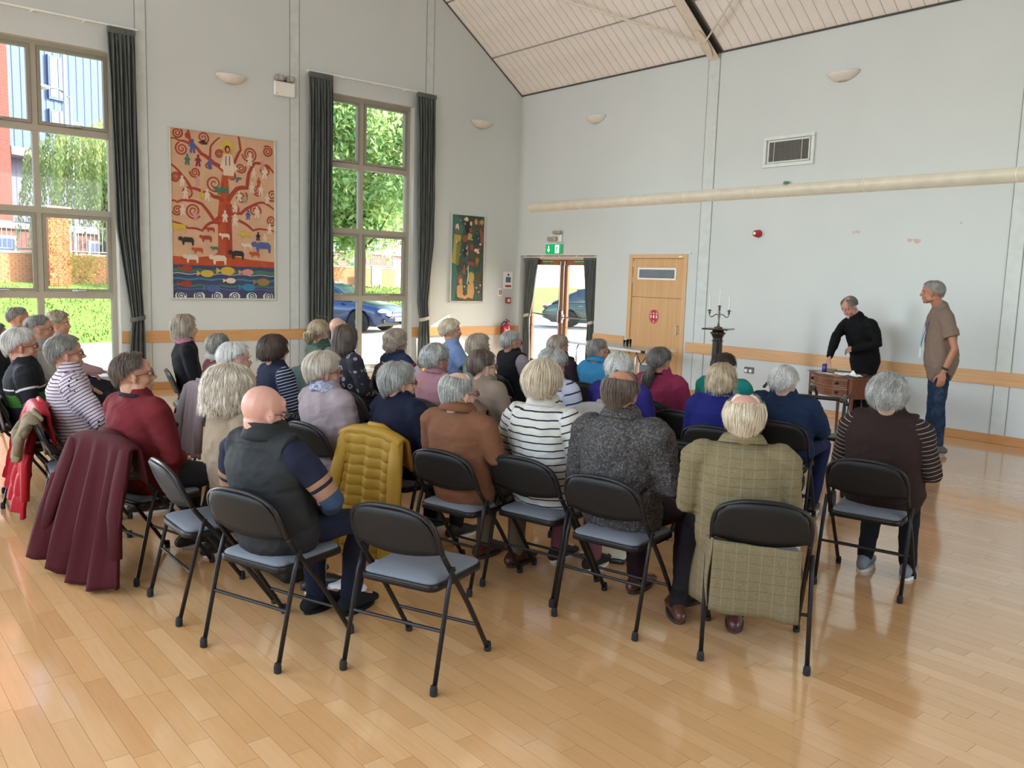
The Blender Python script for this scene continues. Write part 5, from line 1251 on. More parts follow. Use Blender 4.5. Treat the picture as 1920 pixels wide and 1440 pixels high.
r3, i3 = sit(8.70, -8.76, 110, 1.190, -12, 'folding chair of the bald man in the padded gilet, paint worn off its legs', cpos=(8.71, -8.75, 110), label='seated bald man in a charcoal padded gilet over a navy, tan and blue jumper', skin='pink', top=bands('navy jumper with tan bands', '#1d1f33', [(2.13, 2.215, '#9c7458', 1), (2.155, 2.172, '#1d1f33', 1), (2.215, 4, '#33475f', 1), (2.19, 2.196, '#9c7458', 1)]), vest=PUFF, vname='gilet', vquilt=.19, collar=('high', PUFF), glasses=GF_D, b=1.12, belly=.1, bottom=NAVYK, pr=(-14, 4), shoe=fabric('black trainer', '#1d1e20', .2, 60), sole=BLKK, eo=.10, hy=.01,
    J={1: dict(el=(.30, .04, .70), wr=(.13, .20, .60), kn=(.16, .40, .50), an=(.06, .44, .09)), -1: dict(an=(-.10, .36, .09))}, near=True)
sit(8.506, -7.533, 104, 1.187, -18, 'folding chair of the man in the brown jumper', label='seated man in a caramel brown jumper with short white hair and glasses', hair=('fringe', 'silver', dict(t=.006, a0=(0, 50, 36))), top=fabric('caramel brown jumper', '#7d5239'), collar=('polo', fabric('caramel brown jumper', '#7d5239')), glasses=GF_D, bottom=KHAKI, skin='pale', pr=(-6, 0), hand={1: dict(d=(-.6, .7, .1), n=(.2, -.1, 1), side=-1), -1: dict(d=(.5, .7, .1), n=(-.2, 0, 1), side=1)}, J={1: dict(wr=(.14, .20, .68), el=(.245, -.06, .74)), -1: dict(wr=(-.02, .22, .66))}, shoe=paint('brown leather', '#4d281e', .35), sole=paint('dark brown shoe sole', '#3a2a22', .7), b=1.05, **NEAR)
sit(8.82, -7.20, 104, 1.252, 10, 'folding chair of the woman in the striped white top', cpos=(8.87, -7.27, 104), label='seated woman in a cream top with thin navy stripes and white hair', fem=True, hair=('full', 'cream', dict(t=.027, A=(60, 112, 138), amp=.008)), top=stripes('cream top with navy stripes', '#d8d2c6', '#26283a', .040, .0075), collar=('polo', fabric('cream collar', '#dcd8ce')), b=1.12, tname='striped_top', te=.016, bottom=fabric('dusty pink trousers', '#8d5560'), fold=.007, eo=.085, bw=1.08, shoe=fabric('dark trainer', '#38322f', .3, 50), sole=SHOE_SOLE, **NEAR)
sit(9.36, -7.17, 104, 1.268, 3, 'folding chair of the balding man in the grey knit jacket', cpos=(9.41, -7.23, 104), label='seated balding man in a mottled charcoal knitted jacket, seen from behind', skin='tan', hair=('fringe', 'mbrown', dict(a0=(0, 62, 46), t=.010, A=(0, 98, 136))), top=mottled('mottled charcoal knit', '#2b2829', '#4a4644', '#7a7572', 90), collar=('polo', mottled('mottled charcoal collar', '#2b2829', '#4a4644', '#7a7572', 90)), glasses=GF_B, b=1.18, bw=1.06, te=.02, tname='cardigan', bottom=fabric('dark maroon trousers', '#2c181b'), fold=.009, ff=(12, 12, 10), eo=.075, shoe=paint('brown leather', '#4d281e', .35), sole=paint('dark brown shoe sole', '#3a2a22', .7), neck=.056, hy=.01, J={1: dict(kn=(.20, .36, .47), an=(.24, .26, .09), td=-20), -1: dict(an=(-.04, .28, .09))}, **NEAR)
r7, i7 = sit(9.962, -7.035, 125, 1.218, -1, 'nearest folding chair at the right, with the olive jacket tail hanging through its back', cpos=(10.06, -6.995, 125), label='seated man in an olive checked tweed jacket, bald crown with pale fringe', skin='pink', hair=('fringe', 'cream', dict(a0=(0, 58, 46), A=(0, 100, 140), t=.011)), top=tweed(), collar=('shirt', tweed()), b=1.06, bw=1.02, te=.014, tname='tweed_jacket', bottom=fabric('dark suit trousers', '#241f22'), fold=.006, ff=(12, 12, 9), eo=.035, shoe=paint('brown leather', '#4d281e', .35), sole=paint('dark brown shoe sole', '#3a2a22', .7), sock=BLKK, J={-1: dict(an=(-.26, .18, .09), kn=(-.20, .36, .47), td=15), 1: dict(an=(.02, .16, .09))}, **NEAR)
MT = i7
m = MB(); P = np.zeros((12, 15, 3))
for i in range(12):
    for j in range(15):
        z = .548-.33*i/11; u = -1+2*j/14; P[i, j] = (.09+.19*u*(1+.03*i/11), -.222-.008*i/11+.010*sin(5*u+1)*i/11+.004*sin(9*u+z*20), z-.008*u)
m.sheet(P, .006); m.build('jacket_tail', i7 and bpy.data.materials['olive checked tweed'], r7, smooth=True)
m = MB(); P = np.zeros((10, 8, 3))
for i in range(10):
    for j in range(8):
        z = .56-.32*i/9; u = j/7; P[i, j] = (-.11-.07*u-.02*u*i/9+.008*sin(z*14), -.215+.20*u, z-.03*u)
m.sheet(P, .006); m.build('jacket_tail', bpy.data.materials['olive checked tweed'], r7, smooth=True)
sit(9.94, -5.57, 105, 1.214, 9, 'folding chair of the woman in the dark brown waistcoat', cpos=(9.94, -5.68, 105), label='seated woman in a dark brown waistcoat over striped sleeves, orange and grey trainers', fem=True, hair=('curly', 'silver', dict(t=.030, amp=.007, A=(58, 106, 134))), top=stripes('brown top with fine cream stripes', '#2b1f1e', '#a8957f', .026, .0035), vest=fabric('dark brown felt', '#32211e'), vname='waistcoat', b=1.22, bw=1.08, belly=.08, bottom=fabric('black leggings', '#1a1a20'), shoe=fabric('grey trainer', '#8d9297', .15, 80), shoe_accent=fabric('orange trainer panel', '#e0713f'), J={1: dict(an=(.15, .13, .09)), -1: dict(an=(-.09, .12, .09))}, eo=.07, collar=('crew', fabric('dark brown felt', '#32211e')), **NEAR)
sit(7.849, -7.498, 100, 1.165, -22, None, label='seated woman in a navy top with a grey bob, yellow coat on her chair', fem=True, hair=('full', 'silver', dict(t=.020, amp=.003, A=(60, 96, 140))), top=NAVYK, glasses=GF_B, bottom=DTR, b=1.05, near=True)
chair(7.86, -7.52, 100, 'folding chair hidden under the mustard quilted coat')
sit(7.388, -7.756, 97, 1.195, -22, 'folding chair of the woman in the lilac cardigan', label='seated woman in a pale lilac cardigan with a blue patterned scarf', fem=True, hair=('full', 'sandwhite', dict(t=.024, A=(56, 94, 132))), top=fabric('pale lilac cardigan', '#a8979a'), collar=('scarf', SCARF), tname='cardigan', te=.016, b=1.08, fold=.007, bottom=DTR, glasses=GF_B, skin='pink', **NEAR)
sit(6.091, -8.947, 85, 1.235, -4, None, label='grey-haired woman in a plum-striped white top, red coat on her chair', fem=True, hair=('short', 'grey', dict(t=.014, A=(50, 86, 134))), top=stripes('white and plum striped top', '#cdbfc4', '#53384a', .0215, .006, stars=True), tname='striped_top', glasses=GF_R, skin='warm', bottom=fabric('black skirt', '#1b1b1f'), b=1.12, te=.016, fold=.006, J={1: dict(el=(.25, .06, .69), wr=(.15, .27, .64)), -1: dict(wr=(-.02, .28, .64))}, pr=(3, 0), **NEAR)
chair(6.09, -8.95, 85, 'folding chair hidden under the bright red coat')
# middle distance
def mid(x, y, ang, zt, yaw, cl, **S): return sit(x, y, ang, zt, yaw, cl, **S)
mid(5.42, -9.082, 80, 1.235, -4, 'folding chair of the white-haired woman in black and green, grey coat over it', label='seated woman in a black top with a green band, white hair and glasses', fem=True, hair=('full', 'white', dict(t=.020, A=(52, 86, 134))), top=bands('black top with green band', '#1c1d22', [(.70, .79, '#3d6b25', 0), (2.20, 2.29, '#3d6b25', 0), (2.10, 2.115, '#cfcfc8', 1), (.82, .832, '#cfcfc8', 0)]), glasses=GF_D, skin='warm', bottom=DTR, b=1.1, eo=.06, near=True)
mid(4.56, -9.12, 80, 1.235, 10, 'folding chair of the person cut off by the left edge', label='dark-haired person in black cut off by the left edge of the picture', hair=('short', 'dgrey'), top=bands('black top with white lines', '#1a1b20', [(.80, .815, '#d0d0ca', 0), (.74, .75, '#d0d0ca', 0)]), skin='warm', bottom=DTR)
mid(4.207, -8.733, 75, 1.275, 1, 'folding chair of the man in a stone grey top by the window', label='man with cropped grey hair and thin red glasses in a stone grey top', hair=('crop', 'grey'), top=fabric('stone grey top', '#8f887c'), glasses=GF_R, skin='warm', bottom=BLKK, J={1: dict(wr=(.22, .30, .66), el=(.28, .06, .70), kn=(.22, .48, .55), an=(.05, .62, .42), td=-60)}, hand={1: dict(d=(-.3, .8, -.5), n=(.2, .3, 1), side=-1)}, shoe=paint('brown boot leather', '#4a382c', .5), b=1.1)
mid(2.395, -8.572, 72, 1.262, 14, 'farthest folding chair by the left window, under the grey-haired man', label='grey-haired man farthest away by the left window', hair=('crop', 'grey'), top=fabric('fawn shirt', '#a08b76'), skin='warm', bottom=DTR)
mid(3.016, -8.338, 70, 1.24, -8, 'folding chair of the woman in the pale pink top', label='woman in a pale pink top with short curly fair hair by the left window', fem=True, hair=('curly', 'ash', dict(t=.022)), top=fabric('pale pink top', '#b9969e'), skin='warm', bottom=DTR, J={1: dict(el=(.25, .10, .72), wr=(.16, .30, .66))})
mid(4.269, -7.54, 78, 1.275, 4, 'folding chair of the blonde woman in the black cardigan', label='blonde woman in a black cardigan with a pink scarf, against the plain left wall', fem=True, hair=('wavy', 'ash', dict(t=.018, A=(58, 150, 158), wave=.003)), top=BLKK, tname='cardigan', collar=('scarf', fabric('pink scarf', '#c47f93')), bottom=BLKK)
mid(5.411, -7.665, 90, 1.182, 25, 'folding chair of the man in plum, pale mauve coat over it', label='grey-haired man in a plum jumper with a pale collar, facing away', hair=('short', 'grey', dict(A=(44, 84, 120))), top=fabric('plum jumper', '#5d2530'), collar=('polo', fabric('pale grey collar', '#a7a6a0')), skin='warm', bottom=DTR)
mid(6.646, -8.029, 92, 1.212, -6, 'folding chair of the short-haired woman in deep pink', label='woman with short bright white hair peeping over the silver-haired woman', fem=True, hair=('full', 'white', dict(t=.016, A=(54, 84, 128))), top=fabric('deep pink top', '#8c4152'), skin='pink', bottom=DTR)
mid(5.955, -7.439, 92, 1.192, 6, 'folding chair of the dark-bobbed woman in navy', label='woman with a dark brown bob in a navy top with white sleeve stripes', fem=True, hair=('bob', 'brown', dict(t=.030, A=(66, 128, 134))), top=stripes('navy with white sleeve stripes', '#20243a', '#c9cad2', .024, .005, arm_only=True), glasses=GF_D, bottom=DTR, b=1.1)
r_, i_ = mid(4.885, -6.496, 92, 1.255, 26, 'folding chair of the blonde woman in the green gilet', label='blonde woman in a green quilted gilet with sunglasses pushed up on tied hair', fem=True, hair=('tied', 'blond', dict(t=.014)), top=fabric('sage sleeve', '#7e8b84'), vest=fabric('green quilted nylon', '#3f5549', .06, 90, .6), vname='gilet', vquilt=.055, bottom=DTR, face=False)
ponytail(HMAT('blond'), r_, i_['M'], [(0, -.10, .02), (-.01, -.145, .0), (-.015, -.15, -.06), (-.02, -.13, -.11)], [.03, .045, .035, .008], 'hair_bun')
g = glasses(r_, i_['M'] @ Matrix.Translation((0, -.028, .085)) @ Matrix.Rotation(radians(38), 4, 'X'), GF_D); g.name = 'sunglasses'
mid(4.146, -5.892, 85, 1.226, 23, 'folding chair of the bald man in the grey-blue shirt by the middle window', label='bald man in a grey-blue T-shirt in front of the middle window', top=fabric('grey blue jersey', '#6a7486'), sleeve='short', skin='pale', bottom=DTR, face=False)
mid(5.501, -6.552, 90, 1.242, 14, 'folding chair of the long-haired woman in the floral top', label='woman with long straight light brown hair in a navy floral top', fem=True, hair=('long', 'mbrown', dict(A=(60, 158, 176))), top=floral(), tname='floral_top', bottom=DTR, te=.016, glasses=GF_B)
mid(5.441, -5.981, 88, 1.192, 0, 'folding chair of the wavy-haired woman in red, white and navy stripes', label='wavy fair-haired woman in a top of broad red, white and navy bands', fem=True, hair=('wavy', 'ash', dict(A=(60, 122, 150))), top=bands('red white navy bands', '#26304a', [(.855, .885, '#8f2f42', 0), (.885, .892, '#ded6d6', 0), (.78, .855, '#d9cfd2', 0), (.70, .74, '#46597a', 0), (2.05, 2.08, '#8f2f42', 0), (2.09, 2.18, '#d9cfd2', 0)]), tname='banded_top', skin='warm', bottom=JEAN, J={1: dict(el=(.24, .08, .70), wr=(.14, .28, .62))})
mid(5.089, -5.083, 70, 1.255, -14, 'folding chair of the woman in pale blue beside the sunlit patch', label='woman in a pale blue V-neck top with short cream hair, beside the sun patch', fem=True, hair=('curly', 'cream', dict(t=.022)), top=fabric('pale blue top', '#7f96c0'), sleeve='short', skin='warm', bottom=DTR, b=1.15, J={1: dict(el=(.28, .04, .72), wr=(.16, .26, .66))})
mid(6.883, -6.539, 95, 1.172, -7, 'folding chair of the curly-haired woman in pink', label='woman with curly grey hair in a dusty pink jacket with a shoulder strap', fem=True, hair=('curly', 'silver'), top=fabric('dusty pink jacket', '#a8777e'), tname='jacket', collar=('shirt', fabric('dusty pink jacket', '#a8777e')), skin='pink', bottom=DTR, b=1.1)
mid(6.104, -5.505, 82, 1.184, -4, 'folding chair of the woman in sage green', label='woman with a fair bob in a sage green top', fem=True, hair=('bob', 'ash', dict(A=(60, 112, 132), t=.020)), top=fabric('sage green top', '#7d8a7c'), skin='warm', bottom=DTR)
mid(7.281, -6.40, 96, 1.158, -18, 'folding chair of the woman in the taupe jumper, brown coat over it', label='woman with short brown hair and dark glasses in a taupe jumper', fem=True, hair=('full', 'mbrown', dict(t=.020, A=(62, 96, 134))), top=TAUPE, glasses=GF_D, skin='pale', bottom=DTR, te=.014)
mid(5.88, -4.93, 82, 1.19, -2, 'folding chair of the grey-haired man in the black gilet', label='grey-haired man in a black gilet and pale sleeves beside the fire extinguisher', hair=('short', 'silver', dict(t=.016)), top=fabric('pale lilac shirt', '#9a8b92'), vest=fabric('black gilet cloth', '#1d1c20'), vname='gilet', glasses=GF_B, skin='warm', bottom=DTR)
mid(6.284, -4.668, 84, 1.17, 2, 'folding chair of the woman in the dark plum gilet', label='woman with short fair-grey hair in a dark plum padded gilet, before the glazed doors', fem=True, hair=('full', 'ash', dict(t=.018, A=(56, 88, 128))), top=fabric('dark plum cloth', '#33222a'), vest=fabric('dark plum nylon', '#37242c', .06, 90, .6), vquilt=.07, vname='gilet', skin='warm', bottom=DTR)
mid(6.745, -4.61, 90, 1.17, -14, 'folding chair of the man in the sky blue jumper', label='man with cropped grey-brown hair and red glasses in a sky blue jumper', hair=('short', 'grey', dict(t=.010)), top=fabric('sky blue jumper', '#3c87b0'), collar=('polo', fabric('sky blue jumper', '#3c87b0')), glasses=GF_R, skin='warm', bottom=DTR, b=1.1)
mid(7.60, -5.98, 98, 1.184, -6, 'folding chair of the woman in white with striped sleeves', label='woman with curly grey-white hair in a white jumper with navy sleeve stripes', fem=True, hair=('curly', 'silver', dict(t=.026)), top=stripes('white jumper navy lines', '#bcbac6', '#2a2e48', .075, .012), glasses=GF_B, skin='warm', bottom=DTR, b=1.1)
mid(7.996, -5.692, 100, 1.172, 18, 'folding chair of the woman in violet, cream cardigan over it', label='white-haired woman in a violet-blue jumper behind the balding man', fem=True, hair=('curly', 'white', dict(t=.026)), top=fabric('violet blue jumper', '#342c78'), b=1.25, bw=1.1, bottom=DTR, face=False)
r_, i_ = mid(7.776, -4.966, 98, 1.184, -6, 'folding chair of the woman in the raspberry fleece', label='woman with a long dark grey ponytail in a raspberry fleece', fem=True, hair=('tied', 'dgrey', dict(t=.016, A=(58, 92, 128))), top=fabric('raspberry fleece', '#8f2d4c', .08, 120), b=1.2, bw=1.05, skin='warm', bottom=DTR, collar=('crew', fabric('dark fleece collar', '#2c1f2b')))
ponytail(HMAT('dgrey'), r_, i_['M'], [(-.005, -.095, -.045), (-.01, -.13, -.08), (-.02, -.135, -.15), (-.03, -.12, -.22), (-.035, -.11, -.27)], [.020, .036, .036, .028, .008])
m = MB(); m.tube([(.03, -.06, .105), (.045, -.045, .10), (.06, -.02, .085)], .007, 6, cap='round'); mm = m.mesh(); mm.transform(i_['M']); new_obj('hair_clip', mm, GF_D, r_)
r_, i_ = mid(7.996, -4.421, 104, 1.135, -8, 'folding chair of the woman in teal', label='dark-haired woman in a teal top with a teal hair tie', fem=True, hair=('tied', 'dbrown', dict(t=.020)), top=fabric('teal top', '#1f8076'), glasses=GF_D, skin='warm', bottom=DTR, b=1.15)
ponytail(HMAT('dbrown'), r_, i_['M'], [(0, -.10, -.03), (-.01, -.13, -.06), (-.015, -.13, -.12)], [.018, .03, .01])
m = MB(); m.tube([(-.02+.026*cos(a), -.112, -.035+.026*sin(a)) for a in [k*2*pi/12 for k in range(12)]], .011, 6, closed=True); mm = m.mesh(); mm.transform(i_['M']); new_obj('hair_tie', mm, fabric('teal top', '#1f8076'), r_, True)
mid(8.782, -5.546, 108, 1.172, 4, 'folding chair of the blonde woman in royal blue', label='blonde woman in a royal blue jumper in front of the bald man in tweed', fem=True, hair=('wavy', 'blond', dict(A=(60, 126, 136), wave=.004, t=.020)), top=fabric('royal blue jumper', '#1c2069'), b=1.1, bottom=DTR, collar=('crew', mottled('navy and white print collar', '#20213c', '#3a3c5c', '#c4c4cf', 90)), face=False)
mid(8.876, -4.944, 110, 1.135, -4, 'folding chair of the white-haired woman in a navy jacket near the walking frame', label='woman with short curly white hair in a navy jacket sitting near the walking frame', fem=True, hair=('curly', 'white', dict(t=.022, A=(56, 92, 128))), top=fabric('dark petrol navy jacket', '#1d2c47', .08, 60), tname='jacket', b=1.25, bw=1.05, te=.018, bottom=fabric('navy trousers', '#22264a'), J={1: dict(el=(.27, .03, .68), wr=(.22, .28, .62), kn=(.22, .40, .52), an=(.18, .34, .09)), -1: dict(kn=(-.05, .42, .52))}, fold=.007)
# empty chairs
EMP = 'empty folding chair '
chair(9.26, -8.35, 113, 'empty folding chair in the foreground with a bare grey seat', None)
chair(6.50, -9.06, 82, 'folding chair with a magazine on the seat and a tan cardigan over its back', None)
chair(5.02, -8.10, 84, 'folding chair seen edge on beside the blonde woman, black coat over its back', None)
chair(6.25, -6.80, 92, 'empty folding chair behind the woman in the floral top', None)
chair(5.02, -5.62, 80, 'empty folding chair under the middle window, draped in a brown coat', None)
chair(5.62, -5.45, 96, 'empty dark folding chair beside the right curtain of the middle window', None)
chair(8.42, -6.35, 104, 'empty folding chair between the striped-sleeve woman and the balding man', None)
chair(9.02, -6.20, 108, 'empty folding chair directly in front of the man in tweed', None)
chair(8.25, -5.20, 102, 'empty folding chair behind the woman in the raspberry fleece', None)
# ------------------------------------------------------------------ standing men
PX, PY, PA = 7.17, -.50, 246
_ca = radians(243+90); _cd = (7.29-.25*cos(_ca)+.13*sin(_ca), -1.13-.25*sin(_ca)-.13*cos(_ca), .725)
_cl = wl(PX, PY, PA, _cd)
lp = lambda p: wl(PX, PY, PA, p)
rp, ip = person(PX, PY, PA, dict(stand=True, near=True, vox=.010, bvox=.0075, zt=1.60, label='standing grey-haired man in black with a goatee, bending over the side table', hair=('fringe', 'grey', dict(a0=(0, 30, 20), t=.006, A=(0, 86, 122))), skin='pink', top=fabric('black jumper', '#121214'), bottom=fabric('black trousers', '#131417'), b=1.2, bw=1.12, te=.016, bend=(0, .30), hipy=.0, head=(0.02, .27, 1.49), head_rot=(12, -38, 0), hy=.1,
    J={1: dict(el=(.5*(_cl[0]+.22)+.05, .5*(_cl[1]+.1)-.02, 1.14), wr=(_cl[0]-.0, _cl[1]-.055, .725+.165)), -1: dict(el=(-.33, .10, 1.08), wr=(-.13, .29, .99))},
    hand={1: dict(d=(0, .35, -.9), n=(.2, .8, .5), side=-1, curl=.35), -1: dict(d=(.85, .2, -.25), n=(0, .8, .5), side=1, curl=.5)}))
m = MB(); v, f = ell_data((0, .083, -.095), (.022, .016, .024)); m.add(v, f); mm = m.mesh('goatee'); mm.transform(ip['M']); new_obj('goatee', mm, HMAT('white'), rp, True)
TX, TY, TA = 8.37, -1.22, 216
rt, it = person(TX, TY, TA, dict(stand=True, near=True, vox=.010, bvox=.0075, zt=1.80, label='standing man in a tan T-shirt and jeans with a blue lanyard', hair=('short', 'silver', dict(t=.010)), skin='tan', top=fabric('tan jersey', '#8f7a6c'), tname='t_shirt', bottom=JEAN, bname='jeans', sleeve='short', b=1.10, te=.018, belly=.14, bend=(0, .10), head=(-.02, .155, 1.69), head_rot=(-18, -4, 0), fold=.006,
    J={-1: dict(el=(-.265, -.05, 1.13), wr=(-.245, .03, .88), an=(-.10, -.02, .09), td=4), 1: dict(el=(.25, -.08, 1.14), wr=(.16, -.14, .92), an=(.10, .05, .09), td=-8)},
    hand={-1: dict(d=(.02, .12, -1), n=(-1, .1, 0), side=1, curl=.28), 1: dict(d=(-.2, -.1, -1), n=(0, -1, 0), side=-1, curl=.4)}, shoe=fabric('grey mesh trainer', '#6f6c6a', .2, 90), sole=paint('grey trainer sole', '#8d8a86', .7)))
BLUL = paint('royal blue lanyard', '#2f4a9c', .6)
m = MB(); m.tube([(-.075, .03, 1.535), (-.09, .13, 1.47), (-.065, .185, 1.35), (-.015, .205, 1.20), (0, .212, 1.12)], [(.009, .0015)]*5, 6, side=(1, .2, 0)); m.tube([(.075, .03, 1.535), (.10, .125, 1.47), (.075, .18, 1.35), (.025, .205, 1.20), (0.005, .212, 1.12)], [(.011, .0015)]*5, 6, side=(1, -.2, 0)); m.tube([(-.075, .03, 1.535), (0, -.02, 1.535), (.075, .03, 1.535)], [(.010, .0015)]*3, 6, side=(0, 0, 1))
ly = m.build('lanyard', BLUL, rt)
m = MB()
for s in (.2, .42, .62, .82):
    z = 1.47-.35*s; m.obox(Matrix.Translation((.088-.075*s, .118+.078*s, z)) @ Matrix.Rotation(-.25, 4, 'X'), .010, .002, .022)
m.build('lanyard_print', WHITE, ly)
m = MB(); m.rbox(-.035, .035, .214, .218, 1.005, 1.105, .002); m.build('badge', WHITE, rt)
m = MB(); w = np.array(it['J'][-1]['wr']); e = np.array(it['J'][-1]['el']); c = w+(e-w)*.16; d = (e-w)/np.linalg.norm(e-w)
m.add(*tube_data([c-d*.012, c+d*.012], [.034, .034], 16)); m.build('wrist_band', paint('dark watch strap', '#2a2220', .5), rt, smooth=True)
m = MB(); m.tube([tuple(w+np.array([.012*cos(a), 0, -.105+.012*sin(a)])) for a in [k*2*pi/10 for k in range(10)]], .0025, 5, closed=True); m.build('ring', paint('gold', '#c9a34a', .25, metal=1), rt)
# ------------------------------------------------------------------ side table with two drawers
MAH = oak('polished mahogany', '#4a2417', '#6b3a26', '#86503a', .28, axis='X', coat=.4)
TBX, TBY, TBR = 7.29, -1.13, 243   # facing direction of the bow front
ta = empty('side_table', (TBX, TBY, 0), radians(TBR+90), 'small bow-fronted mahogany side table with two drawers beside the man in black', 'table')
# local: front is -y, width x, depth y
HW, DY, TZ = .42, .20, .725
def bow(z, e=0, bulge=.12, n=17):
    pts = []
    for k in range(n):
        u = -1+2*k/(n-1); pts.append((u*(HW+e), -DY-e-bulge*(1-u*u), z))
    return pts
m = MB(); pr = bow(TZ-.018, .015)+[(HW+.015, DY+.01, TZ-.018), (-HW-.015, DY+.01, TZ-.018)]; m.prism(pr, (0, 0, .018)); m.build('tabletop', MAH, ta)
m = MB(); pr = bow(TZ-.24, -.012)+[(HW-.01, DY, TZ-.24), (-HW+.01, DY, TZ-.24)]; m.prism(pr, (0, 0, .221)); m.build('carcass', MAH, ta)
for i, (z0, z1) in enumerate(((TZ-.125, TZ-.030), (TZ-.232, TZ-.137))):
    a = bow(z0, -.006, n=15)[1:-1]; P = np.array([[(p[0], p[1], z) for p in a] for z in (z0, z1)]); m = MB(); m.sheet(P, .014); D = m.build('drawer', MAH, ta)
    m = MB()
    P = np.array([[(p[0], p[1]-.008, z) for p in a] for z in (z0+.004, z0+.007)]); m.sheet(P, .002); P = np.array([[(p[0], p[1]-.008, z) for p in a] for z in (z1-.007, z1-.004)]); m.sheet(P, .002); m.build('string_inlay', paint('pale inlay', '#b58a55', .4), D)
    for x in (-.24, .24):
        y = -DY-.12*(1-(x/HW)**2)-.004; z = (z0+z1)/2
        m = MB(); m.lathe([(.020, 0), (.020, .003), (.009, .006), (.009, .012), (.017, .018), (.017, .023), (.001, .027)], 14, (x, y, z), MX); m.build('knob', paint('dark brass', '#5b4a2e', .35, metal=.8), D)
for (x, y) in ((-HW+.02, -DY+.0), (HW-.02, -DY+.0), (-HW+.02, DY-.015), (HW-.02, DY-.015)):
    m = MB(); v, f = tube_data([(x, y, 0), (x*1.0, y, .12), (x, y, TZ-.02)], [.015, .0165, .026], 4, side=(1, 1, 0)); m.add(v, f); m.build('leg', MAH, ta)
m = MB(); v, f = tube_data([(-.14, -DY-.105, 0), (-.14, -DY-.105, TZ-.24)], [.014, .022], 4, side=(1, 1, 0)); 
# things on the side table
def TT(lx, ly, z=TZ):
    a = radians(TBR+90); return (TBX+lx*cos(a)-ly*sin(a), TBY+lx*sin(a)+ly*cos(a), z)
o = empty('candle', TT(-.25, -.13), 0, 'dark blue cylindrical candle held under the hand of the man in black', 'candle')
m = MB(); m.lathe([(.001, 0), (.027, 0), (.028, .003), (.028, .085), (.022, .09), (.001, .088)], 16); m.build('candle_body', paint('cobalt blue wax', '#2a2a7c', .25), o, smooth=True)
m = MB(); m.tube([(0, 0, .086), (.002, 0, .1)], .0015, 5); m.build('wick', TXK, o)
o = empty('drink_coaster', TT(-.30, -.26), 0, 'small dark square coaster at the front edge of the side table', 'coaster'); m = MB(); m.rbox(-.045, .045, -.04, .04, 0, .004, .001); m.build('coaster_disc', BLACKP, o)
o = empty('trinket_box', TT(-.12, -.12), .3, 'little brown patterned box beside the blue candle', 'box'); m = MB(); m.rbox(-.05, .05, -.035, .035, 0, .035, .004); m.build('box_body', paint('patterned box brown', '#7a5f45', .6, var=.4, scale=60), o); m = MB(); m.rbox(-.052, .052, -.037, .037, .035, .045, .003); m.build('lid', paint('box lid', '#8d7350', .5, var=.3, scale=60), o)
o = empty('book', TT(.02, -.05), .5, 'closed brown book lying at the back of the side table', 'book'); m = MB(); m.rbox(-.11, .11, -.075, .075, 0, .004, .001); m.rbox(-.11, .11, -.075, .075, .026, .03, .001); m.rbox(-.113, -.107, -.075, .075, .002, .028, .001); m.build('cover', paint('brown book cloth', '#5a4433', .6), o); box_obj('pages', -.106, .106, -.071, .071, .004, .026, paint('paper edge', '#cbbfa6', .8), o)
o = empty('black_case', TT(.17, .04), .2, 'flat black case behind the white cloth on the side table', 'case'); m = MB(); m.rbox(-.07, .07, -.05, .05, 0, .022, .008); m.build('case_body', BLACKP, o); m = MB(); m.rbox(-.02, .02, -.056, -.05, .006, .016, .002); m.build('clasp', CHROME, o)
o = empty('paper_sheet', TT(.0, -.22), .1, 'loose white sheet of paper near the table front', 'paper'); P = np.array([[(-.10+.2*j/8, -.05+.1*i/4, .002+.002*sin(j)) for j in range(9)] for i in range(5)]); m = MB(); m.sheet(P, .0008); m.build('sheet', paint('white paper', '#f3f3ef', .7, var=.01), o)
n = 22; P = np.zeros((n, n, 3)); q = np.random.RandomState(4)
for i in range(n):
    for j in range(n):
        u, v = -1+2*i/(n-1), -1+2*j/(n-1); P[i, j] = (.13*u+.01*sin(4*v), .07*v+.01*sin(5*u), .012+.022*max(0, sin(5*u+2*v)*cos(4*v-u))*(1-.6*abs(u))+.05*math.exp(-((u-.1)**2+(v-.2)**2)/.03))
m = MB(); m.sheet(P, .002); tag(m.build('white_cloth', paint('white linen', '#e9e9ea', .85, var=.02), None, True), 'crumpled white cloth on the right end of the side table', 'cloth'); bpy.data.objects['white_cloth'].location = TT(.26, -.14)
# ------------------------------------------------------------------ pedestal and candelabrum
EB = paint('ebonised wood', '#17120f', .22, var=.1, coat=.4)
CX, CY = 5.55, -1.25
o = empty('pedestal_stand', (CX, CY, 0), .35, 'tall fluted black wooden pedestal in front of the back wall', 'pedestal')
m = MB(); n = 48; prof = [(.075, .16), (.062, 1.02)]; vs = []; fs = []
for zi, (r_, z) in enumerate(prof):
    for k in range(n):
        a = 2*pi*k/n; rr = r_*(1-.10*max(0, cos(a*12))); vs.append((rr*cos(a), rr*sin(a), z))
for k in range(n): fs.append((k, (k+1) % n, n+(k+1) % n, n+k))
m.add(vs, fs); m.build('fluted_column', EB, o)
m = MB(); m.lathe([(.14, 0), (.14, .03), (.11, .05), (.12, .08), (.09, .11), (.10, .13), (.078, .16), (.07, .165)], 24); m.rbox(-.16, .16, -.16, .16, 0, .05, .006); m.build('base', EB, o)
m = MB(); m.lathe([(.062, .97), (.078, .975), (.078, .985), (.064, .99), (.064, 1.02), (.085, 1.06), (.10, 1.075), (.10, 1.09), (.08, 1.095), (.07, 1.11), (.09, 1.125), (.001, 1.126)], 24); m.build('capital', EB, o)
m = MB(); m.rbox(-.17, .17, -.17, .17, 1.125, 1.145, .008); m.build('top_board', EB, o)
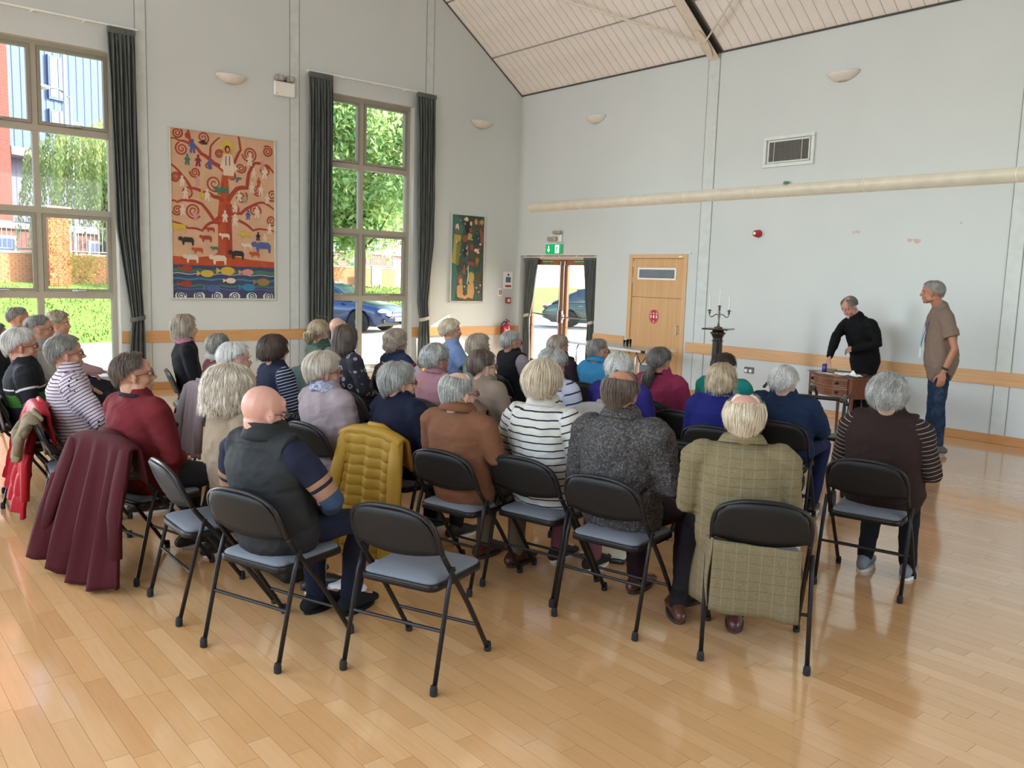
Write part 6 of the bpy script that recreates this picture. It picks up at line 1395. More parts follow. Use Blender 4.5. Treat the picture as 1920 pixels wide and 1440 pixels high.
SV = paint('tarnished silver', '#5d5650', .35, metal=.7, var=.15)
cz = 1.145
o = empty('candelabrum', (CX, CY, cz), radians(40), 'three-armed tarnished candelabrum standing on the black pedestal', 'candelabrum')
m = MB(); m.lathe([(.055, 0), (.052, .012), (.02, .022), (.012, .04), (.02, .05), (.01, .06), (.008, .10), (.014, .15), (.009, .17), (.014, .20), (.010, .215), (.016, .24), (.001, .241)], 16); m.build('stem', SV, o, smooth=True)
for s in (-1, 1):
    m = MB(); m.tube([(s*.0, 0, .165), (s*.03, 0, .180), (s*.055, 0, .170), (s*.075, 0, .150), (s*.10, 0, .140), (s*.118, 0, .155), (s*.122, 0, .18)], .006, 8); m.build('arm', SV, o, smooth=True)
for x, z in ((-.122, .18), (0, .235), (.122, .18)):
    m = MB(); m.lathe([(.004, 0), (.013, .008), (.015, .025), (.010, .034), (.014, .038), (.032, .042), (.033, .047), (.012, .047), (.012, .06), (.001, .06)], 14, (x, 0, z)); m.build('candle_cup', SV, o, smooth=True)
for x, z, h_ in ((-.122, .24, .18), (0, .295, .21), (.122, .24, .18)):
    a = radians(40); cc = empty('taper_candle', (CX+x*cos(a), CY+x*sin(a), cz+z), 0, {-.122: 'white taper candle on the left arm of the candelabrum', 0: 'white taper candle in the centre of the candelabrum, the tallest of the three', .122: 'white taper candle on the right arm of the candelabrum'}[x], 'candle', 'three taper candles')
    m = MB(); m.lathe([(.0095, -.012), (.0095, 0), (.008, h_-.01), (.004, h_), (.001, h_)], 10); m.build('wax', paint('ivory wax', '#e6e1d8', .4), cc, smooth=True)
    m = MB(); m.tube([(0, 0, h_), (.001, 0, h_+.012)], .001, 4); m.build('wick', TXK, cc)
# ------------------------------------------------------------------ folding table by the doors with two glasses
o = empty('folding_table', (3.40, -.80, 0), radians(-8), 'long grey-topped folding table standing in front of the wooden door', 'table')
m = MB(); m.rbox(-.92, .92, -.30, .30, .715, .735, .006); m.build('tabletop', paint('grey table laminate', '#b3aca3', .3), o)
m = MB(); m.rbox(-.925, .925, -.308, -.296, .705, .737, .004); m.rbox(-.925, .925, .296, .308, .705, .737, .004); m.rbox(-.93, -.918, -.30, .30, .705, .737, .004); m.rbox(.918, .93, -.30, .30, .705, .737, .004); m.build('edge_band', paint('white table edge', '#d4d5d6', .4), o)
m = MB(); m.rbox(.88, .935, -.312, -.27, .70, .74, .004); m.rbox(-.935, -.88, -.312, -.27, .70, .74, .004); m.build('corner_cap', BLACKP, o)
for x in (-.72, .72):
    for s in (-1, 1):
        m = MB(); m.tube([(x, s*.26, 0), (x, s*.26, .62), (x, s*.22, .70), (x, 0, .70)], .012, 8); m.build('leg', CHROME, o, smooth=True)
    m = MB(); m.tube([(x, 0, .69), (x*.75, 0, .50), (x*.55, 0, .70)], .008, 6); m.tube([(x, -.26, .3), (x, .26, .3)], .009, 6); m.build('leg_brace', BLACKP, o)
for q_, (x, y, h_) in enumerate(((3.60, -.86, .10), (3.71, -.90, .12))):
    g = empty('drinking_glass', (x, y, .737), 0, ['shorter of two clear glasses on the folding table', 'taller of two clear glasses on the folding table'][q_], 'glass', 'glasses on the folding table')
    m = MB(); m.lathe([(.026, 0), (.030, .003), (.034, h_), (.032, h_), (.027, .008), (.001, .008)], 18); m.build('tumbler', glass_mat(), g, smooth=True)
    m = MB(); m.lathe([(.001, .009), (.026, .009), (.029, h_*.5), (.001, h_*.5)], 16); m.build('water', glass_mat(), g, smooth=True)
# ------------------------------------------------------------------ walking frame (rollator)
o = empty('walking_frame', (8.72, -4.25, 0), radians(20), 'black wheeled walking frame with padded handles beyond the white-haired woman', 'walking frame')
m = MB()
for s in (-1, 1):
    m2 = MB(); m2.tube([(s*.22, -.28, .12), (s*.22, -.14, .55), (s*.22, -.05, .80), (s*.21, .02, .86)], .012, 8); m2.tube([(s*.22, .25, .12), (s*.22, .05, .55), (s*.22, -.05, .80)], .012, 8); m2.build('side_frame', BLACKP, o, smooth=True)
    m2 = MB(); m2.tube([(s*.22, -.20, .855), (s*.22, -.05, .862), (s*.21, .03, .86)], .019, 10, cap='round'); m2.build('handle', BLACKP, o, smooth=True)
    for y in (-.28, .27):
        m2 = MB(); m2.lathe([(.02, -.015), (.085, -.015), (.09, -.008), (.09, .008), (.085, .015), (.02, .015)], 18, (s*.22, y, .09), Matrix.Rotation(radians(90), 4, 'Y')); m2.build('wheel', RUB, o)
    m2 = MB(); m2.tube([(s*.22, -.1, .82), (s*.26, -.02, .90), (s*.24, .06, .84), (s*.22, .02, .62)], .004, 5); m2.build('brake_cable', BLACKP, o, smooth=True)
m2 = MB(); m2.rbox(-.21, .21, -.10, .12, .52, .55, .01); m2.build('seat', BLACKP, o); m2 = MB(); m2.tube([(-.22, .05, .80), (-.20, .16, .82), (.20, .16, .82), (.22, .05, .80)], .017, 8); m2.build('back_rest', BLACKP, o, smooth=True)
# second rollator hoop near the teal woman
o = empty('walking_frame', (8.28, -3.85, 0), radians(10), 'second walking frame handle curving up beside the woman in teal', 'walking frame')
for s in (-1, 1):
    m2 = MB(); m2.tube([(s*.2, .2, .09), (s*.2, .05, .50), (s*.2, -.02, .82), (s*.2, -.08, .88), (s*.2, -.17, .84)], .013, 8); m2.tube([(s*.2, -.25, .09), (s*.2, .05, .50)], .012, 8); m2.build('side_frame', BLACKP, o, smooth=True)
    for y in (.2, -.25):
        m2 = MB(); m2.lathe([(.02, -.013), (.08, -.013), (.08, .013), (.02, .013)], 18, (s*.2, y, .08), Matrix.Rotation(radians(90), 4, 'Y')); m2.build('wheel', RUB, o)
m2 = MB(); m2.tube([(-.2, .05, .5), (.2, .05, .5)], .012, 8); m2.tube([(-.2, .15, .22), (.2, .15, .22)], .01, 8); m2.build('crossbar', BLACKP, o)
# ------------------------------------------------------------------ coats over chair backs and other belongings
def coat(name, x, y, ang, label, mat, w=.23, zb=.25, zf=.60, flare=1.3, fold=.02, nf=4, quilt=0, th=.012, sx=0.0, seed=1, top=.785, extra_y=0, cat='coat', slant=0.0, hem=.0):
    root = empty(name, (x, y, 0), radians(ang-90), label, cat); q = random.Random(seed)
    path = []
    for k in range(6): t = k/5; path.append((-.195-.035*t, zf+(top-.02-zf)*t, 0))
    for k in range(1, 6): a = pi*k/6; path.append((-.265+.035*cos(a), top-.02+.022*sin(a), 0))
    nb_ = 90 if quilt else 22
    for k in range(nb_+1): t = k/nb_; path.append((-.30-.05*t-extra_y*t, top-.02+(zb-top+.02)*t, t))
    nu = nf*8+1; P = np.zeros((len(path), nu, 3)); ph = [q.uniform(-1, 1) for _ in range(6)]
    for i, (yy, z, t) in enumerate(path):
        ww = w*(1+(flare-1)*t)
        for j in range(nu):
            u = -1+2*j/(nu-1); fo = fold*(t**.7)*(sin(u*nf*pi+ph[0]+.7*sin(t*3+ph[1]))+.4*sin(u*nf*1.9*pi+ph[2]))
            sho = (1-t)*.045*abs(u)**3 if z > .55 else .04*abs(u)**3*0
            x_ = ww*u+sx*t; zz = z-sho-(hem*sin(u*3+ph[3])*t)-slant*u*t
            qd = quilt and (.011*(abs(sin((z+.003*sin(u*nf*3))*pi/quilt))**.4-.7))
            P[i, j] = (x_, yy-fo-(qd or 0), max(zz, .012))
    m = MB(); m.sheet(P, th); m.build('draped_cloth', mat, root, smooth=True)
    # sleeves hanging within the folds
    for s in (-1, 1):
        a = (s*w*.82, -.285, top-.05); b_ = (s*w*1.0+sx*.4, -.34-extra_y*.4, (top+zb)/2); c_ = (s*w*.85*flare+sx*.7, -.345-extra_y*.6, max(zb+.05, .2))
        m = MB(); m.add(*tube_data([a, tuple((np.array(a)+np.array(b_))/2), b_, c_], [(.050, .028), (.056, .032), (.052, .03), (.044, .026)], 14, side=(1, 0, 0), cap='flat')); m.build('sleeve', mat, root, smooth=True)
    m = MB(); m.tube([(-.10, -.215, top-.025), (-.06, -.25, top+.012), (.06, -.25, top+.012), (.10, -.215, top-.025)], [(.02, .012)]*4, 8, cap='round'); m.build('collar', mat, root, smooth=True)
    return root
MUST = fabric('mustard quilted nylon', '#b38a2c', .08, 90, .6, .1)
coat('quilted_coat', 7.86, -7.52, 100, 'mustard yellow quilted coat hanging over a chair back', MUST, w=.27, zb=.03, flare=1.3, fold=.024, nf=4, quilt=.062, th=.02, seed=3, extra_y=.02)
coat('wool_coat', 7.35, -8.90, 106, 'long dark red wool coat hanging to the floor behind the man in maroon', fabric('dark red wool', '#4a151b', .12, 140), w=.29, zb=.03, flare=1.45, fold=.035, nf=4, th=.016, seed=5, top=.80, extra_y=.07, sx=-.10, hem=.03)
coat('red_coat', 6.09, -8.95, 85, 'bright red padded coat hanging over a chair at the left', fabric('bright red nylon', '#b01626', .08, 80, .55, .15), w=.27, zb=.16, flare=1.5, fold=.03, nf=4, quilt=.13, th=.022, seed=6, top=.80, extra_y=.05, sx=-.12, slant=.06)
coat('tan_cardigan', 6.50, -9.06, 82, 'tan ribbed cardigan thrown over the chair with the magazine', stripes('tan ribbed knit', '#6e5f49', '#8a7a61', .016, .006), w=.15, zb=.52, flare=1.0, fold=.02, nf=3, th=.02, seed=7, cat='cardigan')
coat('grey_coat', 5.42, -9.10, 80, 'light grey coat over a chair at the left edge of the picture', fabric('light grey wool', '#8b8886'), w=.25, zb=.12, flare=1.2, fold=.03, th=.016, seed=8, extra_y=.03, sx=-.08)
coat('black_coat', 5.02, -8.10, 84, 'black coat over the chair beside the blonde woman in black', fabric('black coat wool', '#131315'), w=.22, zb=.18, flare=1.2, fold=.03, th=.016, seed=9, extra_y=.03)
coat('lilac_coat', 5.411, -7.665, 90, 'pale mauve coat over the chair of the man in plum', fabric('pale mauve cloth', '#8f7f80'), w=.22, zb=.2, flare=1.1, fold=.02, th=.014, seed=10)
coat('brown_coat', 5.02, -5.62, 80, 'dark brown coat over an empty chair below the middle window', fabric('dark brown coat', '#3a2b2a'), w=.24, zb=.2, flare=1.1, fold=.02, th=.02, seed=11, top=.81)
coat('green_jacket', 4.885, -6.496, 92, 'grey-green jacket over the chair of the woman with sunglasses', fabric('grey green jacket', '#5a6a66'), w=.22, zb=.3, flare=1.1, fold=.03, th=.018, seed=12, top=.80)
coat('tan_mac', 7.281, -6.40, 96, 'brown raincoat over the chair of the woman in taupe', fabric('brown raincoat', '#6a5543'), w=.24, zb=.2, flare=1.2, fold=.03, th=.014, seed=13, top=.80)
coat('cream_cardigan', 8.02, -5.72, 100, 'cream fleece cardigan hanging from the chair of the woman in violet', fabric('cream fleece', '#a9a199', .08, 120), w=.25, zb=.25, flare=1.25, fold=.035, th=.018, seed=14, top=.82, sx=.08)
# magazine on seat
o = empty('magazine', (6.58, -9.02, .462), radians(-20), 'white magazine with a blue masthead lying on a chair seat at the left', 'magazine')
m = MB(); m.rbox(-.105, .105, -.148, .148, 0, .006, .001); m.build('pages', paint('magazine white', '#dfe2ea', .4, var=.02), o)
m = MB(); m.box(-.085, .085, -.02, .115, .0062, .0066); pc = m.build('cover_picture', paint('cover photo', '#5a5752', .5, var=.5, scale=30), o); m = MB(); m.box(-.085, .085, .075, .115, .0066, .0070); m.build('masthead', TXB, o)
# bags on the floor
o = empty('shopping_bag', (8.35, -8.20, 0), .3, 'white plastic bag lying under the chair of the man in the gilet', 'bag')
m = MB(); m.add(*ell_data((0, 0, .03), (.13, .075, .03), None, 16, 8)); mm = m.mesh('b'); c = get_co(mm); nn = get_no(mm); set_co(mm, c+nn*(wnoise(c, 5, (40, 40, 40))*.010)[:, None]); c = get_co(mm); c[:, 2] = np.maximum(c[:, 2], .001); set_co(mm, c); new_obj('bag_body', mm, paint('white polythene', '#dcd9dc', .45), o, True)
m = MB(); m.tube([(-.10, .02, .03), (-.16, .03, .05), (-.17, .05, .02), (-.13, .06, .01)], .006, 6); m.build('bag_handle', paint('white polythene', '#dcd9dc', .45), o)
o = empty('tote_bag', (8.75, -6.62, 0), .5, 'cream cloth bag with a black edge lying on the floor under the chairs', 'bag')
P = np.array([[(-.14+.28*j/9, -.11+.22*i/7, .035+.03*sin(3.1*j/9)*sin(3.1*i/7)+.004*sin(i*2+j)) for j in range(10)] for i in range(8)]); m = MB(); m.sheet(P, .004); m.build('bag_flap', paint('cream canvas', '#c3bda8', .85), o, smooth=True)
m = MB(); m.rbox(-.14, .14, -.11, .11, .001, .033, .014); m.build('bag_body', BLACKP, o)
o = empty('handbag', (9.72, -6.62, 0), .4, 'black soft handbag on the floor between the grey jacket and the tweed jacket', 'bag')
m = MB(); m.add(*ell_data((0, 0, .12), (.10, .075, .12), None, 18, 12)); mm = m.mesh('b'); c = get_co(mm); nn = get_no(mm); set_co(mm, c+nn*(wnoise(c, 8, (20, 20, 20))*.012)[:, None]); c = get_co(mm); c[:, 2] = np.maximum(c[:, 2], .001); set_co(mm, c); new_obj('bag_body', mm, paint('black bag cloth', '#151315', .6), o, True)
m = MB(); m.tube([(-.06, 0, .22), (-.05, .01, .36), (.03, .01, .38), (.06, 0, .22)], .006, 6); m.build('bag_strap', BLACKP, o, smooth=True)
o = empty('black_bag', (7.95, -8.35, 0), 0, 'black bag under the chair of the woman in the beige coat', 'bag')
m = MB(); m.rbox(-.17, .15, -.10, .10, .001, .26, .05, 3); m.build('bag_body', paint('black bag cloth', '#151315', .6), o, smooth=True); m = MB(); m.tube([(-.1, 0, .25), (-.08, 0, .33), (.08, 0, .33), (.1, 0, .25)], .007, 6); m.build('bag_handle', BLACKP, o)
# ------------------------------------------------------------------ outside
ASPH = paint('sunlit paving', '#b5b0a8', .85, var=.08, scale=3, bump=.2, bscale=40)
KX, KY = -8.6, -5.0; KD = Vector((-13.4, 27.0, 0)).normalized(); KN = Vector((-KD[1], KD[0], 0))   # kerb line and its outward normal
if KN[0] > 0: KN = -KN
def outp(s, d, z=0): p = Vector((KX, KY, 0))+KD*s+KN*d; return (p[0], p[1], z)
m = MB(); m.add([(-.32, -40, -.03), (-.32, .35, -.03), (30, .35, -.03), (30, 70, -.03), outp(75, 0, -.03), outp(-45, 0, -.03)], [(0, 1, 2, 3, 4, 5)]); o = m.build('pavement', ASPH); o['kind'] = 'structure'
def grass_mat():
    N = NT('grass'); v = N.coord('Object'); n = N.noise(v, 2.2, 5, .7); n2 = N.noise(v, 30, 3, .7)
    N.set(Base_Color=N.mix(.5, N.ramp(n, [(.3, lin('#58792a')), (.6, lin('#7d9c3c')), (.8, lin('#96a850'))]), N.ramp(n2, [(.3, lin('#4d6b25')), (.7, lin('#a0b456'))])), Roughness=.9); N.bump(n2, .8, .05); return N.m
prof = [(0, 0), (.3, .05), (2, .35), (4.5, .80), (6.8, 1.15), (7.0, 1.16)]
P = np.array([[outp(s, d, z+.05*sin(s*.4+d)*min(1, d/2)-.03) for s in np.linspace(-45, 75, 60)] for d, z in prof]); m = MB(); m.grid(P); o = m.build('grass_bank', grass_mat(), None, True); o['kind'] = 'structure'
q = np.random.RandomState(12); vs = []; fs = []
for k in range(16000):
    s = q.uniform(-14, 26); d = q.uniform(.05, 6.9); z = np.interp(d, [a for a, _ in prof], [b for _, b in prof])-.03; p = np.array(outp(s, d, z)); a = q.rand()*6.28; h_ = q.uniform(.04, .11); w_ = .02; dx = np.array([cos(a), sin(a), 0])*w_; t = np.array([q.randn()*.03, q.randn()*.03, h_]); b = len(vs); vs += [p-dx, p+dx, p+t]; fs.append((b, b+1, b+2))
me = bpy.data.meshes.new('grass'); me.from_pydata([tuple(v) for v in vs], [], fs); o = new_obj('grass', me, grass_mat()); tag(o, 'short sunlit grass growing on the bank outside', 'grass', kind='stuff')
def brick_mat(name, c1, c2, mort, sx=1, rot=0):
    N = NT(name); br = N.n('ShaderNodeTexBrick'); br.inputs['Color1'].default_value = lin(c1); br.inputs['Color2'].default_value = lin(c2); br.inputs['Mortar'].default_value = lin(mort); br.inputs['Scale'].default_value = 1.0
    br.inputs['Brick Width'].default_value = .225; br.inputs['Row Height'].default_value = .075; br.inputs['Mortar Size'].default_value = .006
    N.l(N.coord('Object', rot=(radians(90), 0, rot)), br.inputs['Vector']); N.set(Base_Color=br.outputs['Color'], Roughness=.85); N.bump(br.outputs['Fac'], -.3, .005); return N.m
WB = paint('buff brick', '#a8714e', .85, var=.18, scale=14)
GA = atan2(KD[1], KD[0])
# retaining wall: real brick courses for the visible stretch, one joined part
rw = empty('brick_wall', outp(0, 7.1, 1.0), GA, 'low sunlit garden wall of orange bricks at the top of the grass bank', 'wall')
box_obj('wall_core', -45, 75, -.10, .10, .0, 1.0, paint('mortar', '#b9a68c', .9), rw)
m = MB(); row = 0; z = .15
while z < 1.0:
    x = -12-(.1125 if row % 2 else 0)
    while x < 24: m.box(x+.004, x+.219, -.112, -.098, z+.004, z+.071); x += .225
    z += .075; row += 1
o = m.build('brick_courses', WB, rw); o['kind'] = 'stuff'
m = MB(); m.rbox(-45, 75, -.14, .14, 1.0, 1.07, .01); m.build('coping', paint('stone coping', '#b7ab98', .85), rw)
pil = empty('brick_pillar', outp(3.86, 6.6, 1.0), GA, 'tall square orange brick pillar with ivy, seen through the left window', 'pillar')
m = MB(); z = 0; row = 0
while z < 2.30:
    for k in range(3):
        for (dx, dy) in ((0, -1), (0, 1)):
            x0 = -.34+k*.225+(.05 if row % 2 else 0); m.box(x0+.004, x0+.215, dy*.30-.03, dy*.30+.03, z+.004, z+.071)
        y0 = -.32+k*.21; m.box(-.335, -.30, y0+.004, y0+.205, z+.004, z+.071); m.box(.33, .365, y0+.004, y0+.205, z+.004, z+.071)
    z += .075; row += 1
o = m.build('brick_courses', paint('orange brick', '#a8603e', .85, var=.2, scale=12), pil); o['kind'] = 'stuff'
box_obj('pillar_core', -.32, .34, -.30, .30, 0, 2.30, paint('mortar', '#b9a68c', .9), pil); m = MB(); m.rbox(-.40, .42, -.38, .38, 2.30, 2.42, .02); m.build('cap_stone', paint('stone coping', '#b7ab98', .85), pil)
def leafmat(name, c1, c2, c3, tr=.35):
    N = NT(name); oi = N.n('ShaderNodeAttribute', attribute_name='lt'); col = N.ramp(oi.outputs['Fac'], [(0, lin(c1)), (.5, lin(c2)), (1, lin(c3))]); N.set(Base_Color=col, Roughness=.6)
    t = N.n('ShaderNodeBsdfTranslucent'); N.l(col, t.inputs[0]); mx = N.n('ShaderNodeMixShader'); mx.inputs[0].default_value = tr; N.l(N.b.outputs[0], mx.inputs[1]); N.l(t.outputs[0], mx.inputs[2]); N.l(mx.outputs[0], N.o.inputs[0]); return N.m
LG = leafmat('green leaves', '#7c9f66', '#a0c07c', '#d3da96', .5); LY = leafmat('yellow green leaves', '#6f8a35', '#a9b04c', '#d6c264'); LW = leafmat('willow leaves', '#7d9556', '#a5b56e', '#cdcb8c', .45)
def leaves(name, pts, size, mat, parent, seed=0, droop=0):
    q = np.random.RandomState(seed); pts = np.asarray(pts); n = len(pts); a = q.randn(n, 3); a /= np.linalg.norm(a, axis=1, keepdims=True); b = np.cross(a, q.randn(n, 3)); b /= np.linalg.norm(b, axis=1, keepdims=True)
    if droop: a = a*.4+np.array([0, 0, -1.])*droop; a /= np.linalg.norm(a, axis=1, keepdims=True); b = np.cross(a, q.randn(n, 3)); b /= np.linalg.norm(b, axis=1, keepdims=True)
    s = size*q.uniform(.6, 1.3, (n, 1)); V = np.stack([pts-a*s, pts+b*s*.45, pts+a*s, pts-b*s*.45], 1).reshape(-1, 3)
    me = bpy.data.meshes.new(name); me.vertices.add(4*n); me.vertices.foreach_set('co', V.ravel()); me.loops.add(4*n); me.loops.foreach_set('vertex_index', np.arange(4*n)); me.polygons.add(n); me.polygons.foreach_set('loop_start', np.arange(0, 4*n, 4)); me.update(calc_edges=True)
    at = me.attributes.new('lt', 'FLOAT', 'POINT'); at.data.foreach_set('value', np.repeat(np.clip(q.rand(n)*.8+.1+.2*(V.reshape(n, 4, 3)[:, 0, 2]-pts[:, 2].mean())/max(.1, np.ptp(pts[:, 2])), 0, 1), 4).astype(np.float32))
    o = new_obj(name, me, mat, parent); return o
BARK = paint('tree bark', '#4f4338', .9, var=.25, scale=12, bump=.5)
def tree(name, s, d, z, h, cr, crz, n, label, mat=LG, size=.11, tr=.16, seed=1, cz=None):
    r = empty(name, outp(s, d, z), 0, label, 'tree'); q = np.random.RandomState(seed); cz = cz or h*.62
    m = MB(); m.tube([(0, 0, 0), (.05, .03, h*.2), (-.04, .05, h*.45), (.03, 0, h*.75)], [tr, tr*.8, tr*.6, tr*.2], 10); m.build('trunk', BARK, r, smooth=True)
    for k in range(9):
        a = k*2.4; z0 = h*(.25+.05*k); e = (cr*.7*cos(a), cr*.7*sin(a), z0+cr*.5); m = MB(); m.tube([(0, 0, z0), (e[0]*.5, e[1]*.5, z0+cr*.18), e], [tr*.35, tr*.22, tr*.06], 6); m.build('branch', BARK, r, smooth=True)
    cs = q.randn(70, 3); cs /= np.linalg.norm(cs, axis=1, keepdims=True); cs = cs*q.uniform(.35, 1, (70, 1))**.6*np.array([cr, cr, crz])+np.array([0, 0, cz]); idx = q.randint(0, 70, n); pts = cs[idx]+q.randn(n, 3)*cr*.13
    o = leaves('foliage', pts, size, mat, r, seed); return r
tree('broadleaf_tree', 14.0, 2.4, .35, 9.0, 3.4, 3.0, 42000, 'leafy green tree behind the parked cars, filling the middle window', LG, .13, seed=2, cz=5.5)
tree('broadleaf_tree', 21.5, 11, 1.1, 8.5, 3.6, 3.4, 9000, 'second green tree further back behind the middle window tree', LG, .15, seed=5)
tree('broadleaf_tree', 20.5, 3.2, .4, 7.5, 2.6, 2.8, 5000, 'tree with a pale trunk standing on the bank beyond the glazed doors', LY, .12, seed=8, tr=.19)
tree('birch_tree', -2.6, 2.0, .35, 5.8, 1.0, 1.6, 2600, 'yellow-green young tree at the far left of the left window', LY, .085, seed=9, tr=.07, cz=3.4)
# weeping willow / birch: hanging strands
r = empty('weeping_tree', outp(7.7, 8.9, 1.1), 0, 'pale weeping tree with hanging strands in the right panes of the left window', 'tree'); q = np.random.RandomState(3)
m = MB(); m.tube([(0, 0, 0), (.1, 0, 2), (0, .1, 4.2), (-.1, 0, 5.2)], [.18, .14, .1, .04], 8); m.build('trunk', BARK, r, smooth=True); pts = []
for k in range(330):
    a = q.rand()*6.28; rr = 2.3*q.rand()**.55; zt_ = 5.4-1.2*(rr/2.3)**2+q.randn()*.15; L_ = q.uniform(1.2, 3.4)
    for t in np.arange(0, L_, .05): pts.append((rr*cos(a)*(1+.06*t)+q.randn()*.04, rr*sin(a)*(1+.06*t)+q.randn()*.04, zt_-t))
leaves('foliage', pts, .07, LW, r, 4, droop=1.0)
pts = []
for k in range(5200):
    s = q.uniform(4.3, 14); zz = 1.06+q.rand()*1.0; pts.append(outp(s, 7.1-.20-q.rand()*.12, zz+.0)) if q.rand() < .55+.4*sin(s*1.7) else None
o = tag(leaves('ivy', pts, .05, LY, None, 6), 'sunlit yellow-green ivy hanging over the garden wall', 'ivy', kind='stuff')
pts = [(Vector(outp(3.86+q.uniform(-.4, .4), 6.22, 1.0+2.3*q.rand()))) for k in range(260)]; o = tag(leaves('ivy', [tuple(p) for p in pts], .045, LY, None, 7), 'strands of yellow ivy climbing the brick pillar', 'ivy', kind='stuff')
# corrugated blue building and red brick neighbour
bx = empty('corrugated_building', outp(12, 24, 1.1), GA, 'large blue-grey corrugated building seen through the left window', 'building')
BLC = paint('blue grey cladding', '#66738f', 1.0, var=.05); BLD = paint('grey soffit', '#9a948f', .6); WGL = paint('dark blue glazing', '#24498f', .3)

BLC.node_tree.nodes['Principled BSDF'].inputs['Specular IOR Level'].default_value = .0
m = MB(); prf = []; x = 3.4
pts_ = []
while x < 40:
    pts_ += [(x, 0), (x+.22, 0), (x+.25, -.025), (x+.41, -.025), (x+.44, 0)]; x += .46
P = np.array([[(a, b, z) for a, b in pts_] for z in (6.3, 26)]); m.grid(P); m.build('cladding', BLC, bx, fixn=False)
m = MB(); P = np.array([[(a*1.0, b*.6+1.2, z) for a, b in pts_] for z in (0, 6.3)]); m.grid(P); m.build('lower_cladding', paint('lilac grey cladding', '#6d6e84', 1.0), bx, fixn=False)
m = MB(); m.box(3.4, 40, -.1, 1.3, 6.0, 6.4); m.build('soffit_band', BLD, bx); box_obj('rear_volume', 3.4, 40, 1.3, 14, 0, 26, BLC, bx)
for i, (wx, wz, hw, hh) in enumerate(((6.1, 6.9, .55, 1.7), (6.1, 9.1, .55, 2.2), (14, 6.9, .55, 1.7), (14, 9.1, .55, 2.2))):
    w_ = box_obj('window', wx-hw, wx+hw, -.16, -.06, wz, wz+hh, paint('window surround', '#5f6d8d', 1.0), bx); box_obj('pane', wx-hw+.08, wx-.02, -.18, -.155, wz+.1, wz+hh-.1, WGL, w_); box_obj('pane', wx+.02, wx+hw-.08, -.18, -.155, wz+.1, wz+hh-.1, WGL, w_)
rb = empty('brick_building', outp(13.4, 22, 1.1), GA, 'tall red brick building at the far left behind the left window', 'building')
box_obj('wall', -16, 0.55, 0, 12, 0, 26, brick_mat('red brick', '#743428', '#672d25', '#806053'), rb)
for i in range(3): 
    w_ = box_obj('window', -2.4, -.8, -.1, 0, 3.4+4.4*i, 5.2+4.4*i, WHITE, rb); box_obj('pane', -2.3, -.9, -.12, -.09, 3.5+4.4*i, 5.1+4.4*i, WGL, w_)
rb = empty('brick_house', outp(22, 16, 1.1), GA, 'low red brick building with railings behind the garden wall', 'building')
box_obj('wall', -22, 30, 0, 6, 0, 2.0, brick_mat('plum brick', '#7b483e', '#6b3f38', '#8f7a74'), rb); box_obj('fascia', -22, 30, -.15, 6.2, 2.0, 2.25, paint('white fascia', '#cfd2d6', .6), rb)
for k in range(9):
    w_ = box_obj('window', -19+5*k, -17.4+5*k, -.08, 0, .7, 1.7, WHITE, rb); box_obj('pane', -18.9+5*k, -17.5+5*k, -.10, -.07, .8, 1.6, WGL, w_)
fc = empty('metal_railing', outp(6, 7.15, 2.06), GA, 'pale metal railing standing on the garden wall', 'railing')
GR = paint('galvanised railing', '#9ba3ac', .4, metal=.5)
m = MB(); m.tube([(-12, 0, .85), (34, 0, .85)], .02, 6); m.tube([(-12, 0, .08), (34, 0, .08)], .02, 6); m.build('rail', GR, fc)
for k in range(24):
    m = MB(); m.tube([(-12+2*k, 0, 0), (-12+2*k, 0, .95)], .025, 6); m.build('post', GR, fc)
m = MB()
for k in range(300): x = -12+.15*k; m.box(x-.007, x+.007, -.007, .007, .08, .85)
o = m.build('bars', GR, fc); o['kind'] = 'stuff'
# street lamps
def lamp(s, d, h_, label, arm):
    r = empty('street_lamp', outp(s, d, 1.1), 0, label, 'street lamp'); m = MB(); m.tube([(0, 0, 0), (0, 0, 1.2), (0, 0, h_)], [.10, .07, .05], 10); m.build('pole', paint('lamp post grey', '#a9b0b8', .4, metal=.3), r, smooth=True)
    m = MB(); m.tube([(0, 0, h_-.1), (arm*.5*KD[0], arm*.5*KD[1], h_+.15), (arm*KD[0], arm*KD[1], h_+.1)], .03, 8); A_ = m.build('arm', GR, r, smooth=True); m = MB(); m.ell((arm*KD[0]*1.2, arm*KD[1]*1.2, h_+.08), (.28, .28, .09)); m.build('lamp_head', WHITE, r, True)
lamp(9.67, 13, 11, 'tall grey street lamp in front of the corrugated building', -.1); lamp(10.0, 13.1, 7.1, 'shorter street lamp with a curved arm beside the tall one', -1.0)
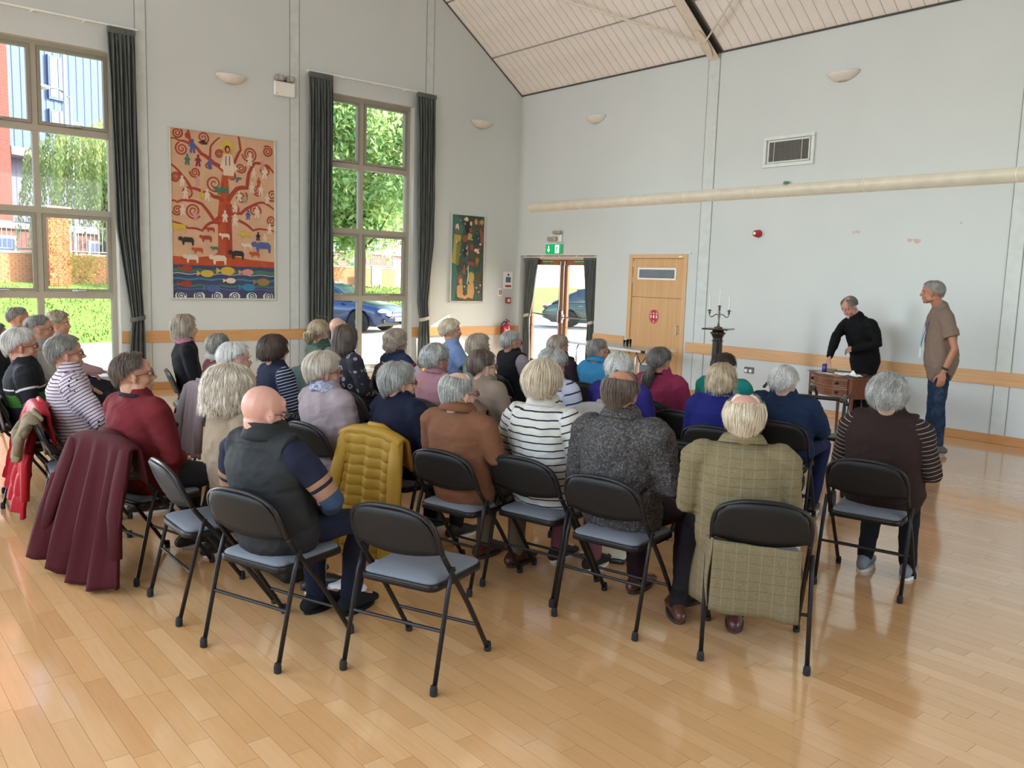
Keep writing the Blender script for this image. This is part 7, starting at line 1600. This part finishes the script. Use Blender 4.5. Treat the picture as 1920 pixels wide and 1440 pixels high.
# signs
sg = empty('notice_board', outp(21.0, 6.2, 1.08), GA, 'pale blue information board by the garden wall behind the car', 'sign'); m = MB(); m.rbox(-.42, .42, -.03, .03, .15, 1.05, .01); m.build('board', paint('pale blue board', '#7fa3c6', .5), sg); m = MB(); m.box(-.34, .34, -.034, -.030, .62, .93); m.box(-.34, .34, -.034, -.030, .25, .52); m.build('printed_panel', paint('board print', '#5b7893', .5, var=.2, scale=30), sg)
m = MB(); m.tube([(-.35, 0, -.05), (-.35, 0, .2)], .03, 6); m.tube([(.35, 0, -.05), (.35, 0, .2)], .03, 6); m.build('post', GR, sg)
sg = empty('yellow_sign', outp(25.0, 8.0, 1.1), GA, 'small yellow sign on a post above the garden wall', 'sign'); m = MB(); m.rbox(-.25, .25, -.02, .02, 1.15, 1.65, .005); m.build('sign_plate', paint('sign yellow', '#e0c01e', .5), sg); m = MB(); m.tube([(0, .03, 0), (0, .03, 1.6)], .03, 6); m.build('post', GR, sg); m = MB(); m.box(-.12, .12, -.024, -.020, 1.34, 1.42); m.box(-.08, .08, -.024, -.020, 1.47, 1.54); m.build('sign_print', TXK, sg)
# ------------------------------------------------------------------ parked cars
def car(loc, heading, body_c, label, name='car'):
    r = empty(name, loc, radians(heading), label, 'car')  # local: length along x, front at +x
    L_, W_ = 4.7, 1.82
    def sec(x):  # height profile of body shoulder & half width
        t = (x+L_/2)/L_; return np.interp(t, [0, .03, .10, .5, .80, .93, .985, 1], [.62, .78, .90, .95, .90, .80, .66, .50]), np.interp(t, [0, .04, .2, .8, .93, 1], [.72, .84, .91, .91, .84, .66])
    xs_ = np.linspace(-L_/2, L_/2, 41); P = []
    for x in xs_:
        zt_, hw = sec(x); zb = .22 if abs(x) < 2.0 else .26+.3*(abs(x)-2.0); ring = []
        for a in ((-hw*.92, zb), (-hw, zb+.16), (-hw*1.0, .55*zt_+.18), (-hw*.97, zt_-.06), (-hw*.84, zt_), (-hw*.4, zt_+.035), (0, zt_+.045), (hw*.4, zt_+.035), (hw*.84, zt_), (hw*.97, zt_-.06), (hw, .55*zt_+.18), (hw, zb+.16), (hw*.92, zb)): ring.append((x, a[0], a[1]))
        P.append(ring)
    P = np.array(P)
    for wx in (-1.38, 1.42):   # wheel arches
        for i, x in enumerate(xs_):
            d = abs(x-wx)
            if d < .37:
                hgt = .33+sqrt(max(0, .37**2-d*d)); 
                for k in (0, 1, 11, 12): P[i, k, 2] = max(P[i, k, 2], hgt if k in (0, 12) else hgt+.02)
                for k in (2, 10): P[i, k, 2] = max(P[i, k, 2], hgt+.05)
    CP = paint('car paint '+body_c, body_c, .22, metal=.3, var=.02, coat=1.0)
    m = MB(); m.grid(P); m.f.append(tuple(range(13))); m.mi.append(0); b = (len(xs_)-1)*13; m.f.append(tuple(b+k for k in range(13))[::-1]); m.mi.append(0); m.build('bodywork', CP, r, smooth=True)
    G = []
    for x, z, hw in ((-2.02, .90, .72), (-1.55, 1.20, .66), (-1.05, 1.40, .60), (-.3, 1.46, .58), (.25, 1.43, .58), (.62, 1.30, .62), (1.18, .93, .74)):
        G.append([(x, -hw-.11*(1.46-z)/.5*.6, .90), (x, -hw, z-.03), (x, -hw*.8, z), (x, 0, z+.02), (x, hw*.8, z), (x, hw, z-.03), (x, hw+.11*(1.46-z)/.5*.6, .90)])
    m = MB(); m.grid(np.array(G)); m.build('glasshouse', paint('tinted car glass', '#2e4048', .06, coat=1.0), r, smooth=True)
    G2 = [[(x, -hw*.86, z+.006), (x, 0, z+.030), (x, hw*.86, z+.006)] for x, z, hw in ((-1.12, 1.39, .60), (-.7, 1.44, .59), (-.3, 1.465, .58), (.22, 1.44, .58))]; m = MB(); m.sheet(np.array(G2), .02); m.build('roof', CP, r, smooth=True)
    for s in (-1, 1):
        for x0, z0, x1, z1, n_ in ((.25, 1.42, 1.15, .93, 'a'), (-.35, 1.44, -.38, .92, 'b'), (-1.08, 1.38, -1.95, .92, 'c')):
            h0 = .585 if z0 > 1.4 else .60; m = MB(); m.tube([(x0, s*h0, z0-.015), (x1, s*.735, z1)], [.022, .026], 6); m.build('pillar', CP, r)
        m = MB(); m.ell((.85, s*.98, .98), (.07, .10, .07)); m.build('wing_mirror', CP, r, True)
        m = MB(); v, f = ell_data((2.12, s*.64, .66), (.20, .16, .075), Euler((0, 0, -s*.6)), 14, 8); m.add(v, f); m.build('headlamp', paint('headlamp glass', '#e6eef2', .08, coat=1), r, True)
        m = MB(); v, f = ell_data((-2.22, s*.66, .76), (.10, .16, .07), Euler((0, 0, s*.5)), 12, 8); m.add(v, f); m.build('tail_lamp', paint('tail lamp red', '#8e1a1a', .1, coat=1), r, True)
        m = MB(); m.rbox(2.16, 2.26, min(s*.45, s*.78), max(s*.45, s*.78), .30, .42, .03); m.build('lower_vent', BLACKP, r)
        for x in (-.9, .35):
            m = MB(); m.rbox(x-.09, x+.09, s*.93-.012, s*.93+.012, .80, .825, .01); m.build('door_handle', CHROME, r)
    for wx in (-1.38, 1.42):
        for s in (-1, 1):
            MY = Matrix.Rotation(radians(90), 4, 'X'); m = MB(); m.lathe([(.21, -.11), (.30, -.11), (.33, -.08), (.33, .08), (.30, .11), (.21, .11)], 28, (wx, s*.80, .33), MY); T_ = m.build('wheel', RUB, r, smooth=True)
            m = MB(); yy = s*.905
            for k in range(10):
                a = 2*pi*k/10; m.tube([(wx+.04*cos(a), yy, .33+.04*sin(a)), (wx+.21*cos(a), yy-s*.02, .33+.21*sin(a))], .013, 5)
            m.tube([(wx+.215*cos(k*pi/12), yy-s*.01, .33+.215*sin(k*pi/12)) for k in range(24)], .012, 5, closed=True); m.lathe([(.05, -.01), (.05, .01), (.001, .012)], 12, (wx, yy, .33), MY); m.build('wheel_rim', CHROME, T_)
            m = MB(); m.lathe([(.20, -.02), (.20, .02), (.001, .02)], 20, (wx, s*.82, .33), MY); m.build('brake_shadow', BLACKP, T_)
    m = MB()
    for k in range(7): m.rbox(2.30, 2.345, -.34+.01*k, .34-.01*k, .42+.042*k, .425+.042*k+.01, .004)
    m.tube([(2.33, .40*cos(a)*1.0, .55+.15*sin(a)) for a in [k*2*pi/24 for k in range(24)]], .012, 5, closed=True); m.build('grille', CHROME, r)
    m = MB(); m.rbox(2.33, 2.355, -.26, .26, .36, .47, .003); m.build('number_plate', WHITE, r)
    m = MB(); m.box(-2.0, 2.0, -.80, .80, .2, .5); m.build('underbody', BLACKP, r)
    return r
car((-11.6, 2.35, -.03), 30, '#1d3158', 'dark blue saloon car parked outside the middle window')
car((-16.4, 11.6, -.03), 60, '#3b5568', 'grey-blue car parked further along, behind the blue saloon')
car((-9.8, 12.8, -.03), 40, '#46584a', 'dark green car partly visible through the right glazed door')
car((-14.2, -3.2, -.03+.0), 60, '#c8ccd0', 'pale car behind the left curtain of the middle window') if False else None
